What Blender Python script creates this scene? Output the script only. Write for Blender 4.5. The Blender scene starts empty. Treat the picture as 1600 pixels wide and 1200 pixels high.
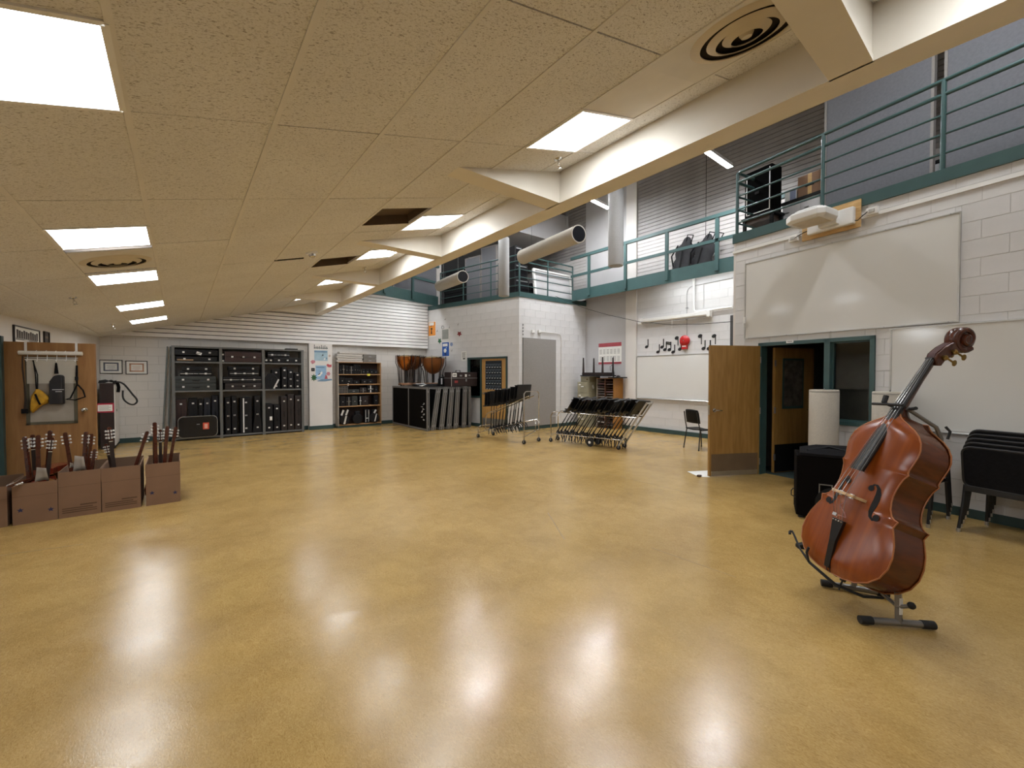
import bpy, bmesh, math, random
from mathutils import Vector, Matrix, Quaternion
random.seed(7)
scene = bpy.context.scene
C = scene.collection

# ---------------------------------------------------------------- camera
F_PX, CAM_H = 652.7, 1.57
YAW, PITCH = math.atan(519 / 652.7), 13.5 / 652.7
FW = Vector((math.sin(YAW) * math.cos(PITCH), math.cos(YAW) * math.cos(PITCH), -math.sin(PITCH)))
RT = Vector((math.cos(YAW), -math.sin(YAW), 0))
UP = RT.cross(FW)
EYE = Vector((0, 0, CAM_H))
cam_data = bpy.data.cameras.new('camera')
cam_data.sensor_fit = 'HORIZONTAL'; cam_data.sensor_width = 36.0
cam_data.lens = F_PX / 1600 * 36.0
cam_data.clip_start = 0.05; cam_data.clip_end = 100
cam = bpy.data.objects.new('camera', cam_data); C.objects.link(cam)
m = Matrix((RT, UP, -FW)).transposed().to_4x4(); m.translation = EYE
cam.matrix_world = m
scene.camera = cam

# ---------------------------------------------------------------- world, exposure
world = bpy.data.worlds.new('world'); scene.world = world; world.use_nodes = True
world.node_tree.nodes['Background'].inputs[0].default_value = (0.5, 0.5, 0.5, 1)
world.node_tree.nodes['Background'].inputs[1].default_value = 0.02
scene.view_settings.view_transform = 'Standard'
scene.view_settings.look = 'None'
scene.view_settings.gamma = 1.0
scene.view_settings.use_curve_mapping = False
scene.view_settings.exposure = 1.28
PANEL_EMIT = 9.0      # radiance of the ceiling light panels
STRIP_EMIT = 100.0      # radiance of the high strip lights

# ---------------------------------------------------------------- pixel helpers: where a sight line meets a real plane
def ray(x, y): return FW * F_PX + RT * (x - 800) + UP * (600 - y)
def hit(x, y, n, p):
    r = ray(x, y); n = Vector(n)
    return EYE + r * ((Vector(p) - EYE).dot(n) / r.dot(n))
def onz(x, y, z=0.0): return hit(x, y, (0, 0, 1), (0, 0, z))
def ony(x, y, Y): return hit(x, y, (0, 1, 0), (0, Y, 0))
def onx(x, y, X): return hit(x, y, (1, 0, 0), (X, 0, 0))

# ---------------------------------------------------------------- materials
def lin(h):
    h = h.lstrip('#'); v = [int(h[i:i + 2], 16) / 255 for i in (0, 2, 4)]
    return tuple(c / 12.92 if c <= 0.04045 else ((c + 0.055) / 1.055) ** 2.4 for c in v) + (1,)
MATS = {}
def mat(name, col, rough=0.5, metal=0.0, var=0.12, vscale=6.0, stretch=(1, 1, 1), bump=0.0, bscale=60.0, spec=0.5, coat=0.0, trans=0.0):
    """Principled material whose colour wanders a little with procedural noise."""
    if name in MATS: return MATS[name]
    if isinstance(col, str): col = lin(col)
    M = bpy.data.materials.new(name); M.use_nodes = True
    nt = M.node_tree; N = nt.nodes; L = nt.links
    b = N['Principled BSDF']
    b.inputs['Roughness'].default_value = rough; b.inputs['Metallic'].default_value = metal
    b.inputs['Specular IOR Level'].default_value = spec
    b.inputs['Coat Weight'].default_value = coat; b.inputs['Transmission Weight'].default_value = trans
    tc = N.new('ShaderNodeTexCoord'); mp = N.new('ShaderNodeMapping'); mp.inputs['Scale'].default_value = stretch
    L.new(tc.outputs['Object'], mp.inputs[0])
    nz = N.new('ShaderNodeTexNoise'); nz.inputs['Scale'].default_value = vscale; nz.inputs['Detail'].default_value = 4
    L.new(mp.outputs[0], nz.inputs['Vector'])
    rp = N.new('ShaderNodeValToRGB')
    lo = tuple(c * (1 - var) for c in col[:3]) + (1,); hi = tuple(min(1, c * (1 + var)) for c in col[:3]) + (1,)
    rp.color_ramp.elements[0].position = 0.3; rp.color_ramp.elements[0].color = lo
    rp.color_ramp.elements[1].position = 0.7; rp.color_ramp.elements[1].color = hi
    L.new(nz.outputs['Fac'], rp.inputs[0]); L.new(rp.outputs[0], b.inputs['Base Color'])
    if bump:
        n2 = N.new('ShaderNodeTexNoise'); n2.inputs['Scale'].default_value = bscale; n2.inputs['Detail'].default_value = 3
        L.new(mp.outputs[0], n2.inputs['Vector'])
        bp = N.new('ShaderNodeBump'); bp.inputs['Strength'].default_value = bump; bp.inputs['Distance'].default_value = 0.01
        L.new(n2.outputs['Fac'], bp.inputs['Height']); L.new(bp.outputs[0], b.inputs['Normal'])
    MATS[name] = M
    return M
def emit(name, col, strength):
    M = bpy.data.materials.new(name); M.use_nodes = True
    b = M.node_tree.nodes['Principled BSDF']
    b.inputs['Base Color'].default_value = (0.8, 0.8, 0.8, 1)
    b.inputs['Emission Color'].default_value = col; b.inputs['Emission Strength'].default_value = strength
    return M
def glass(name, tint=(0.9, 0.95, 0.95, 1)):
    M = bpy.data.materials.new(name); M.use_nodes = True
    nt = M.node_tree; nt.nodes.clear(); N = nt.nodes
    o = N.new('ShaderNodeOutputMaterial'); mx = N.new('ShaderNodeMixShader'); fr = N.new('ShaderNodeFresnel'); fr.inputs[0].default_value = 1.5
    t = N.new('ShaderNodeBsdfTransparent'); t.inputs[0].default_value = tint
    g = N.new('ShaderNodeBsdfGlossy'); g.inputs['Roughness'].default_value = 0.02
    nt.links.new(fr.outputs[0], mx.inputs[0]); nt.links.new(t.outputs[0], mx.inputs[1]); nt.links.new(g.outputs[0], mx.inputs[2])
    nt.links.new(mx.outputs[0], o.inputs[0])
    return M
def wood(name, c0, c1, rough=0.4, scale=(3, 3, 30), coat=0.0, bands=4.0):
    M = bpy.data.materials.new(name); M.use_nodes = True
    nt = M.node_tree; N = nt.nodes; L = nt.links; b = N['Principled BSDF']
    b.inputs['Roughness'].default_value = rough; b.inputs['Coat Weight'].default_value = coat; b.inputs['Coat Roughness'].default_value = 0.15
    tc = N.new('ShaderNodeTexCoord'); mp = N.new('ShaderNodeMapping'); mp.inputs['Scale'].default_value = scale
    L.new(tc.outputs['Object'], mp.inputs[0])
    nz = N.new('ShaderNodeTexNoise'); nz.inputs['Scale'].default_value = bands; nz.inputs['Detail'].default_value = 6; nz.inputs['Distortion'].default_value = 0.6
    L.new(mp.outputs[0], nz.inputs['Vector'])
    rp = N.new('ShaderNodeValToRGB'); rp.color_ramp.elements[0].position = 0.35; rp.color_ramp.elements[1].position = 0.7
    rp.color_ramp.elements[0].color = lin(c0); rp.color_ramp.elements[1].color = lin(c1)
    L.new(nz.outputs['Fac'], rp.inputs[0]); L.new(rp.outputs[0], b.inputs['Base Color'])
    return M

def floor_mat():
    M = bpy.data.materials.new('sheet_linoleum'); M.use_nodes = True
    nt = M.node_tree; N = nt.nodes; L = nt.links; b = N['Principled BSDF']
    g = N.new('ShaderNodeNewGeometry')
    def noise(scale, st, detail=5, rot=0.0, dist=0.0):
        mp = N.new('ShaderNodeMapping'); mp.inputs['Scale'].default_value = st; mp.inputs['Rotation'].default_value = (0, 0, rot)
        L.new(g.outputs['Position'], mp.inputs[0])
        n = N.new('ShaderNodeTexNoise'); n.inputs['Scale'].default_value = scale; n.inputs['Detail'].default_value = detail; n.inputs['Distortion'].default_value = dist
        L.new(mp.outputs[0], n.inputs['Vector']); return n.outputs['Fac']
    def ramp(src, p0, c0, p1, c1):
        r = N.new('ShaderNodeValToRGB'); r.color_ramp.elements[0].position = p0; r.color_ramp.elements[0].color = c0
        r.color_ramp.elements[1].position = p1; r.color_ramp.elements[1].color = c1; L.new(src, r.inputs[0]); return r.outputs[0]
    def mix(f, a, c, mode='MIX'):
        x = N.new('ShaderNodeMix'); x.data_type = 'RGBA'; x.blend_type = mode
        if isinstance(f, float): x.inputs[0].default_value = f
        else: L.new(f, x.inputs[0])
        L.new(a, x.inputs[6]); L.new(c, x.inputs[7]); return x.outputs[2]
    streak = ramp(noise(75, (1, 0.45, 1), 4, 0.35, 2.5), 0.30, lin('#a8874e'), 0.70, lin('#c4a467'))
    blot = ramp(noise(0.9, (1, 1.6, 1), 5, 0.2, 0.6), 0.34, (0.82, 0.80, 0.77, 1), 0.66, (1.0, 1.0, 1.0, 1))
    col = mix(1.0, streak, blot, 'MULTIPLY')
    patch = ramp(noise(5.5, (1, 0.8, 1), 5, 0.9, 0.8), 0.36, (0.88, 0.87, 0.85, 1), 0.60, (1, 1, 1, 1))
    col = mix(0.8, col, patch, 'MULTIPLY')
    fleck = ramp(noise(210, (1, 0.35, 1), 2, 0.7, 1.5), 0.28, (0.66, 0.62, 0.56, 1), 0.38, (1, 1, 1, 1))
    col = mix(0.8, col, fleck, 'MULTIPLY')
    L.new(col, b.inputs['Base Color'])
    rr = N.new('ShaderNodeMapRange'); L.new(noise(2.2, (1, 1.4, 1), 5, 0.5, 0.5), rr.inputs[0])
    rr.inputs[1].default_value = 0.3; rr.inputs[2].default_value = 0.7; rr.inputs[3].default_value = 0.17; rr.inputs[4].default_value = 0.262
    L.new(rr.outputs[0], b.inputs['Roughness'])
    bp = N.new('ShaderNodeBump'); bp.inputs['Strength'].default_value = 0.2; bp.inputs['Distance'].default_value = 0.002
    L.new(noise(80, (1, 0.5, 1), 3, 0.4, 1.5), bp.inputs['Height'])
    bp2 = N.new('ShaderNodeBump'); bp2.inputs['Strength'].default_value = 0.07; bp2.inputs['Distance'].default_value = 0.02
    L.new(noise(2.0, (1, 0.8, 1), 2), bp2.inputs['Height']); L.new(bp.outputs[0], bp2.inputs['Normal']); L.new(bp2.outputs[0], b.inputs['Normal'])
    b.inputs['Specular IOR Level'].default_value = 0.6
    return M
def tile_mat():
    M = bpy.data.materials.new('fissured_tile'); M.use_nodes = True
    nt = M.node_tree; N = nt.nodes; L = nt.links; b = N['Principled BSDF']; b.inputs['Roughness'].default_value = 0.9
    g = N.new('ShaderNodeNewGeometry')
    def noise(scale, st, detail, dist):
        mp = N.new('ShaderNodeMapping'); mp.inputs['Scale'].default_value = st; mp.inputs['Rotation'].default_value = (0, 0, 0.35); L.new(g.outputs['Position'], mp.inputs[0])
        n = N.new('ShaderNodeTexNoise'); n.inputs['Scale'].default_value = scale; n.inputs['Detail'].default_value = detail; n.inputs['Distortion'].default_value = dist
        L.new(mp.outputs[0], n.inputs['Vector']); return n.outputs['Fac']
    def ramp(s, p0, c0, p1, c1):
        r = N.new('ShaderNodeValToRGB'); r.color_ramp.elements[0].position = p0; r.color_ramp.elements[0].color = c0
        r.color_ramp.elements[1].position = p1; r.color_ramp.elements[1].color = c1; L.new(s, r.inputs[0]); return r.outputs[0]
    fis = ramp(noise(100, (0.5, 1.2, 1), 2.0, 0.9), 0.32, (0.46, 0.43, 0.39, 1), 0.42, (1, 1, 1, 1))
    fine = ramp(noise(160, (0.7, 1, 1), 2, 0.5), 0.30, (0.70, 0.67, 0.62, 1), 0.48, (1, 1, 1, 1))
    base = ramp(noise(1.3, (1, 1, 1), 3, 0.3), 0.3, lin('#d9d6d1'), 0.7, lin('#e2e0dc'))
    def mul(a, c):
        x = N.new('ShaderNodeMix'); x.data_type = 'RGBA'; x.blend_type = 'MULTIPLY'; x.inputs[0].default_value = 0.9
        L.new(a, x.inputs[6]); L.new(c, x.inputs[7]); return x.outputs[2]
    L.new(mul(mul(base, fis), fine), b.inputs['Base Color'])
    bp = N.new('ShaderNodeBump'); bp.inputs['Strength'].default_value = 0.6; bp.inputs['Distance'].default_value = 0.004
    L.new(noise(100, (0.5, 1.2, 1), 2.0, 0.9), bp.inputs['Height']); L.new(bp.outputs[0], b.inputs['Normal'])
    return M

M_FLOOR = floor_mat(); M_TILE = tile_mat()
M_BLOCK = mat('painted_block', '#d1cfce', 0.45, var=0.04, vscale=3, bump=0.25, bscale=90)
M_MORTAR = mat('painted_joint', '#c3c0bd', 0.6, var=0.05)
M_PLASTER = mat('painted_plaster', '#d6d1cb', 0.5, var=0.03, vscale=2)
M_BEAM = mat('painted_concrete', '#dcd5c8', 0.55, var=0.05, vscale=2, bump=0.12, bscale=30)
M_TEAL = mat('teal_paint', '#375251', 0.4, var=0.08)
M_TEALD = mat('dark_teal_vinyl', '#2c4443', 0.45, var=0.1)
M_SLAT = mat('white_slat', '#e6e3e1', 0.45, var=0.03)
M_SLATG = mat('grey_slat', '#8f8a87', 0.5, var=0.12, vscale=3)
M_DARKGAP = mat('dark_gap', '#171514', 0.8)
M_TBAR = mat('ceiling_tee', '#d6d2cb', 0.6, var=0.04)
M_GREYPANEL = mat('grey_fabric_panel', '#8d8884', 0.85, var=0.06, vscale=40, bump=0.2, bscale=300)
M_BLUEGREY = mat('blue_grey_fabric_panel', '#6d6e73', 0.85, var=0.08, vscale=30, bump=0.2, bscale=300)
M_GREYWALL = mat('grey_painted_wall', '#b9b7b7', 0.55, var=0.04, vscale=2)
M_BOARD = mat('whiteboard', '#d2d0cb', 0.12, var=0.02, vscale=1)
M_ALU = mat('aluminium', '#b8b6b2', 0.35, 0.9, var=0.06, vscale=12)
M_CHROME = mat('chrome_steel', '#c8c6c2', 0.18, 1.0, var=0.05)
M_STEEL = mat('grey_steel', '#8b8b8a', 0.4, 0.7, var=0.06)
M_BLACK = mat('black_plastic', '#0f0f0f', 0.6, var=0.2, spec=0.25)
M_BLACKM = mat('black_powder_coat', '#151415', 0.45, 0.0, var=0.15)
M_BLACKF = mat('black_fabric', '#121113', 0.85, spec=0.15, var=0.25, vscale=40, bump=0.2, bscale=200)
M_BLACKC = mat('black_case_vinyl', '#131214', 0.5, spec=0.25, var=0.25, vscale=20, bump=0.15, bscale=150)
M_RUBBER = mat('black_rubber', '#151515', 0.7)
M_CARPET = mat('black_carpet', '#0d0a09', 0.95, spec=0.08, var=0.3, vscale=120, bump=0.4, bscale=400)
M_SILV = mat('silver_strip', '#d4d2ce', 0.3, 0.35, var=0.06)
M_WHITE = mat('white_plastic', '#e2e0dc', 0.35, var=0.03)
M_PAPER = mat('white_paper', '#e4e2dc', 0.8, var=0.03)
M_GREYSHELF = mat('grey_painted_board', '#5c5c59', 0.6, var=0.08)
M_SHELFBACK = mat('shelf_back', '#8c857c', 0.8, var=0.05)
M_DOOR = wood('oak_veneer', '#8f6a35', '#a57e45', 0.4, (6, 6, 0.7), 0.1, 3.0)
M_DOORL = wood('tan_veneer', '#8a6136', '#9c7243', 0.5, (6, 6, 0.8), 0.0, 3.0)
M_DOORY = wood('yellow_veneer', '#a97f45', '#bd9355', 0.45, (6, 6, 0.7), 0.0, 3.0)
M_PLY = wood('plywood', '#b8925a', '#cfab75', 0.6, (2, 2, 12), 0.0, 3.0)
M_GLASS = glass('pane_glass')
M_CARD = mat('cardboard', '#84664f', 0.85, var=0.08, vscale=3)
M_CARDIN = mat('cardboard_inside', '#6e5541', 0.9, var=0.08, vscale=3)
M_SHEEN = emit('light_panel', (0.90, 0.95, 1.0, 1), PANEL_EMIT)
M_STRIPL = emit('strip_lamp', (0.93, 0.96, 1.0, 1), STRIP_EMIT)

# ---------------------------------------------------------------- mesh builder
class MB:
    def __init__(s): s.v = []; s.f = []
    def _add(s, vs, fs):
        o = len(s.v); s.v += [tuple(v) for v in vs]; s.f += [tuple(i + o for i in f) for f in fs]; return s
    def box(s, x0, x1, y0, y1, z0, z1):
        return s._add([(x, y, z) for x in (x0, x1) for y in (y0, y1) for z in (z0, z1)],
                      [(0, 1, 3, 2), (4, 6, 7, 5), (0, 4, 5, 1), (2, 3, 7, 6), (0, 2, 6, 4), (1, 5, 7, 3)])
    def obox(s, c, ax, ay, az):
        c, ax, ay, az = Vector(c), Vector(ax), Vector(ay), Vector(az)
        return s._add([c + ax * i + ay * j + az * k for i in (-1, 1) for j in (-1, 1) for k in (-1, 1)],
                      [(0, 1, 3, 2), (4, 6, 7, 5), (0, 4, 5, 1), (2, 3, 7, 6), (0, 2, 6, 4), (1, 5, 7, 3)])
    def bar(s, p0, p1, w, h, up=(0, 0, 1)):
        p0, p1 = Vector(p0), Vector(p1); d = p1 - p0; L = d.length; d.normalize(); u = Vector(up)
        if abs(d.dot(u)) > 0.98: u = Vector((1, 0, 0))
        r = d.cross(u).normalized(); u = r.cross(d)
        return s.obox((p0 + p1) / 2, r * w / 2, d * L / 2, u * h / 2)
    def cyl(s, p0, p1, r, r1=None, n=12, caps=True):
        return s.tube([p0, p1], [r, r if r1 is None else r1], n, caps)
    def tube(s, pts, r, n=8, caps=True, closed=False):
        pts = [Vector(p) for p in pts]; k = len(pts)
        rs = r if isinstance(r, (list, tuple)) else [r] * k
        t0 = (pts[1] - pts[0]).normalized()
        a = t0.orthogonal().normalized(); rings = []
        for i, p in enumerate(pts):
            if closed: t = (pts[(i + 1) % k] - pts[i - 1]).normalized()
            elif i == 0: t = t0
            elif i == k - 1: t = (pts[-1] - pts[-2]).normalized()
            else:
                t = (pts[i + 1] - p).normalized() + (p - pts[i - 1]).normalized()
                t = t.normalized() if t.length > 1e-6 else (pts[i + 1] - p).normalized()
            a = a - t * a.dot(t); a = a.normalized() if a.length > 1e-6 else t.orthogonal().normalized()
            b = t.cross(a)
            rings.append([p + (a * math.cos(2 * math.pi * j / n) + b * math.sin(2 * math.pi * j / n)) * rs[i] for j in range(n)])
        vs = [v for R in rings for v in R]; fs = []
        for i in range(k if closed else k - 1):
            A = i * n; B = ((i + 1) % k) * n
            for j in range(n): fs.append((A + j, A + (j + 1) % n, B + (j + 1) % n, B + j))
        if caps and not closed: fs.append(tuple(range(n))[::-1]); fs.append(tuple((k - 1) * n + j for j in range(n)))
        return s._add(vs, fs)
    def lathe(s, prof, n=20, c=(0, 0, 0), axis='z', caps=True):
        vs = []; fs = []; k = len(prof)
        for (r, z) in prof:
            for j in range(n):
                a = 2 * math.pi * j / n; p = (r * math.cos(a), r * math.sin(a), z)
                if axis == 'y': p = (p[0], p[2], p[1])
                if axis == 'x': p = (p[2], p[0], p[1])
                vs.append((p[0] + c[0], p[1] + c[1], p[2] + c[2]))
        for i in range(k - 1):
            for j in range(n): fs.append((i * n + j, i * n + (j + 1) % n, (i + 1) * n + (j + 1) % n, (i + 1) * n + j))
        if caps and prof[0][0] > 1e-5: fs.append(tuple(range(n))[::-1])
        if caps and prof[-1][0] > 1e-5: fs.append(tuple((k - 1) * n + j for j in range(n)))
        return s._add(vs, fs)
    def prism(s, poly, h0, h1, plane='xz'):
        """poly: 2D outline, extruded along the third axis from h0 to h1."""
        n = len(poly)
        def P(a, b, h): return {'xz': (a, h, b), 'xy': (a, b, h), 'yz': (h, a, b)}[plane]
        vs = [P(a, b, h0) for a, b in poly] + [P(a, b, h1) for a, b in poly]
        fs = [tuple(range(n)), tuple(range(n, 2 * n))[::-1]] + [(i, i + n, (i + 1) % n + n, (i + 1) % n) for i in range(n)]
        return s._add(vs, fs)
    def ball(s, c, r, n=8, sq=(1, 1, 1)):
        m_ = max(3, n // 2 + 1)
        prof = [(max(1e-6, math.sin(math.pi * i / m_)) * r, -math.cos(math.pi * i / m_) * r) for i in range(m_ + 1)]
        t = MB(); t.lathe(prof, n)
        return s._add([(v[0] * sq[0] + c[0], v[1] * sq[1] + c[1], v[2] * sq[2] + c[2]) for v in t.v], t.f)
    def xf(s, M):
        s.v = [tuple(M @ Vector(v)) for v in s.v]; return s
    def mesh(s, name, smooth=False):
        me = bpy.data.meshes.new(name); me.from_pydata(s.v, [], s.f)
        bm = bmesh.new(); bm.from_mesh(me)
        bmesh.ops.remove_doubles(bm, verts=bm.verts, dist=1e-6) if smooth else None
        bmesh.ops.recalc_face_normals(bm, faces=bm.faces); bm.to_mesh(me); bm.free()
        if smooth:
            me.shade_smooth(); me.set_sharp_from_angle(angle=math.radians(42))
        return me
    def build(s, name, material, parent=None, smooth=False, bevel=0.0):
        me = s.mesh(name, smooth); me.materials.append(material)
        o = bpy.data.objects.new(name, me); C.objects.link(o)
        if parent is not None: o.parent = parent
        if bevel:
            b = o.modifiers.new('bevel', 'BEVEL'); b.width = bevel; b.segments = 2; b.limit_method = 'ANGLE'
        return o
def inst(src, name, parent, loc=None, mtx=None):
    o = bpy.data.objects.new(name, src); C.objects.link(o); o.parent = parent
    if mtx is not None: o.matrix_local = mtx
    elif loc is not None: o.location = loc
    return o
def frame_mtx(x, y, z, p):
    M = Matrix((Vector(x), Vector(y), Vector(z))).transposed().to_4x4(); M.translation = Vector(p); return M
def tag(o, label, cat, group=None):
    o['label'] = label; o['category'] = cat
    if group: o['group'] = group
    return o
def thing(name, label, cat, loc=(0, 0, 0), rz=0.0, group=None, mtx=None):
    o = bpy.data.objects.new(name, None); C.objects.link(o); o.empty_display_size = 0.1
    if mtx is not None: o.matrix_world = mtx
    else: o.location = loc; o.rotation_euler = (0, 0, rz)
    return tag(o, label, cat, group)
def struct(o, label=None):
    o['kind'] = 'structure'
    if label: o['label'] = label
    return o
def copy_tree(o, mtx, label, group=None):
    r = o.copy(); C.objects.link(r); r.matrix_world = mtx; r['label'] = label
    if group: r['group'] = group
    for ch in o.children:
        c = ch.copy(); C.objects.link(c); c.parent = r
        for g in ch.children:
            d = g.copy(); C.objects.link(d); d.parent = c
    return r
ORD = ['first', 'second', 'third', 'fourth', 'fifth', 'sixth', 'seventh', 'eighth', 'ninth', 'tenth', 'eleventh', 'twelfth', 'thirteenth',
       'fourteenth', 'fifteenth', 'sixteenth', 'seventeenth', 'eighteenth', 'nineteenth', 'twentieth', 'twenty-first', 'twenty-second']

def smooth_path(pts, k=4):
    P = [Vector(p) for p in pts]; out = []
    for i in range(len(P) - 1):
        a, b, c, d = P[max(i - 1, 0)], P[i], P[i + 1], P[min(i + 2, len(P) - 1)]
        for j in range(k):
            t = j / k; out.append(0.5 * ((2 * b) + (c - a) * t + (2 * a - 5 * b + 4 * c - d) * t * t + (3 * b - a - 3 * c + d) * t ** 3))
    return out + [P[-1]]
class Wall:
    """A wall face: x runs to the viewer's right along it, y into it, z up."""
    def __init__(s, p0, p1):
        s.p0 = Vector((p0[0], p0[1], 0)); d = Vector((p1[0], p1[1], 0)) - s.p0; s.L = d.length; s.d = d.normalized()
        s.into = Vector((-s.d.y, s.d.x, 0))
    def at(s, x, y, z): return s.p0 + s.d * x + s.into * y + Vector((0, 0, z))
    def mtx(s, x=0, y=0, z=0): return frame_mtx(s.d, s.into, (0, 0, 1), s.at(x, y, z))
    def px(s, x, y, off=0.0):
        p = hit(x, y, s.into, s.p0 + s.into * off); q = p - s.p0; return q.dot(s.d), p.z
    def rect(s, x0, y0, x1, y1, off=0.0):
        """pixel corners (left-top, right-bottom) -> x0, x1, z0, z1 on the wall"""
        a = s.px(x0, y0, off); b = s.px(x1, y1, off); return a[0], b[0], b[1], a[1]
W_RIGHT = Wall((7.301, 3.20), (6.12, -3.29))
W_BACK = Wall((-1.41, 13.17), (6.68, 13.17))
W_ANNEX = Wall((6.68, 13.17), (7.50, 9.11))
W_FRONT = Wall((7.50, 9.11), (10.30, 9.11))
W_MID = Wall((10.30, 9.11), (10.30, 2.2))
W_LEFT = Wall((-2.55, -3.1), (-1.41, 13.17))

# ================================================================ the setting
fl_ = MB().box(-4, 12.5, -3.4, 14.0, -0.1, 0.0).build('floor', M_FLOOR); struct(fl_, 'glossy tan linoleum floor with scuffs')
seam = mat('floor_seam', '#8a7550', 0.4)
def floor_line(pa, pb, w=0.005):
    a, b = onz(*pa), onz(*pb); MB().bar((a.x, a.y, 0.0004), (b.x, b.y, 0.0004), w, 0.0008).build('floor_seam', seam, fl_)
floor_line((820, 709), (1130, 783), 0.003); floor_line((856, 801), (882, 843), 0.006); floor_line((0, 868), (130, 850), 0.006); floor_line((1018, 856), (1150, 902), 0.003)


# ---- sloped tile ceiling: local x climbs the slope, y runs down the room, z points up through the tiles
SL = math.radians(15.0)
CE1 = Vector((math.cos(SL), 0, math.sin(SL))); CN = Vector((-math.sin(SL), 0, math.cos(SL)))
CORG = Vector((-0.761, 1.363, 2.606)); CM = frame_mtx(CE1, (0, 1, 0), CN, CORG)
TU, TV = 0.6096, 1.2192
U0, U1, V0, V1 = -2.55 * TU, 6.43 * TU, -3.9 * TV, 9.68 * TV
ceil_mb = MB().box(U0, U1, V0, V1, 0.30, 0.34)
ceiling = ceil_mb.build('ceiling', mat('plenum_deck', '#3a3128', 0.9)); ceiling.matrix_world = CM
struct(ceiling, 'low sloping ceiling of fissured tan tiles in a metal grid')
LIGHTS = {0: [(-1.5, -1.0), (0.5, 1.0), (2.5, 3.0), (3.95, 4.45), (5.95, 6.47), (7.72, 8.25)],
          5: [(-1.5, -1.0), (0.5, 1.0), (2.5, 3.0), (3.9, 4.4), (5.88, 6.38), (7.65, 8.15)]}
HOLES = {4: [(2.27, 2.76), (4.17, 4.66)]}
SMOOTH = {5: [(0.0, 0.5)]}
VENTS = {0: [(3.0, 3.9)], 5: [(-0.7, 0.0)]}
tile_cache = {}
m_smooth = mat('smooth_tile', '#dcd8d2', 0.8, var=0.03)
def tile(u0, u1, v0, v1, m=M_TILE, sag=0.0):
    w, l = round((u1 - u0) * TU - 0.004, 4), round((v1 - v0) * TV - 0.009, 4)
    k = (w, l, m.name)
    if k not in tile_cache:
        me = MB().box(-w / 2, w / 2, -l / 2, l / 2, 0, 0.016).mesh('ceiling_tile'); me.materials.append(m); tile_cache[k] = me
    inst(tile_cache[k], 'ceiling_tile', ceiling, ((u0 + u1) / 2 * TU, (v0 + v1) / 2 * TV, sag))
for c in range(-3, 7):
    u0, u1 = max(c, -2.55), min(c + 1, 6.43)
    cuts = sorted(LIGHTS.get(c, []) + HOLES.get(c, []) + VENTS.get(c, []))
    sm = SMOOTH.get(c, [])
    r = -3.9
    while r < 9.68 - 1e-6:
        e = min(math.floor(r + 1e-6) + 1.0, 9.68)
        nxt = [q for q in cuts if q[0] < e - 1e-6 and q[1] > r + 1e-6]
        if nxt and nxt[0][0] <= r + 1e-6: r = nxt[0][1]; continue
        if nxt: e = nxt[0][0]
        if e - r > 0.03: tile(u0, u1, r, e, m_smooth if any(a <= r + 1e-6 and e <= b + 0.01 for a, b in sm) else M_TILE, random.choice((0, 0, 0.001, 0.002)))
        r = e
m_hole = mat('plenum_liner', '#5a4a3a', 0.9)
for c, hs in HOLES.items():
    for a, b in hs:
        A_, B_, y0, y1 = c * TU, (c + 1) * TU, a * TV, b * TV
        mb = MB().box(A_, B_, y0, y1, 0.10, 0.115)
        for q in ((A_, A_ + .01, y0, y1), (B_ - .01, B_, y0, y1), (A_, B_, y0, y0 + .01), (A_, B_, y1 - .01, y1)): mb.box(*q, 0.0, 0.10)
        mb.build('ceiling_opening', m_hole, ceiling)
for c in range(-2, 7):
    MB().box(c * TU - 0.013, c * TU + 0.013, V0, V1, -0.005, 0.02).build('ceiling_tee', M_TBAR, ceiling)
MB().box(U0, U1, V0, V0 + 0.02, -0.02, 0.3).build('ceiling_edge', M_TBAR, ceiling)

# ---- edge beam and the cross beams that grow out of the slope
ZB = 3.305
beam = MB().box(3.024, 3.228, -3.3, 13.17, ZB, 7.3)
beam.box(3.016, 3.024, -3.3, 13.17, ZB, ZB + 0.035)
beam = struct(beam.build('ceiling_beam', M_BEAM), 'long cream concrete edge beam along the top of the sloping ceiling')
for k in range(-1, 6):
    y = 0.60 + 2.43 * k
    if k == 5: y = 12.75
    # horizontal soffit, top follows the ceiling slope, so the side is a wedge
    xa = 1.80
    mb = MB().prism([(xa, ZB), (3.03, ZB), (3.03, 3.75), (xa, ZB + 0.12)], y, y + 0.195, 'xz')
    mb.prism([(xa + 0.1, ZB), (3.03, ZB), (3.03, ZB + 0.035), (xa + 0.2, ZB + 0.035)], y - 0.008, y, 'xz')
    struct(mb.build('cross_beam', M_BEAM, beam))

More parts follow.
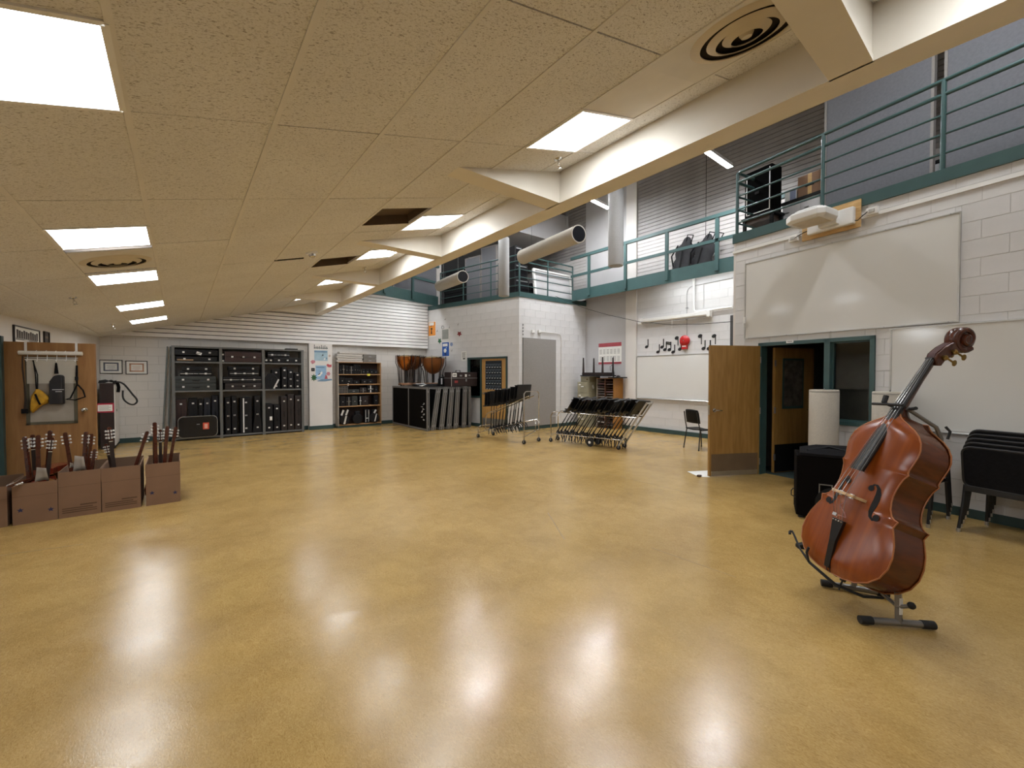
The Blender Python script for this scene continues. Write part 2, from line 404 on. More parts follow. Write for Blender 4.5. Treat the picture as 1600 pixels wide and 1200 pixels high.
# ---- block walls
block_cache = {}
BH, BL, JT, JV = 0.2032, 0.4064, 0.005, 0.0025
def block_wall(name, wall, z1, openings, skip=(), label=None, z0=0.0, th=0.2, x0=0.0, x1=None, lift=0.0035, limit=300, near='R'):
    """backing slab cut around the openings + one object per block; blocks behind boards (skip) are left out"""
    x1 = wall.L if x1 is None else x1
    xs = sorted({x0, x1} | {v for o in openings for v in o[:2]}); zs = sorted({z0, z1} | {v for o in openings for v in o[2:]})
    mb = MB()
    for a, b in zip(xs, xs[1:]):
        for c, d in zip(zs, zs[1:]):
            if any(o[0] <= a + 1e-6 and b <= o[1] + 1e-6 and o[2] <= c + 1e-6 and d <= o[3] + 1e-6 for o in openings): continue
            mb.box(a, b, lift, th, c, d)
    w = mb.build(name, M_MORTAR); w.matrix_world = wall.mtx(); struct(w, label)
    pieces = []
    n = int(math.ceil((z1 - z0) / BH))
    for i in range(n):
        c0, c1 = z0 + i * BH, min(z0 + (i + 1) * BH, z1)
        off = 0.0 if i % 2 else -BL / 2; x = x0 + off
        while x < x1:
            segs = [(max(x, x0), min(x + BL, x1), c0, c1)]
            for o in list(openings) + list(skip):
                out = []
                for (a, b, c, d) in segs:
                    if b <= o[0] or a >= o[1] or d <= o[2] or c >= o[3]: out.append((a, b, c, d)); continue
                    if a < o[0]: out.append((a, o[0], c, d))
                    if b > o[1]: out.append((o[1], b, c, d))
                    ma, mbb = max(a, o[0]), min(b, o[1])
                    if c < o[2]: out.append((ma, mbb, c, o[2]))
                    if d > o[3]: out.append((ma, mbb, o[3], d))
                segs = out
            pieces += [q for q in segs if q[1] - q[0] > 0.03 and q[3] - q[2] > 0.03]
            x += BL
    pieces.sort(key=lambda q: (wall.at((q[0] + q[1]) / 2, 0, (q[2] + q[3]) / 2) - EYE).length)
    rest = MB()
    for i, (a, b, c, d) in enumerate(pieces):
        if i < limit:
            k = (round(b - a, 3), round(d - c, 3))
            if k not in block_cache:
                W_, H_ = k[0] / 2 - JV / 2, k[1] / 2 - JT / 2; e = 0.0025
                vs = [(-W_, lift + 0.001, -H_), (W_, lift + 0.001, -H_), (W_, lift + 0.001, H_), (-W_, lift + 0.001, H_),
                      (-W_ + e, 0, -H_ + e), (W_ - e, 0, -H_ + e), (W_ - e, 0, H_ - e), (-W_ + e, 0, H_ - e)]
                t = MB()._add(vs, [(4, 5, 6, 7), (0, 1, 5, 4), (1, 2, 6, 5), (2, 3, 7, 6), (3, 0, 4, 7)])
                me = t.mesh('block'); me.materials.append(M_BLOCK); block_cache[k] = me
            inst(block_cache[k], 'block', w, ((a + b) / 2, 0, (c + d) / 2))
        else: rest.box(a + JT / 2, b - JT / 2, 0, lift + 0.001, c + JT / 2, d - JT / 2)
    if rest.v:
        o = rest.build('block_courses', M_BLOCK, w); o['kind'] = 'stuff'
    return w
def trim(name, wall, x0, x1, z0, z1, depth, m, label, off=0.0):
    o = MB().box(x0, x1, off - depth, off, z0, z1).build(name, m); o.matrix_world = wall.mtx(); return struct(o, label)
RS = lambda Y: (3.20 - Y) / 0.984          # distance along the right wall for a given room depth
R_DOOR = (RS(2.76), RS(1.78), 0.0, 2.08); R_WIN = (RS(1.78), RS(1.29), 0.90, 2.08)
WB_UP = (RS(2.996), RS(0.552), 2.168, 3.391); WB_LO = (RS(1.14), RS(1.14) + 2.44, 0.935, 2.150)
w_right = block_wall('wall_right', W_RIGHT, 3.78, [R_DOOR, R_WIN], [WB_UP, WB_LO], 'white painted block wall with the two big whiteboards', x1=6.55)
A_S = lambda Y: (13.17 - Y) / 4.06 * W_ANNEX.L
A_SIDE = (A_S(11.14), A_S(10.57), 0.88, 2.12); A_DOOR = (A_S(10.57), A_S(9.53), 0.0, 2.12)
w_annex = block_wall('wall_annex', W_ANNEX, 3.80, [A_SIDE, A_DOOR], [], 'white block wall behind the timpani with posters and a wooden door')
w_front = block_wall('wall_annex_front', W_FRONT, 3.80, [], [(0.13, 1.42, 0, 2.63)], 'white block wall with the tall grey panel')
MIDX = lambda Y: 9.11 - Y
w_mid = block_wall('wall_recess', W_MID, 4.2, [], [(0, MIDX(7.18), 0, 4.2), (MIDX(7.2), MIDX(4.4), 0.93, 2.12)], 'white block wall of the deep recess with musical notes', x1=6.9)
w_ret = MB().box(0, 3.2, 0.001, 0.2, 0, 3.78).build('wall_return', M_PLASTER)
w_ret.matrix_world = frame_mtx((1, 0, 0), (0, -1, 0), (0, 0, -1), (7.30, 3.19, 3.78)); struct(w_ret, 'side of the block room facing the recess')
# outside corner cap of the right wall
o = MB().box(7.295, 7.36, 3.16, 3.2, 0, 3.78).build('wall_corner', M_PLASTER, w_ret); o.matrix_world = Matrix.Identity(4)

# ---- back wall: painted block below, horizontal slats above
def blockpaint():
    M = bpy.data.materials.new('painted_block_far'); M.use_nodes = True
    nt = M.node_tree; N = nt.nodes; L = nt.links; b = N['Principled BSDF']; b.inputs['Roughness'].default_value = 0.5
    tc = N.new('ShaderNodeTexCoord'); mp = N.new('ShaderNodeMapping'); mp.inputs['Rotation'].default_value = (math.pi / 2, 0, 0); L.new(tc.outputs['Object'], mp.inputs[0])
    br = N.new('ShaderNodeTexBrick'); br.inputs['Scale'].default_value = 1.0; br.inputs['Brick Width'].default_value = BL; br.inputs['Row Height'].default_value = BH
    br.inputs['Mortar Size'].default_value = 0.005; br.inputs['Color1'].default_value = lin('#d0cbc4'); br.inputs['Color2'].default_value = lin('#cdc8c1'); br.inputs['Mortar'].default_value = lin('#bab5ae')
    L.new(mp.outputs[0], br.inputs['Vector']); L.new(br.outputs['Color'], b.inputs['Base Color'])
    bp = N.new('ShaderNodeBump'); bp.inputs['Strength'].default_value = 0.4; bp.inputs['Distance'].default_value = 0.006; bp.invert = True
    L.new(br.outputs['Fac'], bp.inputs['Height']); L.new(bp.outputs[0], b.inputs['Normal'])
    return M
M_BLOCKFAR = blockpaint()
w_back = MB().box(-0.3, W_BACK.L + 0.6, 0, 0.2, 0, 7.3).build('wall_back', M_BLOCKFAR); w_back.matrix_world = W_BACK.mtx(); struct(w_back, 'far wall with white horizontal slats over painted block')
MB().box(-0.2, W_BACK.L, -0.10, 0.0, 2.50, 5.2).build('slat_backing', M_DARKGAP, w_back)
slat_me = MB().box(-0.2, W_BACK.L - 0.005, -0.150, -0.10, 0.0, 0.084).mesh('slat'); slat_me.materials.append(M_SLAT)
for i in range(26): inst(slat_me, 'slat', w_back, (0, 0, 2.49 + i * 0.1025))
w_left = MB().box(-0.3, W_LEFT.L + 0.2, 0.0, 0.2, 0, 3.2).build('wall_left', M_PLASTER); w_left.matrix_world = W_LEFT.mtx(); struct(w_left, 'low white wall at the left')
w_near = MB().box(-4, 12, -3.5, -3.3, 0, 7.3).build('wall_near', M_PLASTER); struct(w_near, 'plain wall behind the viewpoint')
# pillar with sea pictures between the two shelf units
pil = MB().box(2.90, 3.53, 12.97, 13.17, 0, 2.49).build('pillar', M_PLASTER); struct(pil, 'white painted pier between the shelf units')

# ---- recess: grey acoustic wall, column, upper slat wall
gp = MB().box(0.0, MIDX(7.53), -0.02, 0.004, 0.12, 3.9).build('wall_panel', M_GREYWALL, w_mid)
gp2 = MB().box(0.0, MIDX(7.53), -0.02, 0.004, 4.2, 7.3).build('wall_panel', M_GREYWALL, w_mid)
col = MB().box(MIDX(7.53), MIDX(7.18), -0.06, 0.02, 0, 7.3).build('pillar', M_PLASTER); col.matrix_world = W_MID.mtx(); struct(col, 'white column beside the recess whiteboard')
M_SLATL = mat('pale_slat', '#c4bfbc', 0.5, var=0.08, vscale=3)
w_up = MB().box(-4.2, 12.4, 0.05, 0.25, 0.0, 7.3).build('wall_upper', M_DARKGAP); w_up.matrix_world = W_MID.mtx(); struct(w_up, 'high grey slat wall behind the gallery')
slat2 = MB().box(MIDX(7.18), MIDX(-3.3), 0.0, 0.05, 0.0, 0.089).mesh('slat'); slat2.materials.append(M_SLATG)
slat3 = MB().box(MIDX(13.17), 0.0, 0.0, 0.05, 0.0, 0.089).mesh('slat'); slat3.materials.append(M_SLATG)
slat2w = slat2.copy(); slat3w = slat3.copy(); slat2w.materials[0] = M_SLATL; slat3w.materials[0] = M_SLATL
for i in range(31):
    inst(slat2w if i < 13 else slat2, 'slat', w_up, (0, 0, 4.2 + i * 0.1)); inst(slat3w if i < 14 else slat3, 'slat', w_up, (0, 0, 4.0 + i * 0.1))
MB().box(MIDX(5.2) - 0.006, MIDX(5.2) + 0.006, -0.004, 0.0, 4.2, 7.3).build('panel_joint', M_DARKGAP, w_up)
roof = MB().box(3.0, 10.6, -3.4, 13.4, 7.3, 7.4).build('ceiling_upper', mat('upper_deck', '#8b8884', 0.8)); struct(roof, 'high grey ceiling over the gallery')
sof = MB().box(7.3, 10.3, 9.9, 13.17, 5.95, 6.9).build('ceiling_soffit', M_GREYWALL); struct(sof, 'grey dropped soffit above the annex roof')

# ---- gallery floors and teal fascias
deck = mat('deck_grey', '#6f6c69', 0.8)
f1 = MB().prism([(7.32, 3.19), (6.13, -3.25), (10.3, -3.25), (10.3, 3.19)], 3.78, 3.90, 'xy').build('floor_gallery', deck); struct(f1, 'gallery floor over the right hand rooms')
f2 = MB().prism([(6.70, 13.15), (7.52, 9.13), (10.28, 9.13), (10.28, 13.15)], 3.80, 3.90, 'xy').build('floor_annex_roof', deck); struct(f2, 'storage deck on the annex roof')
f3 = MB().box(9.62, 10.3, 3.2, 9.1, 4.10, 4.18).build('floor_catwalk', deck); struct(f3, 'catwalk floor across the recess')
trim('trim_1', W_RIGHT, -0.01, 6.55, 3.77, 3.915, 0.03, M_TEAL, 'teal fascia under the right hand gallery railing')
trim('trim_2', W_ANNEX, 0.0, W_ANNEX.L + 0.01, 3.79, 3.925, 0.03, M_TEAL, 'teal fascia on the annex wall above the timpani')
trim('trim_3', W_FRONT, -0.01, W_FRONT.L, 3.79, 3.925, 0.03, M_TEAL, 'teal fascia above the tall grey panel')
W_CAT = Wall((9.6, 9.08), (9.6, 3.2))
trim('trim_4', W_CAT, 0.0, W_CAT.L, 3.88, 4.20, -0.03, M_TEAL, 'deep teal fascia of the catwalk over the recess')
W_CATB = Wall((3.24, 11.36), (6.80, 12.52))
trim('trim_5', W_CATB, 0.0, W_CATB.L, 3.88, 4.20, -0.03, M_TEAL, 'teal fascia of the far catwalk in front of the slats')
f4 = MB().prism([(3.24, 11.42), (6.79, 12.58), (6.68, 13.0), (3.24, 13.0)], 4.10, 4.18, 'xy').build('floor_catwalk_far', deck); struct(f4, 'far catwalk floor in front of the slats')

# ---- baseboards
trim('baseboard_right', W_RIGHT, 0.0, RS(2.76), 0, 0.10, 0.012, M_TEALD, 'dark teal rubber base beside the open door')
trim('baseboard_right_near', W_RIGHT, RS(1.78), 6.55, 0, 0.10, 0.012, M_TEALD, 'dark teal rubber base under the lower whiteboard')
trim('baseboard_annex', W_ANNEX, 0.0, A_S(10.60), 0, 0.10, 0.012, M_TEALD, 'dark teal rubber base behind the staging panels')
trim('baseboard_annex_front', W_FRONT, -0.01, W_FRONT.L, 0, 0.10, 0.012, M_TEALD, 'dark teal rubber base under the tall grey panel')
trim('baseboard_recess', W_MID, 0.0, 6.9, 0, 0.11, 0.07, M_TEALD, 'dark teal rubber base of the recess wall', -0.0)
trim('baseboard_back', W_BACK, 0.0, W_BACK.L, 0, 0.11, 0.012, M_TEALD, 'dark teal rubber base of the far wall')
o = MB().box(2.885, 3.545, 12.955, 12.97, 0, 0.11).build('baseboard_pillar', M_TEALD); struct(o, 'dark teal rubber base of the pier')

# ---- ceiling fittings
def put_ceil(u, v, w=0.0): return CM @ Matrix.Translation((u * TU, v * TV, w))
pos_l = {0: ['left row, behind the viewpoint', 'left row, cut by the picture corner', 'left row, before the round vent', 'left row, just past the round vent', 'left row, second from the far slats', 'left row, nearest the far slats'],
         5: ['beam row, behind the viewpoint', 'beam row, nearest, beside the smooth tile', 'beam row, beside the larger dark opening', 'beam row, beside the smaller dark opening', 'beam row, half hidden by cross beam', 'beam row, farthest and smallest']}
for c, spans in LIGHTS.items():
    for i, (a, b) in enumerate(spans):
        t = thing('light_panel', 'square white ceiling light panel, %s' % pos_l[c][i], 'ceiling light', mtx=put_ceil(c + 0.5, (a + b) / 2), group='square ceiling light panels')
        w, l = TU / 2 - 0.014, (b - a) * TV / 2 - 0.004
        fr = MB()
        for s in (-1, 1):
            fr.box(s * w - 0.012, s * w + 0.012, -l, l, -0.008, 0.05); fr.box(-w, w, s * l - 0.012, s * l + 0.012, -0.008, 0.05)
        fr.build('frame', M_WHITE, t); MB().box(-w, w, -l, l, 0.0, 0.01).build('diffuser', M_SHEEN, t)
def vent(u, v, r, label):
    t = thing('ceiling_vent', label, 'vent', mtx=put_ceil(u, v), group='round ceiling vents')
    m_v = mat('vent_paint', '#c9bda6', 0.5, var=0.04)
    p = MB().box(-0.29, 0.29, -0.44, 0.44, -0.003, 0.006); p.build('backplate', M_TBAR, t)
    for k, (ra, rb, za, zb) in enumerate(((1.0, 0.82, -0.004, -0.018), (0.70, 0.54, -0.010, -0.030), (0.42, 0.27, -0.012, -0.034))):
        MB().lathe([(r * ra, za), (r * (ra * 0.6 + rb * 0.4), za - 0.008), (r * rb, zb), (r * rb, zb + 0.006), (r * ra * 0.98, za + 0.003)], 40, caps=False).build('cone_ring', m_v, t, True)
    MB().lathe([(r * 0.13, -0.012), (r * 0.09, -0.03), (0.001, -0.032)], 24).build('cone_centre', m_v, t, True)
    MB().lathe([(r * 0.88, -0.0045), (r * 0.02, -0.0045)], 32).build('dark_throat', mat('vent_throat', '#30271e', 0.9), t)
vent(0.5, 3.48, 0.27, 'round ringed air vent between the lights of the left row'); vent(5.5, -0.27, 0.29, 'big round ringed air vent at top right beside the beam')
def sprinkler(u, v, label):
    t = thing('sprinkler', label, 'sprinkler', mtx=put_ceil(u, v), group='ceiling sprinklers')
    MB().lathe([(0.04, 0.0), (0.035, -0.012), (0.012, -0.014)], 16).build('escutcheon', M_CHROME, t, True)
    MB().cyl((0, 0, -0.01), (0, 0, -0.05), 0.009).build('stem', M_CHROME, t, True)
    MB().tube([(-0.008, 0, -0.045), (-0.018, 0, -0.06), (-0.004, 0, -0.085)], 0.003, 6).tube([(0.008, 0, -0.045), (0.018, 0, -0.06), (0.004, 0, -0.085)], 0.003, 6).build('frame_arms', M_CHROME, t, True)
    MB().lathe([(0.024, -0.085), (0.024, -0.089), (0.001, -0.09)], 12).build('deflector', M_CHROME, t, True)
sprinkler(5.9, 1.13, 'small chrome sprinkler below the big light by the beam'); sprinkler(5.75, 5.1, 'small sprinkler beside the third cross beam')
sprinkler(-0.45, 5.0, 'small dark sprinkler left of the left light row'); sprinkler(-0.4, 7.9, 'small dark sprinkler by the farthest light of the left row')
t = thing('ceiling_sensor', 'white domed sensor with stained tile left of the dark openings', 'sensor', mtx=put_ceil(3.62, 3.75))
MB().lathe([(0.075, 0.0), (0.07, -0.02), (0.001, -0.022)], 20).build('base', M_WHITE, t, True)
MB().lathe([(0.045, -0.02), (0.04, -0.05), (0.02, -0.065), (0.001, -0.07)], 16).build('dome', M_CHROME, t, True)
g_ = MB().box(3.3 * TU - 0.20, 3.3 * TU + 0.16, 4 * TV - 0.02, 4 * TV + 0.02, -0.010, 0.0).build('sagging_tile_edge', M_DARKGAP, ceiling)

# ---- high strip lights
M_UNDER = emit('under_deck_tube', (0.94, 0.97, 1.0, 1), 14.0)
def strip(x, y, z, ang, label, L=1.2):
    t = thing('strip_light', label, 'light', (x, y, z), ang, 'hanging strip lights')
    MB().box(-L / 2, L / 2, -0.06, 0.06, 0.02, 0.07).build('housing', M_WHITE, t)
    MB().box(-L / 2, L / 2, -0.055, 0.055, 0.004, 0.02).build('lamp', M_STRIPL, t)
    MB().box(-L / 2, L / 2, -0.062, -0.056, 0.0, 0.07).box(-L / 2, L / 2, 0.056, 0.062, 0.0, 0.07).build('side_reflector', M_WHITE, t)
    for s in (-1, 1): MB().cyl((s * L * 0.4, 0, 0.07), (s * L * 0.4, 0, 7.3 - z), 0.004, n=6).build('wire', M_STEEL, t)
def under_lamp(x, y, z, ang, label, L):
    t = thing('under_deck_lamp', label, 'light', (x, y, z), ang, 'lamps under the catwalks')
    MB().box(-L / 2, L / 2, -0.06, 0.06, 0.0, 0.07).build('housing', M_WHITE, t)
    MB().box(-L / 2 + 0.02, L / 2 - 0.02, -0.05, 0.05, -0.012, 0.0).build('lamp', M_UNDER, t)
def strip_px(p0, p1, z, label):
    a, b = onz(*p0, z), onz(*p1, z); d = b - a; strip((a.x + b.x) / 2, (a.y + b.y) / 2, z, math.atan2(d.y, d.x), label, d.length); return d
sd = strip_px((1103, 236), (1141, 262), 6.0, 'bright strip light high before the grey slat wall')
strip_px((921, 311), (951, 326), 6.0, 'bright strip light behind the hanging white tube')
sa = math.atan2(sd.y, sd.x)
strip(7.38, 11.25, 6.64, sa, 'strip light above the annex roof, hidden by the beam')
strip(8.39, 7.77, 6.64, sa, 'strip light between the catwalk and the beam, hidden by the beam'); strip(5.6, 0.45, 6.64, sa, 'strip light behind the beam above the bass'); strip(6.0, 4.9, 6.64, sa, 'strip light behind the beam above the stand carts'); strip(6.2, 9.2, 6.64, sa, 'strip light behind the beam near the annex corner')
under_lamp(9.74, 5.05, 4.03, math.pi / 2, 'lamp under the catwalk lighting the recess wall', 2.2)
for q_ in (1.1, 2.6): p_ = W_CATB.at(q_, 0.12, 0); under_lamp(p_.x, p_.y, 4.03, math.atan2(W_CATB.d.y, W_CATB.d.x), 'lamp under the far catwalk, %s end' % ('left', 'right')[q_ > 2], 1.2)

# ================================================================ right wall: door, window, whiteboards, projector
def teal_frame(name, wall, x0, x1, z1, splits, label, wbot=None, t=0.05, d0=-0.03, d1=0.13):
    """hollow-metal frame: jambs, head, mullions; splits = [(xa, xb)] mullion spans, wbot = (xa, xb, z) window sill"""
    mb = MB().box(x0, x0 + t, d0, d1, 0 if wbot is None or wbot[0] > x0 + 0.2 else wbot[2], z1).box(x1 - t, x1, d0, d1, 0 if wbot is None or wbot[1] < x1 - 0.2 else wbot[2], z1).box(x0, x1, d0, d1, z1 - t, z1)
    for a, b in splits: mb.box(a, b, d0, d1, 0, z1)
    if wbot: mb.box(wbot[0], wbot[1], d0, d1, wbot[2], wbot[2] + t)
    o = mb.build(name, M_TEAL); o.matrix_world = wall.mtx(); return struct(o, label)
xL, xR = RS(2.76), RS(1.29)
mA, mB_ = RS(1.85), RS(1.78)
fr = teal_frame('door_frame', W_RIGHT, xL, xR, 2.08, [(mA, mB_)], 'teal metal frame round the dark doorway and its side window', (mB_, xR, 0.90))
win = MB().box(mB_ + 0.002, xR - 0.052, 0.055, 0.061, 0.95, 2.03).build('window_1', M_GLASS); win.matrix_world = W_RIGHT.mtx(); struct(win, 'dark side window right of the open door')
MB().box(mB_, xR - 0.05, 0.03, 0.05, 0.95, 0.975).box(mB_, xR - 0.05, 0.03, 0.05, 2.01, 2.03).box(mB_, mB_ + 0.02, 0.03, 0.05, 0.95, 2.03).box(xR - 0.07, xR - 0.05, 0.03, 0.05, 0.95, 2.03).build('glazing_bead', M_TEAL, win)
tg = W_RIGHT.px(1236, 534)
o = MB().box(tg[0] - 0.05, tg[0] + 0.05, -0.034, -0.03, tg[1] - 0.018, tg[1] + 0.022).build('door_sign', M_WHITE); o.matrix_world = W_RIGHT.mtx()
tag(o, 'small white room sign on the teal frame above the doorway', 'sign'); 
MB().box(tg[0] - 0.035, tg[0] + 0.035, -0.035, -0.034, tg[1] - 0.004, tg[1] + 0.008).build('lettering', M_STEEL, o)
# dark room behind
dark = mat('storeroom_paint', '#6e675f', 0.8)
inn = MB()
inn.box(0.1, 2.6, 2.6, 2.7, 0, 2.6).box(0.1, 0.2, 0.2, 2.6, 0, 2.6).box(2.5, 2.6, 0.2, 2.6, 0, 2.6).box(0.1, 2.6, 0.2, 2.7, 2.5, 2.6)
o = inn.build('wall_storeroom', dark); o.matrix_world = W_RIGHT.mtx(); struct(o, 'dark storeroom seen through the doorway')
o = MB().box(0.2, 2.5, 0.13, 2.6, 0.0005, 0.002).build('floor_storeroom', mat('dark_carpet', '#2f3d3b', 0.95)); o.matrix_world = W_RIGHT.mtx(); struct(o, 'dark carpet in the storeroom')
# open door leaf (outer), hinged at the left jamb, swung into the room
def door_leaf(name, label, hinge, tip, w, h, m, th=0.044):
    d = Vector((tip[0] - hinge[0], tip[1] - hinge[1], 0)).normalized()
    M_ = frame_mtx(d, Vector((-d.y, d.x, 0)), (0, 0, 1), (hinge[0], hinge[1], 0.012))
    o = MB().box(0, w, -th / 2, th / 2, 0, h).build(name, m, None, False, 0.002); o.matrix_world = M_; return struct(o, label)
d2 = door_leaf('door_2', 'open tan wooden door with a kick plate', (7.155, 2.735), (6.39, 3.14), 0.875, 2.02, M_DOOR)
m_kick = mat('kick_plate', '#6d5a45', 0.5, 0.1, var=0.08)
MB().box(0.03, 0.845, 0.0221, 0.0245, 0.035, 0.34).build('kick_plate', m_kick, d2); MB().box(0.03, 0.845, 0.0221, 0.027, 0.005, 0.075).build('kick_plate_edge', M_ALU, d2)
MB().box(0.03, 0.845, -0.0245, -0.0221, 0.035, 0.34).build('kick_plate', m_kick, d2)
def lever(parent, x, z, s, r=0.03, knob=False):
    h = MB().lathe([(r, 0), (r, 0.006), (0.015, 0.008), (0.012, 0.045)], 16, axis='y')
    for i, v in enumerate(h.v): h.v[i] = (v[0] + x, s * (v[1] + 0.022), v[2] + z)
    if knob: h.ball((x, s * 0.075, z), 0.028, 14, (1, 0.7, 1))
    else: h.tube([(x, s * 0.06, z), (x - 0.02, s * 0.064, z), (x - 0.11, s * 0.06, z - 0.004)], [0.011, 0.011, 0.008], 8)
    h.build('door_handle', M_CHROME, parent, True)
lever(d2, 0.80, 1.02, 1); lever(d2, 0.80, 1.02, -1)
for z in (0.2, 1.0, 1.8): MB().cyl((-0.008, 0.024, z - 0.05), (-0.008, 0.024, z + 0.05), 0.009, n=8).build('hinge', M_STEEL, d2, True)
MB().box(0.865, 0.8755, -0.012, 0.012, 0.95, 1.1).build('latch_plate', M_ALU, d2)
# inner door, half open into the storeroom
d3 = door_leaf('door_3', 'inner wooden door with a poster over its window in the dark doorway', (7.42, 2.62), (8.22, 2.33), 0.86, 2.0, M_DOOR)
MB().box(0.16, 0.62, -0.030, -0.0221, 1.02, 1.83).build('window_frame', M_TEALD, d3)
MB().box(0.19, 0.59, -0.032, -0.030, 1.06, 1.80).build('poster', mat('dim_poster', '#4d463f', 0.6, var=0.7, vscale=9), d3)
MB().box(0.01, 0.85, -0.025, -0.0221, 0.01, 0.45).build('kick_plate', M_BLACK, d3)
lever(d3, 0.78, 1.0, -1)
for z in (0.25, 1.0, 1.75): MB().box(-0.012, 0.02, -0.03, -0.0221, z - 0.05, z + 0.05).build('hinge', M_STEEL, d3)
# things glimpsed through the side window
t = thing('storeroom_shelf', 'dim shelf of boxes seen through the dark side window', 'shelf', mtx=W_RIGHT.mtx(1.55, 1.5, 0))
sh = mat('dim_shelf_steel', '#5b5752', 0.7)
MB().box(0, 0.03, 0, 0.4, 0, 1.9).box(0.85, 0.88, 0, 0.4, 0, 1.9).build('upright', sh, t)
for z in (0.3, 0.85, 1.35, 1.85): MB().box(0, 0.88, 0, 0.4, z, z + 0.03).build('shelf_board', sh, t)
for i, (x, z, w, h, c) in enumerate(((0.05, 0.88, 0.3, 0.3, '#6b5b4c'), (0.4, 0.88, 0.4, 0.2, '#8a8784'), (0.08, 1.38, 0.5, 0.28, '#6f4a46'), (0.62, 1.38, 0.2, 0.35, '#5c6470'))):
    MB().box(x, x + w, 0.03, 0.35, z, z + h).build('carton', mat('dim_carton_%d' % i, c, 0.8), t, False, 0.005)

# ---- whiteboards
def whiteboard(label, wall, r, tray=False):
    t = thing('whiteboard', label, 'whiteboard', mtx=wall.mtx(r[0], 0, r[2]))
    w, h = r[1] - r[0], r[3] - r[2]
    MB().box(0, w, -0.018, -0.002, 0, h).build('panel', M_BOARD, t)
    e = 0.014
    MB().box(0, w, -0.026, -0.018, 0, e).box(0, w, -0.026, -0.018, h - e, h).box(0, e, -0.026, -0.018, e, h - e).box(w - e, w, -0.026, -0.018, e, h - e).build('frame', M_ALU, t)
    if tray: MB().prism([(-0.09, -0.01), (-0.018, -0.03), (-0.018, 0.012), (-0.03, 0.012), (-0.08, 0.002)], 0.02, w - 0.02, 'yz').build('pen_tray', M_ALU, t)
    else:
        for k in range(5):
            x = 0.08 + k * (w - 0.16) / 4
            for zz in (e / 2, h - e / 2): MB().cyl((x, -0.03, zz), (x, -0.026, zz), 0.006, n=8).build('screw', M_STEEL, t)
    return t
whiteboard('large blank whiteboard high on the wall under the projector', W_RIGHT, WB_UP)
whiteboard('large blank whiteboard at right behind the bass scroll', W_RIGHT, WB_LO, True)
whiteboard('whiteboard in the recess below the musical notes', W_MID, (MIDX(7.17), MIDX(4.73), 0.935, 2.115), True)

# ---- projector on plywood, raceway and outlets
zr = 3.60
o = MB().box(-0.01, 6.55, -0.02, 0.0, zr, zr + 0.045).build('raceway', M_WHITE); o.matrix_world = W_RIGHT.mtx(); tag(o, 'long thin white cable raceway below the teal fascia', 'raceway')
ply = MB().box(RS(2.14), RS(1.45), -0.05, -0.03, 3.50, 3.86).build('plywood_board', M_PLY, None, False, 0.002); ply.matrix_world = W_RIGHT.mtx(); tag(ply, 'plywood backing board behind the projector mount', 'board')
t = thing('projector', 'white short-throw projector on a wall arm above the whiteboard', 'projector', mtx=W_RIGHT.mtx(RS(2.14) + 0.1, -0.05, 3.52))
MB().box(0.0, 0.55, -0.075, 0.0, 0.03, 0.25).build('wall_mount', M_WHITE, t, False, 0.012)
MB().box(0.18, 0.40, -0.16, -0.075, 0.06, 0.14).build('arm', M_WHITE, t, False, 0.01)
# body local: x along the wall, y out of it (negative), z up
body = MB()
ol = [(-0.02, -0.14), (0.40, -0.14), (0.44, -0.20), (0.44, -0.50), (0.36, -0.56), (0.04, -0.56), (-0.06, -0.48), (-0.06, -0.20)]
def loft(mb, ol, levels):
    n = len(ol); vs = []; cx = sum(p[0] for p in ol) / n; cy = sum(p[1] for p in ol) / n
    for z, k in levels: vs += [(cx + (a - cx) * k, cy + (b - cy) * k, z) for a, b in ol]
    fs = [tuple(range(n))[::-1], tuple((len(levels) - 1) * n + i for i in range(n))]
    for l in range(len(levels) - 1): fs += [(l * n + i, l * n + (i + 1) % n, (l + 1) * n + (i + 1) % n, (l + 1) * n + i) for i in range(n)]
    return mb._add(vs, fs)
loft(body, ol, [(0.10, 0.86), (0.13, 1.0), (0.20, 1.0), (0.225, 0.92)]); body.build('body', M_WHITE, t, False, 0.006)
top = MB(); loft(top, [(a * 0.8 + 0.03, b * 0.75 - 0.08) for a, b in ol], [(0.225, 1.0), (0.25, 0.96), (0.275, 0.7)]); top.build('lens_cover', M_WHITE, t, False, 0.004)
MB().box(0.05, 0.33, -0.50, -0.49, 0.226, 0.240).build('lens_window', M_BLACK, t)
MB().box(0.02, 0.36, -0.50, -0.2, 0.097, 0.1).build('grille', mat('warm_grille', '#c9bda9', 0.6), t)
def outlet(x, z, label, cable=None):
    t = thing('outlet_box', label, 'outlet', mtx=W_RIGHT.mtx(x, 0, z))
    MB().box(-0.06, 0.06, -0.06, 0, -0.045, 0.045).build('box', M_WHITE, t, False, 0.004)
    MB().box(-0.03, 0.03, -0.075, -0.06, -0.02, 0.02).build('plug', M_ALU, t, False, 0.003)
    if cable: MB().tube(cable, 0.006, 8).build('cable', M_BLACK, t, True)
outlet(RS(1.45) + 0.12, 3.66, 'white outlet box right of the projector board', [(-0.04, -0.07, 0.0), (-0.09, -0.08, -0.04), (-0.14, -0.08, -0.08), (-0.20, -0.07, -0.06)])
outlet(RS(2.14) - 0.12, 3.58, 'white outlet box left of the projector board', [(0.04, -0.07, 0.0), (0.16, -0.09, 0.03), (0.3, -0.08, 0.06)])
t = thing('wall_hook', 'small white light switch stub at the left whiteboard edge', 'hook', mtx=W_RIGHT.mtx(WB_UP[0] + 0.015, -0.026, 2.47))
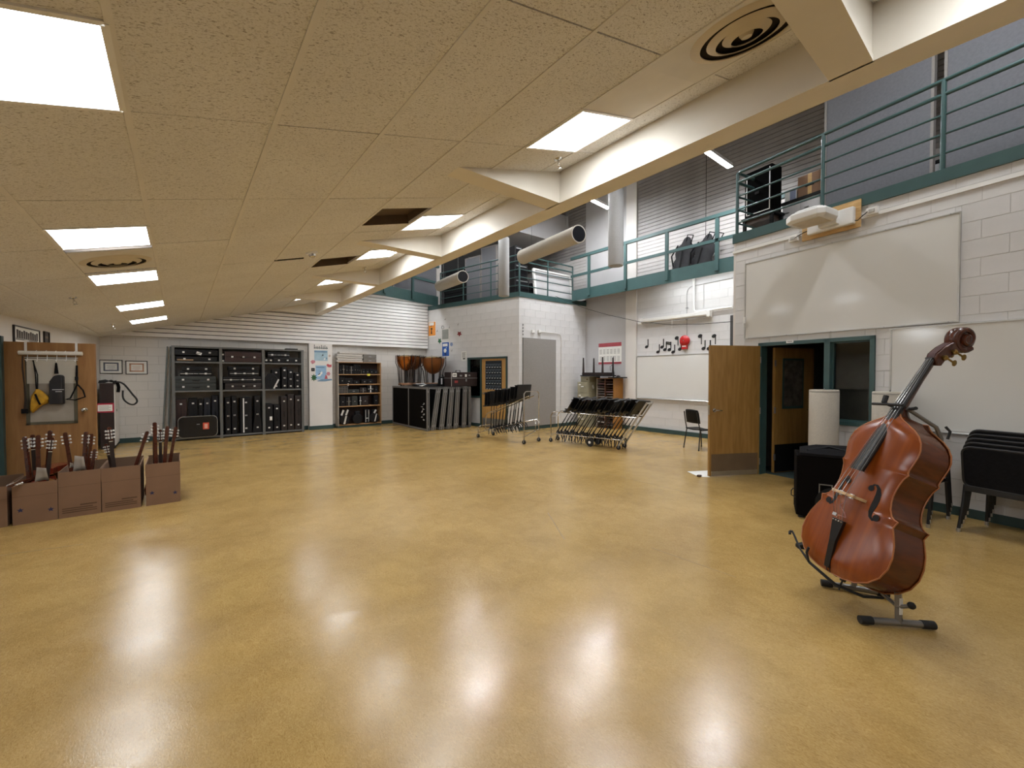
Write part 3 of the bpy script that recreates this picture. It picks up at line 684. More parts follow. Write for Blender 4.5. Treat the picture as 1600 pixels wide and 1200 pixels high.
MB().box(-0.012, 0.012, -0.03, 0, -0.05, 0.05).build('plate', M_WHITE, t, False, 0.003); MB().tube([(0, -0.03, -0.03), (0, -0.05, -0.06), (0, -0.04, -0.12)], 0.006, 8).build('cord', M_WHITE, t, True)

# ---- gallery railing on the right wall
def railing(name, label, wall, posts, zs, z0, ztop, r, x0, x1, off, ret=None, m=M_TEAL):
    t = thing(name, label, 'railing', mtx=wall.mtx(0, off, z0))
    for p in posts: MB().cyl((p, 0, 0), (p, 0, ztop - z0), r, n=12).build('post', m, t, True)
    for i, z in enumerate(zs):
        pts = [(x0, 0, z - z0), (x1, 0, z - z0)]
        if ret and i == 0: pts = [(x0, ret, z - z0), (x0, 0.06, z - z0), (x0 + 0.02, 0.02, z - z0), (x0 + 0.06, 0, z - z0), (x1, 0, z - z0)]
        elif ret: pts = [(x0, ret, z - z0), (x0, 0.0, z - z0), (x1, 0, z - z0)]
        MB().tube(pts, r if i < 2 else r * 0.6, 10).build('rail', m, t, True)
    return t
RZ = [4.94, 4.78, 4.55, 4.33, 4.11]
railing('gallery_railing', 'teal pipe railing of the right gallery above the projector', W_RIGHT, [0.03, RS(1.924), RS(0.722), RS(-0.5), RS(-1.7)], RZ, 3.90, 4.94, 0.024, 0.03, 6.5, 0.03, 0.9)

# ---- things stored on the right gallery
def gal(x, y, z=3.9): return W_RIGHT.mtx(x, y, z)
def fabric_panel(label, x0, x1, y, h, m, z=3.9, wall=W_RIGHT):
    t = thing('sound_baffle', label, 'baffle', mtx=wall.mtx(x0, y, z), group='large fabric panels stored on the galleries')
    w = x1 - x0
    MB().box(0.03, w - 0.03, 0.0, 0.06, 0.03, h - 0.03).build('fabric', m, t)
    MB().box(0, 0.03, -0.01, 0.07, 0, h).box(w - 0.03, w, -0.01, 0.07, 0, h).box(0.03, w - 0.03, -0.01, 0.07, 0, 0.03).box(0.03, w - 0.03, -0.01, 0.07, h - 0.03, h).build('edge_trim', M_GREYPANEL, t)
    return t
a = W_RIGHT.px(1287, 300, 0.75)[0]; b = W_RIGHT.px(1459, 200, 0.75)[0]; c_ = W_RIGHT.px(1474, 200, 0.75)[0]
fabric_panel('tall grey fabric panel behind the gallery railing, left of the gap', a, b, 0.75, 2.55, M_BLUEGREY)
fabric_panel('tall grey fabric panel behind the gallery railing, right of the gap', c_, c_ + 1.9, 0.75, 2.75, M_BLUEGREY)
q = W_RIGHT.px(1466, 200, 1.2)[0]
t = thing('storage_crate', 'pale storage crate in the gap between the two tall grey panels', 'crate', mtx=gal(q - 0.15, 1.2)); MB().box(0, 0.4, 0, 0.4, 0, 0.55).build('body', M_GREYWALL, t, False, 0.01); MB().box(-0.01, 0.41, -0.01, 0.41, 0.55, 0.6).build('lid', M_BLACK, t, False, 0.01)
# black cabinet on a small dark table
x0 = W_RIGHT.px(1163, 280, 0.45)[0]; x1 = W_RIGHT.px(1205, 280, 0.45)[0]; w = x1 - x0
t = thing('side_table', 'small black table on the gallery below the black cabinet', 'table', mtx=gal(x0 - 0.02, 0.45), group=None)
MB().box(-0.02, w + 0.06, -0.02, 0.34, 0.36, 0.40).build('table_top', M_BLACK, t, False, 0.006)
MB().box(0.03, w, 0.02, 0.30, 0.28, 0.36).build('apron', wood('dark_table', '#33251b', '#49372a', 0.6), t)
for x in (0.0, w): 
    for y in (0.0, 0.27): MB().box(x, x + 0.045, y, y + 0.045, 0, 0.36).build('leg', M_BLACK, t)
t = thing('equipment_cabinet', 'black equipment cabinet with a white edged door on the gallery', 'cabinet', mtx=gal(x0, 0.47, 4.30))
MB().box(0, w, 0, 0.28, 0, 0.78).build('body', mat('flat_black_board', '#070707', 0.9, spec=0.05), t, False, 0.006)
e = 0.012; dw = w - 0.04
MB().box(0.03, 0.03 + e, -0.006, 0, 0.04, 0.74).box(dw, dw + e, -0.006, 0, 0.04, 0.74).box(0.03, dw, -0.006, 0, 0.04, 0.04 + e).build('door_edge', M_WHITE, t)
MB().box(dw * 0.45, dw * 0.6, -0.02, 0, 0.36, 0.40).build('handle', M_BLACKM, t)
x0 = W_RIGHT.px(1222, 320, 0.85)[0]; x1 = W_RIGHT.px(1283, 300, 0.85)[0]; w = x1 - x0
t = thing('file_cabinet', 'pale grey double cabinet on the gallery under the cartons', 'cabinet', mtx=gal(x0, 0.85))
MB().box(0, w, 0.01, 0.5, 0, 0.56).build('body', M_GREYWALL, t)
for k in range(2): 
    dd = MB().box(k * w / 2 + 0.01, (k + 1) * w / 2 - 0.01, -0.005, 0.01, 0.02, 0.54).build('door', M_GREYWALL, t, False, 0.003); MB().box(k * w / 2 + 0.06, k * w / 2 + 0.12, -0.02, -0.005, 0.40, 0.415).build('handle', M_STEEL, dd)
MB().box(-0.02, w + 0.02, -0.02, 0.52, 0.56, 0.60).build('top', M_BLACK, t)
t = thing('carton', 'brown cardboard carton on the pale gallery cabinet', 'box', mtx=gal(x0 + w * 0.36, 0.91, 4.50)); MB().box(0, w * 0.62, 0, 0.35, 0, 0.36).build('body', M_CARD, t, False, 0.004); MB().box(w * 0.26, w * 0.36, -0.002, 0.0, 0, 0.36).build('tape', M_PLY, t); MB().box(w * 0.2, w * 0.42, -0.004, 0, 0.16, 0.2).build('hand_hole', M_DARKGAP, t)
t = thing('carton', 'small white box beside the brown carton on the gallery', 'box', mtx=gal(x0 + 0.01, 0.91, 4.50)); MB().box(0, w * 0.30, 0, 0.28, 0, 0.20).build('body', M_PAPER, t, False, 0.004); MB().box(w * 0.14, w * 0.3, -0.002, 0, 0.02, 0.18).build('label_print', mat('bluish_print', '#8790a8', 0.7), t)

# ================================================================ left side: open door with hooks, pictures, dark cabinet
hp = onz(4.4, 533, 2.0); tp = onz(149, 537, 2.0)
hinge = (hp.x + 0.01, hp.y)
dl = math.hypot(tp.x - hinge[0], tp.y - hinge[1])
d1 = door_leaf('door_1', 'open tan door with a window and a rack of hooks at the left', hinge, (tp.x, tp.y), dl, 1.985, M_DOORL)
dM = d1.matrix_world.copy(); dI = dM.inverted()
def dpx(x, y, off=-0.024):
    n = dM.to_3x3() @ Vector((0, 1, 0)); p = hit(x, y, n, dM @ Vector((0, off, 0))); q = dI @ p; return q.x, q.z
def drect(x0, y0, x1, y1):
    a = dpx(x0, y0); b = dpx(x1, y1); return a[0], b[0], b[1], a[1]
fx0, fx1, fz0, fz1 = drect(39, 557, 122, 661)
b_ = 0.035
MB().box(fx0, fx1, -0.030, -0.0221, fz0, fz0 + b_).box(fx0, fx1, -0.030, -0.0221, fz1 - b_, fz1).box(fx0, fx0 + b_, -0.030, -0.0221, fz0, fz1).box(fx1 - b_, fx1, -0.030, -0.0221, fz0, fz1).build('window_frame', mat('olive_metal', '#5d5746', 0.5, 0.3), d1)
MB().box(fx0 + b_, fx1 - b_, -0.026, -0.0221, fz0 + b_, fz1 - b_).build('window_pane', mat('papered_pane', '#9a9184', 0.25, var=0.12, vscale=5), d1)
pr = drect(40, 560, 122, 599); MB().box(pr[0] + 0.01, pr[1] - 0.01, -0.034, -0.0305, pr[2], pr[3]).build('paper_cover', mat('aged_paper', '#b9b2a4', 0.8, var=0.05), d1)
kx, kz = dpx(133, 640); lever(d1, kx, kz, -1, 0.026, True)
for z in (0.2, 1.0, 1.8): MB().cyl((-0.01, -0.02, z - 0.05), (-0.01, -0.02, z + 0.05), 0.009, n=8).build('hinge', M_STEEL, d1, True)
o = MB().box(-0.06, 0.0, -0.05, 0.05, 0, 2.06).build('door_frame_left', M_TEALD); o.matrix_world = frame_mtx((1, 0, 0), (0, 1, 0), (0, 0, 1), (hinge[0] - 0.0, hinge[1] - 0.06, 0)); struct(o, 'dark teal door jamb at the left picture edge')
# over-door hook rack
rx0, rz = dpx(31, 551); rx1, _ = dpx(130, 552)
t = thing('door_hook_rack', 'white over-door rail with plastic sleeve and hooks on the left door', 'hook rack', mtx=dM @ Matrix.Translation((rx0, -0.0, rz)))
L = rx1 - rx0
MB().cyl((0, -0.055, 0), (L, -0.055, 0), 0.026, n=14).build('sleeve', mat('cloudy_plastic', '#d9d5cc', 0.2, var=0.06), t, True)
for k, fx in enumerate((0.09, 0.89)):
    MB().box(L * fx - 0.012, L * fx + 0.012, -0.030, -0.026, -0.02, 1.99 - rz).box(L * fx - 0.012, L * fx + 0.012, -0.030, 0.030, 1.99 - rz + 0.012, 1.99 - rz + 0.017).build('hanger_strap', M_WHITE, t)
for z in (-0.06, -0.085): MB().cyl((L * 0.08, -0.045, z), (L * 0.92, -0.045, z), 0.004, n=6).build('wire_rail', M_WHITE, t, True)
for k in range(6):
    x = L * (0.12 + 0.152 * k)
    MB().tube([(x, -0.085, 0.01), (x, -0.055, 0.03), (x, -0.03, 0.0), (x, -0.04, -0.09), (x, -0.06, -0.11), (x, -0.08, -0.09)], 0.004, 6).build('hook', M_WHITE, t, True)
def hang(name, label, cat): return thing(name, label, cat, mtx=dM @ Matrix.Translation((0, -0.07, 0)))
# yellow bag with dark strap
t = hang('drawstring_bag', 'yellow cloth bag with a dark strap hanging on the door', 'bag')
P = [dpx(*q, -0.07) for q in ((48, 632), (50, 618), (58, 607), (66, 611), (79, 623), (75, 630), (66, 633), (52, 645), (48, 641))]
bag = MB(); n = len(P); cx = sum(p[0] for p in P) / n; cz = sum(p[1] for p in P) / n
vs = []; 
for y, k in ((0.03, 0.8), (0.01, 1.0), (-0.02, 1.0), (-0.05, 0.72)): vs += [(cx + (p[0] - cx) * k, y, cz + (p[1] - cz) * k) for p in P]
fs = [tuple(range(n))] + [tuple(3 * n + i for i in range(n))[::-1]] + [(l * n + i, l * n + (i + 1) % n, (l + 1) * n + (i + 1) % n, (l + 1) * n + i) for l in range(3) for i in range(n)]
bag._add(vs, fs).build('pouch', mat('yellow_cloth', '#b98a1e', 0.8, var=0.25, vscale=14, bump=0.4, bscale=25), t, True)
a = dpx(52, 563, -0.07); b = dpx(58, 608, -0.07); c = dpx(66, 632, -0.07)
MB().tube([(a[0], 0, a[1]), (a[0] + 0.02, -0.01, (a[1] + b[1]) / 2), (b[0], -0.02, b[1])], 0.007, 6).tube([(a[0] - 0.004, 0.0, a[1]), (a[0] + 0.035, 0, (a[1] + b[1]) / 2), (b[0] + 0.01, -0.02, b[1])], 0.006, 6).build('strap', M_BLACKF, t, True)
MB().tube([(b[0], -0.055, b[1] - 0.06), ((b[0] + c[0]) / 2, -0.06, (b[1] + c[1]) / 2 - 0.03), (c[0], -0.055, c[1])], 0.011, 6).build('binding', M_BLACKF, t, True)
# black bag
t = hang('gig_bag', 'black padded bag with pale lettering hanging mid door', 'bag')
r = dpx(77, 590, -0.07) + dpx(101, 631, -0.07)
x0, z1, x1, z0 = r
pts = [(x0, z0), (x1, z0), (x1, z1 + 0.02), (x1 - 0.03, z1 + 0.04), (x0 + 0.05, z1 + 0.02), (x0 + 0.01, z1 - 0.05)]
MB().prism(pts, -0.05, 0.03, 'xz').build('bag_body', mat('black_nylon', '#17161a', 0.5, var=0.3, vscale=12, bump=0.3, bscale=18), t, False, 0.015)
a = dpx(88, 567, -0.07); MB().prism([(a[0] - 0.008, a[1]), (a[0] + 0.008, a[1]), ((x0 + x1) / 2 + 0.02, z1 + 0.05), ((x0 + x1) / 2 - 0.02, z1 + 0.05)], -0.01, 0.0, 'xz').build('strap', M_BLACKF, t)
for k, (w_, dz) in enumerate(((0.11, 0.16), (0.06, 0.185))): MB().box(x0 + 0.04 + 0.03 * k, x0 + 0.04 + 0.03 * k + w_, -0.0525, -0.05, z1 - dz, z1 - dz + 0.008).build('lettering', M_GREYWALL, t)
# black strap loop and dark strap
t = hang('shoulder_strap', 'black webbing strap looped on the right door hook', 'strap')
Q = [dpx(*q, -0.07) for q in ((120, 571), (120, 592), (121, 601), (110, 622), (103, 624), (118, 625), (133, 620), (130, 610), (122, 601))]
MB().tube([(p[0], -0.005 * (i % 3), p[1]) for i, p in enumerate(Q)], [0.012, 0.014, 0.01] + [0.009] * 6, 6).build('webbing', M_BLACKF, t, True)
MB().box(Q[1][0] - 0.015, Q[1][0] + 0.015, -0.02, 0.01, Q[1][1] - 0.02, Q[1][1] + 0.03).build('buckle', M_BLACK, t, False, 0.004)
t = hang('belt_strap', 'dark brown strap dangling at the left end of the hook rail', 'strap')
Q = [dpx(*q, -0.07) for q in ((35, 556), (35, 575), (38, 600), (40, 625), (39, 640))]
MB().tube([(p[0], 0, p[1]) for p in Q], [0.008, 0.009, 0.008, 0.012, 0.014], 6).build('webbing', mat('brown_webbing', '#2e2118', 0.8), t, True); MB().box(Q[4][0] - 0.03, Q[4][0] + 0.03, -0.02, 0.0, Q[4][1] - 0.05, Q[4][1] + 0.01).build('strap_end', M_BLACKF, t, False, 0.006)

# ---- pictures on the left wall and far wall
def framed(label, wall, r, fm, paper, lines, off=0.0, inner=None, name='framed_certificate', cat='picture', gname=None):
    t = thing(name, label, cat, mtx=wall.mtx(r[0], off, r[2]), group=gname); w, h = r[1] - r[0], r[3] - r[2]; e = 0.016
    MB().box(0, w, -0.022, 0, 0, e).box(0, w, -0.022, 0, h - e, h).box(0, e, -0.022, 0, e, h - e).box(w - e, w, -0.022, 0, e, h - e).build('frame', fm, t)
    MB().box(e, w - e, -0.010, 0, e, h - e).build('paper', paper, t)
    if inner:
        a, c = 0.17 * w, 0.19 * h; b2 = 0.03
        mb = MB(); mb.box(a, w - a, -0.012, -0.010, c, c + b2).box(a, w - a, -0.012, -0.010, h - c - b2, h - c).box(a, a + b2, -0.012, -0.010, c, h - c).box(w - a - b2, w - a, -0.012, -0.010, c, h - c); mb.build('border_print', inner, t)
    for (a, b, c, d, m_) in lines: MB().box(a * w, b * w, -0.0125, -0.010, c * h, d * h).build('printed_lines', m_, t)
    return t
m_ink = mat('grey_ink', '#84807c', 0.8); m_ink2 = mat('blue_grey_ink', '#6c707c', 0.8); m_ink3 = mat('tan_ink', '#c69a80', 0.8); m_dkf = mat('dark_frame', '#1d1715', 0.4)
ink = lambda m_: [(0.3, 0.7, 0.56, 0.585, m_), (0.34, 0.66, 0.48, 0.50, m_), (0.3, 0.7, 0.40, 0.42, m_), (0.4, 0.6, 0.32, 0.335, m_)]
framed('framed certificate with a blue-grey border, left of the pair', W_BACK, W_BACK.rect(155, 562, 192, 584), m_dkf, M_PAPER, ink(m_ink2), 0, m_ink2)
framed('framed certificate with a pale tan border, right of the pair', W_BACK, W_BACK.rect(196, 563.5, 231, 585), m_dkf, M_PAPER, ink(m_ink3), 0, m_ink3)
r = W_LEFT.rect(19, 506, 60, 534); r = (r[0], r[1], W_LEFT.px(40, 538)[1], W_LEFT.px(40, 512)[1])
framed('dark framed group photograph on the left wall above the open door', W_LEFT, r, m_dkf, M_PAPER, [(0.1 + 0.085 * k, 0.165 + 0.085 * k, 0.30, 0.78 - 0.04 * (k % 3), mat('group_photo_ink', '#463f3c', 0.8)) for k in range(10)] + [(0.08, 0.92, 0.18, 0.30, m_ink)], 0, None, 'framed_photograph')
r = (W_LEFT.px(67, 520)[0], W_LEFT.px(75, 520)[0], W_LEFT.px(70, 536)[1], W_LEFT.px(70, 518)[1])
framed('small dark plaque beside the framed group photograph', W_LEFT, r, m_dkf, mat('dark_plaque', '#4b403a', 0.5), [(0.2, 0.8, 0.4, 0.6, mat('plaque_brass', '#7c6a50', 0.4, 0.5))], 0, None, 'wall_plaque', 'plaque')

# ---- dark upright cabinet with cables
t = thing('upright_cabinet', 'dark brown upright cabinet with pale side in the far left corner', 'cabinet', (-1.33, 12.3, 0))
m_dkw = wood('dark_brown_veneer', '#1c0f0d', '#2a1714', 0.45)
MB().box(0.0, 0.22, 0.0, 0.03, 0.0, 1.38).build('front', m_dkw, t, False, 0.004)
MB().box(0.0, 0.23, 0.03, 0.80, 0.06, 1.36).build('body', M_PLASTER, t, False, 0.004)
MB().box(0.0, 0.24, -0.01, 0.81, 1.38, 1.40).build('top', m_dkw, t)
MB().box(0.02, 0.22, 0.06, 0.78, 0.0, 0.06).build('base', M_BLACK, t)
MB().box(0.23, 0.238, 0.3, 0.34, 0.78, 0.83).build('lock', M_STEEL, t)
t = thing('sign_sheet', 'white notice in a red border taped to the dark cabinet', 'sign', (-1.38, 12.298, 0.78))
MB().box(0.0, 0.27, -0.004, 0, 0, 0.20).build('red_border', mat('red_card', '#a02038', 0.7), t); MB().box(0.02, 0.245, -0.006, -0.004, 0.03, 0.165).build('sheet', M_PAPER, t)
for k in range(4): MB().box(0.04, 0.22 - 0.03 * (k % 2), -0.0065, -0.006, 0.055 + 0.026 * k, 0.063 + 0.026 * k).build('printed_lines', m_ink, t)
o = MB().box(-1.42, -1.395, 12.285, 12.2985, 1.03, 1.25).build('paper_slip', M_PAPER); tag(o, 'narrow white slip at the edge of the dark cabinet', 'paper')
t = thing('cable_coil', 'black cable coil on the dark cabinet with a loop hanging down', 'cable', (-1.33, 12.3, 1.40))
for k in range(4):
    y = 0.05 + 0.03 * k; MB().tube([(-0.02, y + 0.02, 0.014 + 0.012 * k), (0.08, y, 0.022 + 0.016 * k), (0.17, y + 0.04, 0.03 + 0.012 * (3 - k)), (0.25, y + 0.06, 0.02 + 0.01 * k)], 0.012, 6).build('cable_strand', M_RUBBER, t, True)
LP = [ony(x, y, 12.36) for x, y in ((176, 598), (186, 597), (193, 600), (199, 606), (207, 616), (213, 623), (214, 628), (209, 632), (202, 631), (195, 626), (192, 620), (192, 610))]
MB().tube(smooth_path([p - Vector((-1.33, 12.3, 1.40)) for p in LP]), 0.017, 8).build('hanging_loop', M_RUBBER, t, True)
MB().tube([(0.22, 0.1, 0.03), (0.27, 0.14, 0.0), (0.28, 0.2, -0.09), (0.27, 0.2, -0.2)], 0.03, 8).build('cable_tie', M_BLACKF, t, True)

# ---- cardboard boxes of guitars
BOXY, BD = 6.63, 0.62
boxes = [(-1.76, -1.42, 0.42, 'cardboard box cut by the left picture edge'), (-1.385, -1.06, 0.43, 'sagging cardboard box with blue stamps, behind the fallen guitar'),
         (-1.055, -0.722, 0.505, 'cardboard box with printed bottom lines, third from the right'), (-0.715, -0.382, 0.505, 'cardboard box with printed bottom lines, second from the right'),
         (-0.335, -0.012, 0.50, 'cardboard box with two blue star stamps at the right end')]
m_stamp = mat('blue_stamp', '#2c2e4e', 0.8); m_print = mat('brown_print', '#5f4735', 0.85); m_tape = mat('packing_tape', '#8f7259', 0.4)
for i, (x0, x1, h, lab) in enumerate(boxes):
    t = thing('cardboard_box', lab, 'box', (x0, BOXY, 0), 0, 'open cardboard boxes of guitars'); w = x1 - x0; th = 0.006
    MB().box(0, w, 0, th, 0.0, h).build('front_panel', M_CARD, t)
    MB().box(0, w, BD - th, BD, 0.0, h + 0.02).build('back_panel', M_CARDIN, t)
    for s, n_ in ((0, 'side_panel'), (w - th, 'side_panel')): MB().box(s, s + th, th, BD - th, 0.0, h + 0.005).build(n_, M_CARD, t)
    MB().box(th, w - th, th, BD - th, 0.0, 0.008).build('bottom_panel', M_CARDIN, t)
    MB().box(0.0, w, -0.0012, 0.0, h * 0.68, h * 0.685).build('crease', m_print, t)
    MB().box(-0.004, 0.0, 0.0, BD * 0.9, h - 0.14, h - 0.004).build('side_flap', M_CARD, t) if i in (3, 4) else None
    if i in (2, 3):
        for k in range(3): MB().box(w * 0.08, w * (0.90 - 0.1 * (k == 2)), -0.001, 0.0, 0.05 + 0.022 * k, 0.062 + 0.022 * k).build('printed_lines', m_print, t)
        MB().box(w * 0.5, w * 0.9, -0.001, 0.0, 0.12, 0.135).build('printed_lines', m_print, t)
    if i in (1, 4):
        for fx in (0.17, 0.84):
            st = []
            for k in range(10): a = math.pi / 2 + k * math.pi / 5; r_ = 0.026 if k % 2 == 0 else 0.012; st.append((w * fx + r_ * math.cos(a), 0.12 + 0.03 * (fx < 0.5) + r_ * math.sin(a)))
            MB().prism(st, -0.001, 0.0, 'xz').build('star_stamp', m_stamp, t)
# guitars: (box index, slot 0..3, depth in box, head pixel, neck-joint colour)
m_gneck = wood('red_guitar_neck', '#3a1a10', '#562818', 0.25, (8, 8, 8), 0.2); m_gbody = wood('red_guitar_body', '#5d1f14', '#7d3520', 0.25, (6, 6, 6), 0.4); m_gtop = wood('spruce_guitar_top', '#9b6a35', '#b38145', 0.3, (6, 6, 6), 0.3)
m_fret = mat('fretboard', '#241610', 0.4); m_bone = mat('ivory_plastic', '#d8d0bc', 0.4)
def guitar(label, bot, head, facing=1, tuners=True):
    """local: y up the neck, x across the fretboard, z out of the front; full length 0.96, scaled to fit between the two points"""
    bot, head = Vector(bot), Vector(head); ax = head - bot; Ln = ax.length; ax.normalize()
    yw = facing; xx = Vector((math.cos(yw), math.sin(yw), 0)); xx = (xx - ax * xx.dot(ax)).normalized(); zz = xx.cross(ax)
    k = Ln / 0.96; M_ = frame_mtx(xx * k, ax * k, zz * k, bot)
    t = thing('guitar', label, 'guitar', mtx=Matrix.Translation(bot) @ frame_mtx(xx, ax, zz, (0, 0, 0)), group='guitars standing in cardboard boxes')
    t.scale = (k, k, k)
    ol = []
    for s in (1, -1):
        hw = [(0.02, 0.0), (0.075, 0.01), (0.112, 0.06), (0.12, 0.13), (0.10, 0.21), (0.08, 0.26), (0.087, 0.33), (0.09, 0.37), (0.068, 0.42), (0.025, 0.44)]
        ol += [(s * a, b) for a, b in (hw if s == 1 else hw[::-1])]
    MB().prism(ol, -0.035, 0.033, 'xy').build('body', m_gbody, t); MB().prism(ol, 0.033, 0.037, 'xy').build('soundboard', m_gtop, t)
    MB().prism([(-0.020, 0.42), (0.020, 0.42), (0.017, 0.78), (-0.017, 0.78)], 0.012, 0.036, 'xy').build('neck', m_gneck, t); MB().prism([(-0.021, 0.36), (0.021, 0.36), (0.017, 0.78), (-0.017, 0.78)], 0.037, 0.043, 'xy').build('fretboard', m_fret, t)
    MB().box(-0.017, 0.017, 0.777, 0.783, 0.036, 0.046).build('nut', m_bone, t)
    hd = [(-0.016, 0.78), (0.016, 0.78), (0.021, 0.81), (0.019, 0.95), (0.008, 0.96), (-0.008, 0.96), (-0.019, 0.95), (-0.021, 0.81)]
    h_ = MB().prism(hd, 0.014, 0.032, 'xy').build('headstock', m_gneck, t)
    for j in range(3):
        y = 0.825 + 0.042 * j
        for s in (-1, 1):
            MB().cyl((s * 0.020, y, 0.022), (s * 0.030, y, 0.022), 0.005, n=6).ball((s * 0.035, y, 0.022), 0.0125, 8, (1, 1, 0.8)).box(s * 0.013 - 0.006, s * 0.013 + 0.006, y - 0.014, y + 0.014, 0.032, 0.037).build('tuner', M_SILV, h_, True)
    MB().box(-0.004, 0.004, 0.80, 0.93, 0.032, 0.034).build('string_slot', m_fret, h_)
    return t
GU = [(1, 0.1, 0.12, (35, 683)), (1, 0.38, 0.42, (52, 679)), (1, 0.55, 0.2, (59, 680)), (1, 0.72, 0.45, (76, 673)), (1, 0.9, 0.25, (82, 683)),
      (2, 0.1, 0.35, (101, 676)), (2, 0.45, 0.15, (132, 675)), (2, 0.72, 0.45, (144, 678)), (2, 0.9, 0.2, (147, 702)),
      (3, 0.16, 0.30, (170, 667)), (3, 0.36, 0.5, (166, 693)), (3, 0.75, 0.25, (230, 674)),
      (4, 0.10, 0.22, (243, 660)), (4, 0.38, 0.5, (250, 671)), (4, 0.62, 0.25, (262, 666)), (4, 0.85, 0.42, (275, 667))]
bl = ['leftmost cardboard box', 'box behind the fallen guitar', 'third box from the right', 'second box from the right', 'right end box']
cnt = {}
for (bi, fx, fy, hpx) in GU:
    x0, x1 = boxes[bi][:2]; k = cnt.get(bi, 0); cnt[bi] = k + 1
    Y = BOXY + 0.12 + fy * 0.55
    head = ony(*hpx, Y + 0.02)
    guitar('small red-brown guitar, %s from left in the %s' % (ORD[k], bl[bi]), ((x0 + x1) / 2 + (fx - 0.5) * 0.09 - 0.03, Y, 0.03), head, random.uniform(-0.7, 0.5) + (math.pi if random.random() < 0.6 else 0))
a = ony(92, 738, BOXY + 0.02); b = ony(14, 757, BOXY - 0.18)
g = guitar('fallen guitar lying across the box tops, headstock toward the viewer', Vector((-1.13, 7.30, 0.49)), b, -0.34)
for k, (x, y, w_, h_) in enumerate(((65, 741, 13, 19), (124, 724, 13, 22), (112, 727, 5, 7))):
    p = ony(x, y, BOXY + 0.03 + 0.04 * k); s = 1 / 125
    o = MB()._add([(p.x + w_ * s * (u - 0.5) * (1 - 0.25 * v), p.y + 0.03 * math.sin(3 * u + 2 * v), p.z + h_ * s * (v - 0.5) * (1 - 0.12 * u)) for v in (0, 0.33, 0.66, 1) for u in (0, 0.33, 0.66, 1)], [(r * 4 + c, r * 4 + c + 1, r * 4 + c + 5, r * 4 + c + 4) for r in range(3) for c in range(3)]).build('paper_sheet', mat('shaded_paper', '#a79f95', 0.85), None, True); so = o.modifiers.new('thick', 'SOLIDIFY'); so.thickness = 0.002; tag(o, ('crumpled white sheet over the fallen guitar', 'white sheet standing in the third box from the right', 'small white scrap in the third box from the right')[k], 'paper')  # white paper, its colour greyed to stand for the shade it lies in

# ================================================================ far wall: case shelves, bookcase, timpani, staging
SY = 12.72; SXS = [ony(x, 600, SY).x for x in (271, 345.5, 412, 473)]; SZ = [0.05, 1.185, 1.885, 2.255]
t = thing('case_shelf', 'wide grey shelf unit packed with instrument cases', 'shelf', (SXS[0], SY, 0)); W_ = SXS[3] - SXS[0]
for i, x in enumerate(SXS): MB().box(x - SXS[0] - 0.03, x - SXS[0] + 0.03, 0, 0.42, 0, 2.27).build('upright', M_GREYSHELF, t)
for i, z in enumerate(SZ): MB().box(-0.03, W_ + 0.03, 0.005, 0.42, z - 0.02, z + 0.02).build('shelf_board', M_GREYSHELF, t)
MB().box(-0.03, W_ + 0.03, 0.40, 0.42, 0.07, 2.23).build('back_board', M_SHELFBACK, t); MB().box(0, W_, 0.03, 0.4, 0, 0.03).build('plinth', M_BLACK, t)
t = thing('leaning_board', 'grey-green board leaning at the left end of the case shelf, outer one', 'board', (SXS[0] - 0.14, SY + 0.05, 0.01)); MB().obox((-0.02, 0.1, 1.12), (0.014, 0, 0), (0, 0.14, 0), (0.06, 0, 1.12)).build('board', mat('grey_green_board', '#555955', 0.7), t)
t = thing('leaning_board', 'grey-green board leaning at the left end of the case shelf, inner one', 'board', (SXS[0] - 0.08, SY + 0.02, 0.01)); MB().obox((0.0, 0.14, 1.12), (0.012, 0, 0), (0, 0.14, 0), (0.035, 0, 1.12)).build('board', mat('grey_green_board2', '#4b4f4c', 0.7), t)
o = MB().box(SXS[2] + 0.55, SXS[2] + 0.85, SY + 0.1, SY + 0.3, 2.276, 2.31).build('flat_case', M_BLACK, None, False, 0.008); tag(o, 'thin black case lying on top of the case shelf', 'case')

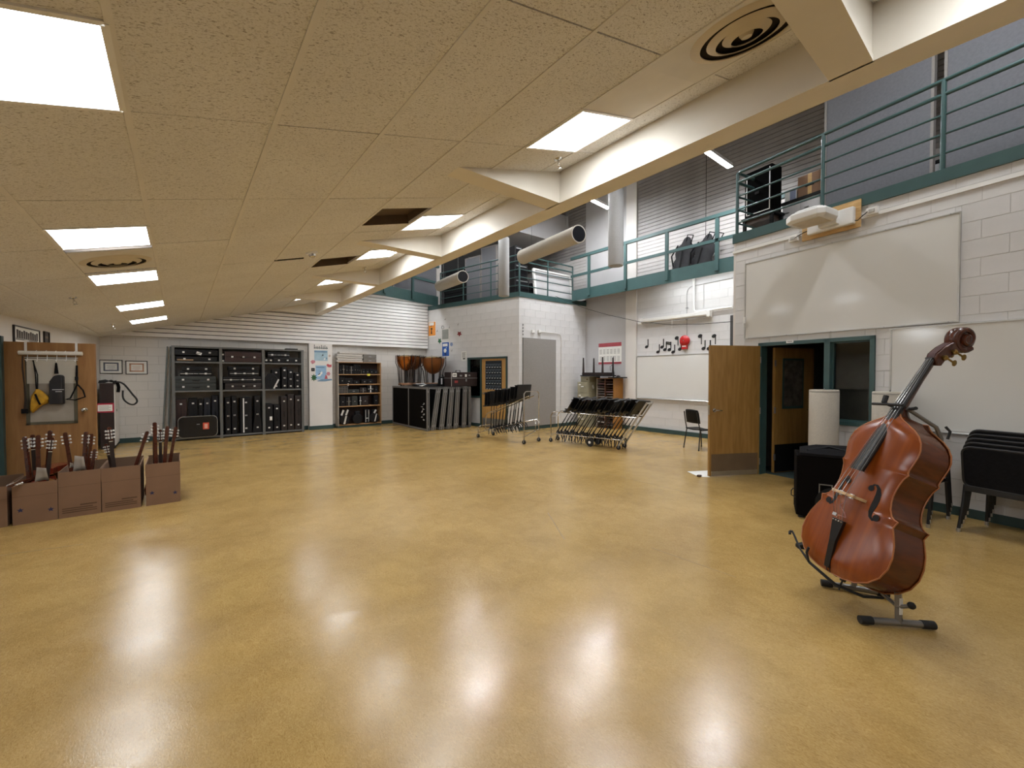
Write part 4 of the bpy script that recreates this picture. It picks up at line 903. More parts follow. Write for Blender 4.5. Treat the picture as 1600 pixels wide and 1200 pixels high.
def cpx(cx, cy): return 230 + cx * 0.16875, 520 + cy * 0.16875
def case_rect(c0, c1, yf): a = ony(*cpx(*c0), yf); b = ony(*cpx(*c1), yf); return a.x, b.x, b.z, a.z
def case(label, r, yf=SY + 0.03, depth=0.34, m=M_BLACKC, upright=False, trim=None, latches=2, z0=None, taper=0.0, group='instrument cases on the grey shelves', bev=0.012):
    x0, x1, zb, zt = r
    if z0 is not None: zt += 0; zb = z0
    t = thing('instrument_case', label, 'case', (x0, yf, zb), 0, group); w, h = x1 - x0, zt - zb
    if taper: MB().prism([(-taper, 0), (w + taper, 0), (w, h * 0.45), (w, h), (0, h), (0, h * 0.45)], 0, depth, 'xz').build('shell', m, t, False, bev)
    else: MB().box(0, w, 0, depth, 0, h).build('shell', m, t, False, min(bev, w * 0.2, h * 0.2))
    if upright:
        xs = w * 0.5; MB().box(xs - 0.004, xs + 0.004, -0.003, 0.0, 0.02, h - 0.02).build('seam', trim or M_BLACK, t)
        MB().tube([(xs, -0.005, h * 0.42), (xs, -0.03, h * 0.44), (xs, -0.03, h * 0.56), (xs, -0.005, h * 0.58)], 0.007, 6).build('handle', M_BLACK, t, True)
        for k in range(latches): MB().box(xs - 0.022, xs + 0.022, -0.010, 0.0, h * (0.14 + 0.72 * k / max(1, latches - 1)) - 0.018, h * (0.14 + 0.72 * k / max(1, latches - 1)) + 0.018).build('latch', M_SILV, t, False, 0.003)
    else:
        zs = h * 0.5; MB().box(0.01, w - 0.01, -0.003, 0.0, zs - 0.004, zs + 0.004).build('seam', trim or M_BLACK, t)
        MB().tube([(w * 0.42, -0.005, zs), (w * 0.43, -0.03, zs - 0.02), (w * 0.57, -0.03, zs - 0.02), (w * 0.58, -0.005, zs)], 0.007, 6).build('handle', M_BLACK, t, True)
        for k in range(latches): MB().box(w * (0.2 + 0.6 * k / max(1, latches - 1)) - 0.022, w * (0.2 + 0.6 * k / max(1, latches - 1)) + 0.022, -0.010, 0.0, zs - 0.018, zs + 0.022).build('latch', M_SILV, t, False, 0.003)
    return t
m_brn = mat('brown_case_vinyl', '#2f1712', 0.5, var=0.2, vscale=20); m_ggr = mat('green_grey_case', '#262a28', 0.5, var=0.15); m_navy = mat('navy_case', '#0f111d', 0.6, var=0.2); m_dkbr = mat('dark_brown_case', '#1d1210', 0.5, var=0.2)
F = lambda c0, c1: case_rect(c0, c1, SY + 0.03)
zA, zB, zC = SZ[2] + 0.021, SZ[1] + 0.021, SZ[0] + 0.021
c = case('wide black case with a white tag, top left compartment', F((250, 150), (658, 212)), z0=F((250, 150), (658, 214))[2]); MB().obox((0.47, -0.012, 0.05), (0.05, 0, -0.02), (0, 0.002, 0), (0.012, 0, 0.03)).build('white_tag', M_PAPER, c)
r = F((265, 216), (650, 262)); c = case('flat case with a tan strip under the white tagged one', r, z0=zA, m=M_BLACKC); MB().box(0.02, 0.33, -0.006, 0, 0.02, 0.055).build('tan_strip', mat('tan_strap', '#8c7357', 0.8), c)
case('reddish brown case, top middle compartment', F((716, 172), (1060, 262)), z0=zA, m=m_brn, latches=3)
case('small black case wedged left of the reddish brown one', F((690, 190), (713, 262)), z0=zA, upright=True)
r1 = F((1165, 230), (1430, 270)); case('flat black case with three latches, top right compartment', r1, z0=zA, latches=3)
case('narrow black case with chrome trim, topmost at upper right', F((1115, 178), (1320, 226)), z0=r1[3] + 0.002, trim=M_SILV, latches=2)
case('short black case left in the top right compartment', F((1088, 232), (1160, 272)), z0=zA, latches=2)
rr = [F((255, 468), (640, 530)), F((250, 392), (640, 464)), F((300, 336), (600, 382)), F((320, 285), (600, 328))]; z = zB
for i, (lab, m_, tr) in enumerate((('dark grey case, bottom of the left middle stack', m_ggr, None), ('green-grey case, second from the bottom of the left middle stack', m_ggr, None), ('black case with chrome trim, third in the left middle stack', M_BLACKC, M_SILV), ('thin black case, top of the left middle stack', M_BLACKC, None))):
    q = rr[i]; hgt = min(q[3] - q[2], 0.17); case(lab, (q[0], q[1], z, z + hgt), m=m_, trim=tr); z += hgt + 0.003
rr = [F((720, 462), (1060, 525)), F((700, 395), (1060, 458)), F((760, 335), (1035, 390)), F((750, 290), (1035, 328))]; z = zB
for i, (lab, tr) in enumerate((('dark brown case, bottom of the centre stack', None), ('wide black case with chrome edge in the centre stack', M_SILV), ('black case with chrome edge, third in the centre stack', M_SILV), ('thin black case, top of the centre stack', None))):
    q = rr[i]; hgt = min(q[3] - q[2], 0.165); case(lab, (q[0], q[1], z, z + hgt), m=m_dkbr if i == 0 else M_BLACKC, trim=tr, latches=3 if i != 3 else 2); z += hgt + 0.003
q = F((1160, 342), (1240, 515)); case('upright black case behind the round case, right middle compartment', (q[0], q[1], zB, q[3]), SY + 0.12, 0.25, upright=True)
for lab, a, b in (('tall upright case, third from the right in the right middle compartment', (1246, 318), (1298, 520)), ('upright case with three latches, second from the right, middle compartment', (1302, 340), (1356, 518)), ('short upright case at the right end of the middle shelf', (1364, 370), (1420, 515))):
    q = F(a, b); case(lab, (q[0], q[1], zB, q[3]), upright=True, latches=3)
q = F((1092, 372), (1222, 515)); t = thing('horn_case', 'rounded black horn case with a silver edge, right middle compartment', 'case', (q[0], SY + 0.02, zB))
w, h = q[1] - q[0], q[3] - zB
MB().prism([(0, 0.02), (0.03, 0), (w * 0.55, 0), (w, h * 0.62), (w * 0.93, h * 0.66), (w * 0.5, h), (w * 0.2, h * 0.95), (0.0, h * 0.7)], 0, 0.1, 'xz').build('shell', M_BLACKC, t, False, 0.012); MB().bar((w * 0.60, -0.008, 0.01), (w * 0.97, -0.008, h * 0.6), 0.035, 0.012, (0, -1, 0)).build('silver_edge', M_SILV, t); MB().tube([(w * 0.3, -0.004, h * 0.5), (w * 0.4, -0.03, h * 0.55), (w * 0.5, -0.004, h * 0.7)], 0.008, 6).build('handle', M_BLACK, t, True)
for lab, a, b, m_ in (('upright brown case at the left of the bottom shelf', (256, 612), (372, 960), m_brn), ('upright black case, second on the bottom left shelf', (382, 605), (470, 960), M_BLACKC), ('narrow black case, third on the bottom left shelf', (474, 612), (520, 960), M_BLACKC), ('navy case, fourth on the bottom left shelf', (524, 605), (592, 960), m_navy), ('tall navy case at the right of the bottom left shelf', (597, 580), (664, 960), m_navy)):
    q = case_rect(a, b, SY + 0.2); case(lab, (q[0], q[1], zC, q[3]), SY + 0.2, 0.18, m_, True)
q = case_rect((285, 780), (650, 962), SY + 0.0); t = thing('suitcase', 'big rounded black suitcase with silver rim and orange tag, bottom left', 'case', (q[0], SY - 0.07, zC)); w, h = q[1] - q[0], q[3] - zC
rad = 0.1; ol = [(rad + (w - 2 * rad) * (ix) + rad * math.cos(a_), rad + (h - 2 * rad) * iz + rad * math.sin(a_)) for ix, iz, a0 in ((1, 0, -math.pi / 2), (1, 1, 0), (0, 1, math.pi / 2), (0, 0, math.pi)) for a_ in [a0 + j * math.pi / 8 for j in range(5)]]
MB().prism(ol, 0, 0.24, 'xz').build('shell', mat('gloss_black_case', '#0b0b0e', 0.25), t, False, 0.02); MB().tube([(p[0], 0.02, p[1]) for p in ol], 0.009, 6, closed=True).build('rim', M_ALU, t, True)
MB().box(w * 0.62, w * 0.78, -0.006, 0, h * 0.36, h * 0.68).build('orange_tag', mat('orange_red_tag', '#c4452a', 0.6), t); MB().box(w * 0.66, w * 0.74, -0.008, -0.006, h * 0.40, h * 0.62).build('tag_print', mat('pale_print', '#d9a592', 0.7), t); MB().box(w * 0.46, w * 0.54, -0.005, 0, h * 0.60, h * 0.63).build('name_plate', M_STEEL, t)
MB().tube([(w * 0.4, 0.1, h), (w * 0.42, 0.1, h + 0.03), (w * 0.56, 0.1, h + 0.03), (w * 0.58, 0.1, h)], 0.01, 6).build('handle', M_BLACK, t, True)
for lab, a, b, tp_, tr in (('upright case, leftmost in the bottom middle compartment', (722, 600), (776, 932), 0.0, None), ('upright case, second in the bottom middle compartment', (782, 588), (836, 915), 0.0, None), ('wide upright case with a white zip strip, bottom middle', (860, 600), (972, 915), 0.0, None), ('bell-bottomed horn case at the right of bottom middle', (992, 585), (1050, 910), 0.05, None)):
    q = F(a, b); cc = case(lab, (q[0], q[1], zC, q[3]), upright=True, taper=tp_, latches=3)
    if 'zip' in lab: MB().box(0.06, 0.085, -0.008, 0, 0.02, q[3] - zC - 0.02).build('zip_strip', M_WHITE, cc)
for lab, a, b in (('short upright case with white tag, left of bottom right', (1092, 660), (1166, 905)), ('short upright case, second of bottom right', (1172, 668), (1232, 900)), ('tall upright case, third of bottom right', (1238, 590), (1298, 890)), ('tallest upright case, fourth of bottom right', (1300, 570), (1362, 890)), ('tall upright case at the right end of the bottom shelf', (1368, 580), (1430, 890))):
    q = F(a, b); cc = case(lab, (q[0], q[1], zC, q[3]), upright=True, m=m_dkbr if 'tall' in lab else M_BLACKC)
    if 'tag' in lab: MB().box(0.10, 0.16, -0.012, -0.004, 0.3, 0.4).build('white_tag', M_PAPER, cc)

# ---- sea pictures on the pier
def flat_on(name, label, cat, mtx_fn, parts):
    t = thing(name, label, cat, mtx=mtx_fn)
    for n_, poly, y0, y1, m_ in parts: MB().prism(poly, y0, y1, 'xz').build(n_, m_, t)
    return t
W_PIL = Wall((2.90, 12.97), (3.53, 12.97))
def P_(x, y): return W_PIL.px(x, y)
def R_(x0, y0, x1, y1): a = P_(x0, y0); b = P_(x1, y1); return [(a[0], b[1]), (b[0], b[1]), (b[0], a[1]), (a[0], a[1])]
m_sea = mat('pale_sea_print', '#9db6c2', 0.7, var=0.12, vscale=8); m_sea2 = mat('blue_sea_print', '#8fb0cc', 0.7, var=0.15, vscale=8); m_sea3 = mat('deep_sea_print', '#6f8ba3', 0.7, var=0.15)
t = flat_on('sea_picture', 'pale blue sea picture, upper one on the pier', 'picture', W_PIL.mtx(), [('sheet', R_(491, 547, 512, 564), -0.003, 0, m_sea), ('wave_print', R_(491, 548, 511, 551), -0.004, -0.003, m_sea3)])
for k, (x, y) in enumerate(((504, 555), (507, 561), (510, 560))): MB().prism([P_(x - 1.4, y + 1.5), P_(x + 1.6, y + 0.5), P_(x + 0.3, y - 2)], -0.0045, -0.003, 'xz').build('fin_print', (m_dkf, M_PAPER, m_sea3)[k], t)
t = flat_on('sea_picture', 'blue sea picture, lower one on the pier', 'picture', W_PIL.mtx(), [('sheet', R_(493, 571, 510, 593), -0.003, 0, m_sea2), ('wave_print', R_(494, 573, 507, 575), -0.004, -0.003, m_sea3), ('white_shape', [P_(495, 588), P_(499, 584), P_(503, 580), P_(504, 583), P_(500, 588)], -0.004, -0.003, M_PAPER), ('dark_stroke', [P_(497, 585), P_(500, 583), P_(500.5, 584), P_(497.5, 586)], -0.005, -0.004, m_dkf)])
flat_on('sand_cutout', 'blue-grey wavy paper strip under the lower sea picture', 'paper cutout', W_PIL.mtx(), [('strip', [P_(495, 595), P_(503, 592.5), P_(518, 592), P_(519, 594), P_(508, 596), P_(497, 596)], -0.0045, -0.003, m_sea3)])
letters = mat('dark_teal_letters', '#2c3d3c', 0.7)
t = thing('paper_lettering', 'row of dark cut paper letters at the top of the pier', 'lettering', mtx=W_PIL.mtx())
for k in range(8):
    x = 490.6 + k * 2.75; h_ = (6.5, 4.2, 4.2, 4.6, 6.2, 5.2, 6.0, 4.2)[k]
    MB().prism([P_(x, 545 + k * 0.1), P_(x + 0.9, 545 + k * 0.1), P_(x + 1.1, 545 - h_ + k * 0.1), P_(x + 0.2, 545 - h_ + k * 0.1)], -0.004, 0, 'xz').prism([P_(x, 544 + k * 0.1), P_(x + 2.2, 544.4 + k * 0.1), P_(x + 2.2, 543.2 + k * 0.1), P_(x, 542.8 + k * 0.1)], -0.004, 0, 'xz').build('letter', letters, t)
def blob(cx, cy, rx, ry, n=12, jag=0.25, ph=0):
    return [P_(cx + rx * (1 - jag * (i % 2)) * math.cos(2 * math.pi * i / n + ph), cy + ry * (1 - jag * (i % 2)) * math.sin(2 * math.pi * i / n + ph)) for i in range(n)]
m_coral = mat('coral_paper', '#b4565c', 0.8, var=0.25, vscale=30); m_pink = mat('pink_paper', '#c08088', 0.8, var=0.2, vscale=30); m_weed = mat('green_paper', '#2f5b34', 0.8, var=0.3, vscale=30)
flat_on('fish_cutout', 'pink paper fish at the left of the pier', 'paper cutout', W_PIL.mtx(), [('fish', [P_(485, 565), P_(488, 562.5), P_(491, 563), P_(493, 565), P_(491, 567.5), P_(488, 569)], -0.004, 0, m_pink)])
flat_on('fish_cutout', 'red paper fish at the right of the pier', 'paper cutout', W_PIL.mtx(), [('fish', [P_(510, 570), P_(512, 568.5), P_(515, 570), P_(518, 569.5), P_(518, 573.5), P_(514, 574), P_(511, 572.5)], -0.004, 0, m_coral)])
flat_on('coral_cutout', 'red and pink paper coral beside the lower sea picture', 'paper cutout', W_PIL.mtx(), [('fan', blob(513, 584, 3.4, 3.4), -0.005, -0.003, m_pink), ('branch', [P_(507, 592), P_(509, 585), P_(511, 588), P_(512, 592)], -0.006, -0.003, m_coral)])
flat_on('shell_cutout', 'faded tan paper shell at the upper right of the pier', 'paper cutout', W_PIL.mtx(), [('shell', blob(515, 556, 2.0, 2.2), -0.004, 0, mat('tan_paper', '#b9a596', 0.8))])
flat_on('seaweed_cutout', 'green spiky paper seaweed at the lower left of the pier', 'paper cutout', W_PIL.mtx(), [('fronds', blob(490.5, 590, 5.2, 6.0, 16, 0.45), -0.005, -0.001, m_weed)])
t = thing('wall_switch', 'small dark switch plate on the pier', 'switch', mtx=W_PIL.mtx(*[P_(489, 577.5)[0], 0, P_(489, 577.5)[1]])); MB().box(-0.045, 0.045, -0.012, 0, -0.045, 0.045).build('plate', M_BLACK, t, False, 0.004); MB().box(-0.018, 0.018, -0.018, -0.012, -0.01, 0.01).build('toggle', M_STEEL, t)

# ---- bookcase of small cases
BY = 12.86; bx0, bx1 = ony(529.5, 620, BY).x, ony(594.5, 620, BY).x; BW = bx1 - bx0
bz = [ony(530, y, BY).z for y in (664, 635, 615, 600.5, 584.5, 566.5)]
t = thing('bookcase', 'wooden bookcase with five rows of small black cases', 'bookcase', (bx0, BY, 0))
m_bk = wood('bookcase_edge', '#97704a', '#b08a5e', 0.5); m_bkd = wood('bookcase_dark', '#21100a', '#33190f', 0.6); m_side = mat('bookcase_pale_side', '#a49b8f', 0.6, var=0.05)
MB().box(-0.02, 0.0, 0.0, 0.30, 0.06, bz[5] + 0.02).build('side_panel', m_side, t); MB().box(BW, BW + 0.025, 0, 0.30, 0.06, bz[5] + 0.02).build('side_panel', m_bk, t)
MB().box(0, BW, 0.28, 0.30, 0.06, bz[5]).build('back_board', m_bkd, t); MB().box(-0.02, BW + 0.025, 0.0, 0.30, bz[5], bz[5] + 0.02).build('top', m_bk, t); MB().box(-0.02, BW + 0.02, 0.03, 0.29, 0, 0.06).build('plinth', M_TEALD, t)
for k in range(5): MB().box(0, BW, 0.0, 0.28, bz[k] - 0.028, bz[k]).build('shelf_board', m_bk, t)
BX0 = bx0
def bpx(cx, cy, yf=BY + 0.03): p = ony(515 + cx * 0.1, 560 + cy * 0.1, yf); return p.x, p.z
def small_case(label, x0, x1, top, shelf, m=M_BLACKC, trim=None, name='small_case', depth=0.2, latches=True):
    a = bpx(x0, top); b = bpx(x1, top); z0 = bz[shelf] + 0.001; h = max(0.04, a[1] - z0); w = b[0] - a[0]
    t = thing(name, label, 'case', (a[0], BY + 0.03, z0), 0, 'small cases in the bookcase')
    MB().box(0, w, 0, depth, 0, h).build('shell', m, t, False, 0.006); MB().box(w * 0.08, w * 0.92, -0.003, 0, h * 0.48, h * 0.52).build('seam', trim or M_BLACK, t)
    if latches: MB().box(w * 0.4, w * 0.6, -0.007, 0, h * 0.4, h * 0.4 + 0.025).build('latch', M_CHROME if trim else M_STEEL, t)
    if trim: MB().box(w * 0.42, w * 0.56, -0.006, 0, 0.01, h - 0.01).build('trim_strip', trim, t)
    return t
S4, S3, S2, S1, S0 = 4, 3, 2, 1, 0
for i, (x0, x1, tp_, tr) in enumerate(((158, 190, 108, None), (195, 240, 100, M_CHROME), (246, 295, 112, None), (302, 375, 122, M_STEEL), (380, 420, 98, None), (424, 452, 100, None), (456, 482, 112, None), (492, 500, 172, M_WHITE), (506, 560, 172, None), (566, 622, 170, None), (628, 690, 172, None), (695, 752, 184, None))):
    small_case('small black case, %s from left on the top bookcase row' % ORD[i], x0, x1, tp_, S4, M_BLACKC, tr)
for i, (x0, x1, tp_) in enumerate(((160, 235, 290), (240, 365, 310), (372, 470, 348), (500, 590, 330), (596, 680, 328))):
    cc = small_case('flat black case, %s from left on the second bookcase row' % ORD[i], x0, x1, tp_, S3)
    if i == 1: MB().box(0.07, 0.11, -0.012, -0.008, -0.05, 0.02).build('white_tag', M_PAPER, cc)
a = bpx(157, 442); b = bpx(282, 540); t = thing('bottle_crate', 'grey grid crate at the left of the third bookcase row', 'crate', (a[0], BY + 0.03, bz[2] + 0.001)); w, h = b[0] - a[0], a[1] - bz[2]
MB().box(0, w, 0.02, 0.22, 0, h).build('body', M_BLACK, t)
mb = MB()
for k in range(6): mb.box(w * k / 5 - 0.006, w * k / 5 + 0.006, 0.0, 0.02, 0, h)
for k in range(5): mb.box(0, w, 0.0, 0.02, h * k / 4 - 0.006, h * k / 4 + 0.006)
mb.build('grid', mat('grey_grid', '#77716b', 0.5), t)
for i, (x0, x1, tp_, m_, tr) in enumerate(((292, 462, 488, m_ggr, None), (472, 580, 460, m_dkbr, M_STEEL), (592, 690, 420, M_BLACKC, M_WHITE), (700, 755, 430, M_BLACKC, None))):
    small_case('case, %s right of the grid crate on the third bookcase row' % ORD[i], x0, x1, tp_, S2, m_, tr)
for i, (x0, x1, tp_, m_, tr) in enumerate(((166, 250, 600, M_BLACKC, None), (258, 345, 604, M_BLACKC, M_STEEL), (350, 437, 590, m_ggr, None), (462, 502, 590, M_BLACKC, M_WHITE), (506, 606, 588, m_dkbr, None), (694, 756, 575, M_BLACKC, None))):
    small_case('upright small case, %s from left on the fourth bookcase row' % ORD[i], x0, x1, tp_, S1, m_, tr)
def round_case(label, cx, cz, rad, neck, strips):
    a = bpx(cx, cz, BY - 0.03); t = thing('horn_case', label, 'case', (a[0], BY - 0.05, bz[0] + 0.001), 0, 'round cases on the bookcase floor'); r_ = rad
    m_ = [(r_ * math.cos(q), r_ + r_ * math.sin(q)) for q in [2 * math.pi * i / 20 for i in range(20)]]
    MB().prism(m_, 0, 0.16, 'xz').build('drum_shell', M_BLACKC, t, False, 0.015)
    MB().box(-0.07, 0.07, 0.01, 0.15, r_ * 1.7, r_ * 2 + neck).build('neck_shell', M_BLACKC, t, False, 0.015)
    for (sx, w_, z0, z1) in strips: MB().bar((sx, -0.012, z0), (sx + 0.06, -0.012, z1), w_, 0.012, (0, -1, 0)).build('silver_strip', M_SILV, t)
round_case('round black case with three silver strips at the bookcase floor, left', 235, 980, 0.14, 0.12, ((-0.02, 0.05, 0.02, 0.26), (-0.10, 0.05, 0.28, 0.44), (0.03, 0.05, 0.28, 0.44)))
round_case('round black case, plain, second on the bookcase floor', 440, 980, 0.15, 0.08, ())
round_case('round black case with one silver strip, right on the bookcase floor', 700, 960, 0.15, 0.1, ((0.0, 0.03, 0.04, 0.28), (-0.02, 0.05, 0.30, 0.40)))
a = bpx(580, 960); t = thing('trumpet_case', 'narrow upright case with chrome edges on the bookcase floor', 'case', (a[0] - 0.05, BY, bz[0] + 0.001)); MB().box(0, 0.11, 0, 0.2, 0, 0.42).build('shell', M_BLACKC, t, False, 0.01); MB().box(0, 0.015, -0.004, 0, 0.03, 0.4).box(0.095, 0.11, -0.004, 0, 0.03, 0.4).box(0.02, 0.09, -0.004, 0, 0.14, 0.16).build('chrome_edge', M_SILV, t)
a = bpx(610, 255, BY); o = MB().box(a[0] - 0.045, a[0] + 0.045, BY - 0.006, BY - 0.001, a[1] - 0.03, a[1] + 0.03).build('sticky_note', mat('yellow_note', '#d8cc4a', 0.7)); tag(o, 'yellow sticky note on the top bookcase shelf edge', 'note')
# trays on the bookcase
zt = bz[5] + 0.021; m_tray = mat('brushed_tray', '#cfcac3', 0.3, 0.35, var=0.1, vscale=10, stretch=(1, 1, 12))
for k, (x0, x1) in enumerate(((526, 567), (527, 566), (525.5, 567), (526.5, 566.5))):
    a, b = ony(x0, 560, BY + 0.05).x, ony(x1, 560, BY + 0.05).x
    t = thing('flat_tray', 'long silver tray on the bookcase, %s from the bottom' % ORD[k], 'tray', (a, BY + 0.03 + 0.01 * (k % 2), zt + k * 0.062), 0, 'silver trays on the bookcase'); MB().box(0, b - a, 0, 0.22, 0, 0.05).build('tray', m_tray, t, False, 0.008); MB().box(-0.01, b - a + 0.01, -0.006, 0.226, 0.045, 0.054).build('rim', m_tray, t)
a, b = ony(530, 550, BY + 0.05).x, ony(575, 550, BY + 0.05).x; t = thing('flat_tray', 'topmost long silver tray spanning to the grey boxes', 'tray', (a, BY + 0.03, zt + 0.249), 0, 'silver trays on the bookcase'); MB().box(0, b - a, 0, 0.24, 0, 0.05).build('tray', m_tray, t, False, 0.008); MB().box(-0.01, b - a + 0.01, -0.006, 0.246, 0.045, 0.054).build('rim', m_tray, t)
m_gbx = mat('grey_archive_box', '#6f6a63', 0.8)
for k in range(2):
    a, b = ony(568, 560, BY + 0.05).x, ony(588, 560, BY + 0.05).x; t = thing('archive_box', 'grey archive box at the right on the bookcase, %s' % ('lower', 'upper')[k], 'box', (a, BY + 0.04, zt + k * 0.125)); MB().box(0, b - a, 0, 0.22, 0, 0.12).build('body', m_gbx, t, False, 0.005); MB().box((b - a) * 0.4, (b - a) * 0.6, -0.004, 0, 0.04, 0.07).build('label_plate', M_STEEL, t)

# ---- folded staging panels
m_fr = mat('staging_frame', '#84827f', 0.45, 0.5, var=0.06)
def stage_panel(label, x, y, lean, L_=2.44, h=1.215, th=0.075, face=True):
    t = thing('staging_panel', label, 'stage panel', mtx=frame_mtx((math.cos(lean), 0, -math.sin(lean)), (0, 1, 0), (math.sin(lean), 0, math.cos(lean)), (x, y, 0.012 + max(0, th * math.sin(lean)))), group='folded staging panels leaning in a row')
    e = 0.05
    MB().box(0.006, th - 0.006, e, L_ - e, e, h - e).build('carpet_face', M_CARPET, t)
    MB().box(0, th * 0.34, 0, e, 0, h).box(th * 0.66, th, 0, e, 0, h).box(0, th, L_ - e, L_, 0, h).box(0, th, e, L_ - e, 0, e).box(0, th, e, L_ - e, h - e, h).box(0, th, L_ / 2 - 0.03, L_ / 2 + 0.03, e, h - e).build('frame', m_fr, t)
    MB().box(th * 0.34, th * 0.66, 0.012, e, 0.0, h).build('groove', M_DARKGAP, t)
    for z in (0.12, h - 0.12): MB().box(th * 0.2, th * 0.8, -0.010, -0.0, z - 0.03, z + 0.03).build('corner_latch', M_STEEL, t)
    return t
SX0 = 5.40
p0 = stage_panel('staging panel with sticker marks, leftmost of the row', SX0, 10.60, 0.0)
for k in range(14):
    y = 0.17 + 0.055 * (k % 4) + random.uniform(-.01, .01); z = 0.28 + 0.075 * (k // 2) + random.uniform(-.01, .01)
    MB().box(-0.0035, 0.006, y, y + random.uniform(0.02, 0.05), z, z + random.uniform(0.012, 0.05)).build('sticker_mark', M_GREYWALL, p0)
xs = [0.155, 0.24, 0.42, 0.51, 0.66, 0.76, 0.90, 0.99, 1.18, 1.27, 1.42]
ln = [0.16, 0.155, 0.13, 0.12, 0.10, 0.09, 0.07, 0.065, 0.045, 0.04, 0.0]
for k, (dx, le) in enumerate(zip(xs, ln)):
    stage_panel('staging panel, %s from the left of the leaning row' % ORD[k + 1], SX0 + dx - 0.04, 10.60 + (0.03 if k % 2 else 0.0), le, th=0.07)

# ---- timpani, trunk and cases on the panels
ZT = 1.245
m_cop = mat('copper_bowl', '#b5713c', 0.22, 0.95, var=0.15, vscale=5); m_copb = mat('brown_fibre_bowl', '#8a5226', 0.4, 0.3, var=0.1)
def timpano(label, x, y, r, rim_z, bowl, m_):
    h = rim_z - ZT; t = thing('timpano', label, 'kettledrum', (x, y, ZT), 0, 'timpani on the staging panels')
    prof = [(0.02, h - bowl)] + [(r * math.sin(q), h - bowl * math.cos(q)) for q in [i * math.pi / 2 / 9 for i in range(1, 10)]]
    MB().lathe(prof, 32).build('bowl', m_, t, True)
    MB().lathe([(r * 1.03, h - 0.02), (r * 1.06, h + 0.0), (r * 1.06, h + 0.025), (r * 0.99, h + 0.03), (r * 0.99, h - 0.0)], 32).build('rim', M_CHROME, t, True)
    MB().lathe([(r * 0.99, h + 0.018), (0.001, h + 0.02)], 32).build('drum_head', m_bone, t)
    for k in range(8):
        a = 2 * math.pi * k / 8 + 0.2; cx, cy = math.cos(a), math.sin(a)
        MB().tube([(cx * r * 1.08, cy * r * 1.08, h + 0.02), (cx * r * 1.07, cy * r * 1.07, h - bowl * 0.45), (cx * r * 0.85, cy * r * 0.85, h - bowl * 0.8), (cx * r * 0.72, cy * r * 0.72, 0.09)], [0.011, 0.012, 0.014, 0.016], 8).build('strut', mat('strut_metal', '#2a1c14', 0.4, 0.1), t, True)
        MB().cyl((cx * r * 1.09, cy * r * 1.09, h + 0.0), (cx * r * 1.09, cy * r * 1.09, h + 0.055), 0.009, n=8).build('tuning_bolt', M_CHROME, t, True)
    MB().lathe([(r * 0.8, 0.02), (r * 0.82, 0.05), (r * 0.75, 0.09), (r * 0.5, 0.09)], 28).build('base_ring', mat('copper_base', '#7d5a41', 0.4, 0.5), t, True)
    MB().cyl((0, 0, 0.03), (0, 0, h - bowl + 0.01), 0.03, n=12).build('pedal_post', M_BLACKM, t, True)
    for k in range(3): a = 2 * math.pi * k / 3 - 0.6; MB().lathe([(0.03, 0), (0.03, 0.05)], 10, (math.cos(a) * r * 0.75, math.sin(a) * r * 0.75, 0)).build('caster', M_RUBBER, t)
timpano('copper timpano at the left of the group on the staging', 5.56, 12.35, 0.29, 2.17, 0.46, m_cop)
timpano('timpano in the middle, half hidden behind the others', 6.06, 12.84, 0.30, 2.19, 0.44, m_copb)
timpano('wide brown timpano at the right of the group', 6.33, 12.0, 0.37, 2.13, 0.52, m_copb)
o = thing('keyboard_case', 'long flat black case on the staging panels before the timpani', 'case', (5.42, 11.30, ZT)); MB().box(0, 1.0, 0, 0.28, 0, 0.07).build('shell', M_BLACKC, o, False, 0.02); MB().box(0.0, 1.0, -0.003, 0, 0.03, 0.036).build('seam', M_STEEL, o)
o = MB()._add([(5.50, 11.27, ZT + 0.02), (5.72, 11.27, ZT + 0.06), (5.78, 11.5, ZT + 0.078), (5.48, 11.5, ZT + 0.078), (5.58, 11.26, ZT + 0.005)], [(0, 4, 1), (0, 1, 2, 3)]).build('loose_paper', M_PAPER); so = o.modifiers.new('thick', 'SOLIDIFY'); so.thickness = 0.002; tag(o, 'white paper hanging over the flat black case on the staging', 'paper')
t = thing('bag', 'small black bag beside the trunk on the staging panels', 'bag', (6.12, 11.15, ZT)); loft(MB(), [(0, 0), (0.2, 0), (0.24, 0.08), (0.22, 0.2), (0.03, 0.22), (-0.03, 0.1)], [(0, 0.9), (0.06, 1.0), (0.2, 0.95), (0.29, 0.6)]).build('bag_body', M_BLACKF, t, True); MB().tube([(0.04, 0.1, 0.27), (0.06, 0.1, 0.33), (0.15, 0.1, 0.33), (0.17, 0.1, 0.27)], 0.01, 6).build('handle', M_BLACKF, t, True); MB().box(0.02, 0.06, -0.012, 0.0, 0.06, 0.24).build('strap', M_GREYWALL, t)
t = thing('trunk', 'dark red-brown travelling trunk with stickers on the staging panels', 'trunk', (6.22, 10.72, ZT), -0.06)
m_tr = mat('oxblood_trunk', '#22110f', 0.5, var=0.25, vscale=9)
MB().box(0, 0.9, 0, 0.42, 0, 0.42).build('shell', m_tr, t, False, 0.012); MB().box(-0.004, 0.904, -0.004, 0.424, 0.235, 0.25).build('seam_band', M_STEEL, t)
MB().box(0.02, 0.035, -0.006, 0.0, 0, 0.42).build('edge_strip', M_ALU, t); MB().tube([(0.28, 0.2, 0.42), (0.28, 0.2, 0.47), (0.42, 0.2, 0.47), (0.42, 0.2, 0.42)], 0.012, 6).build('handle', M_BLACK, t, True)
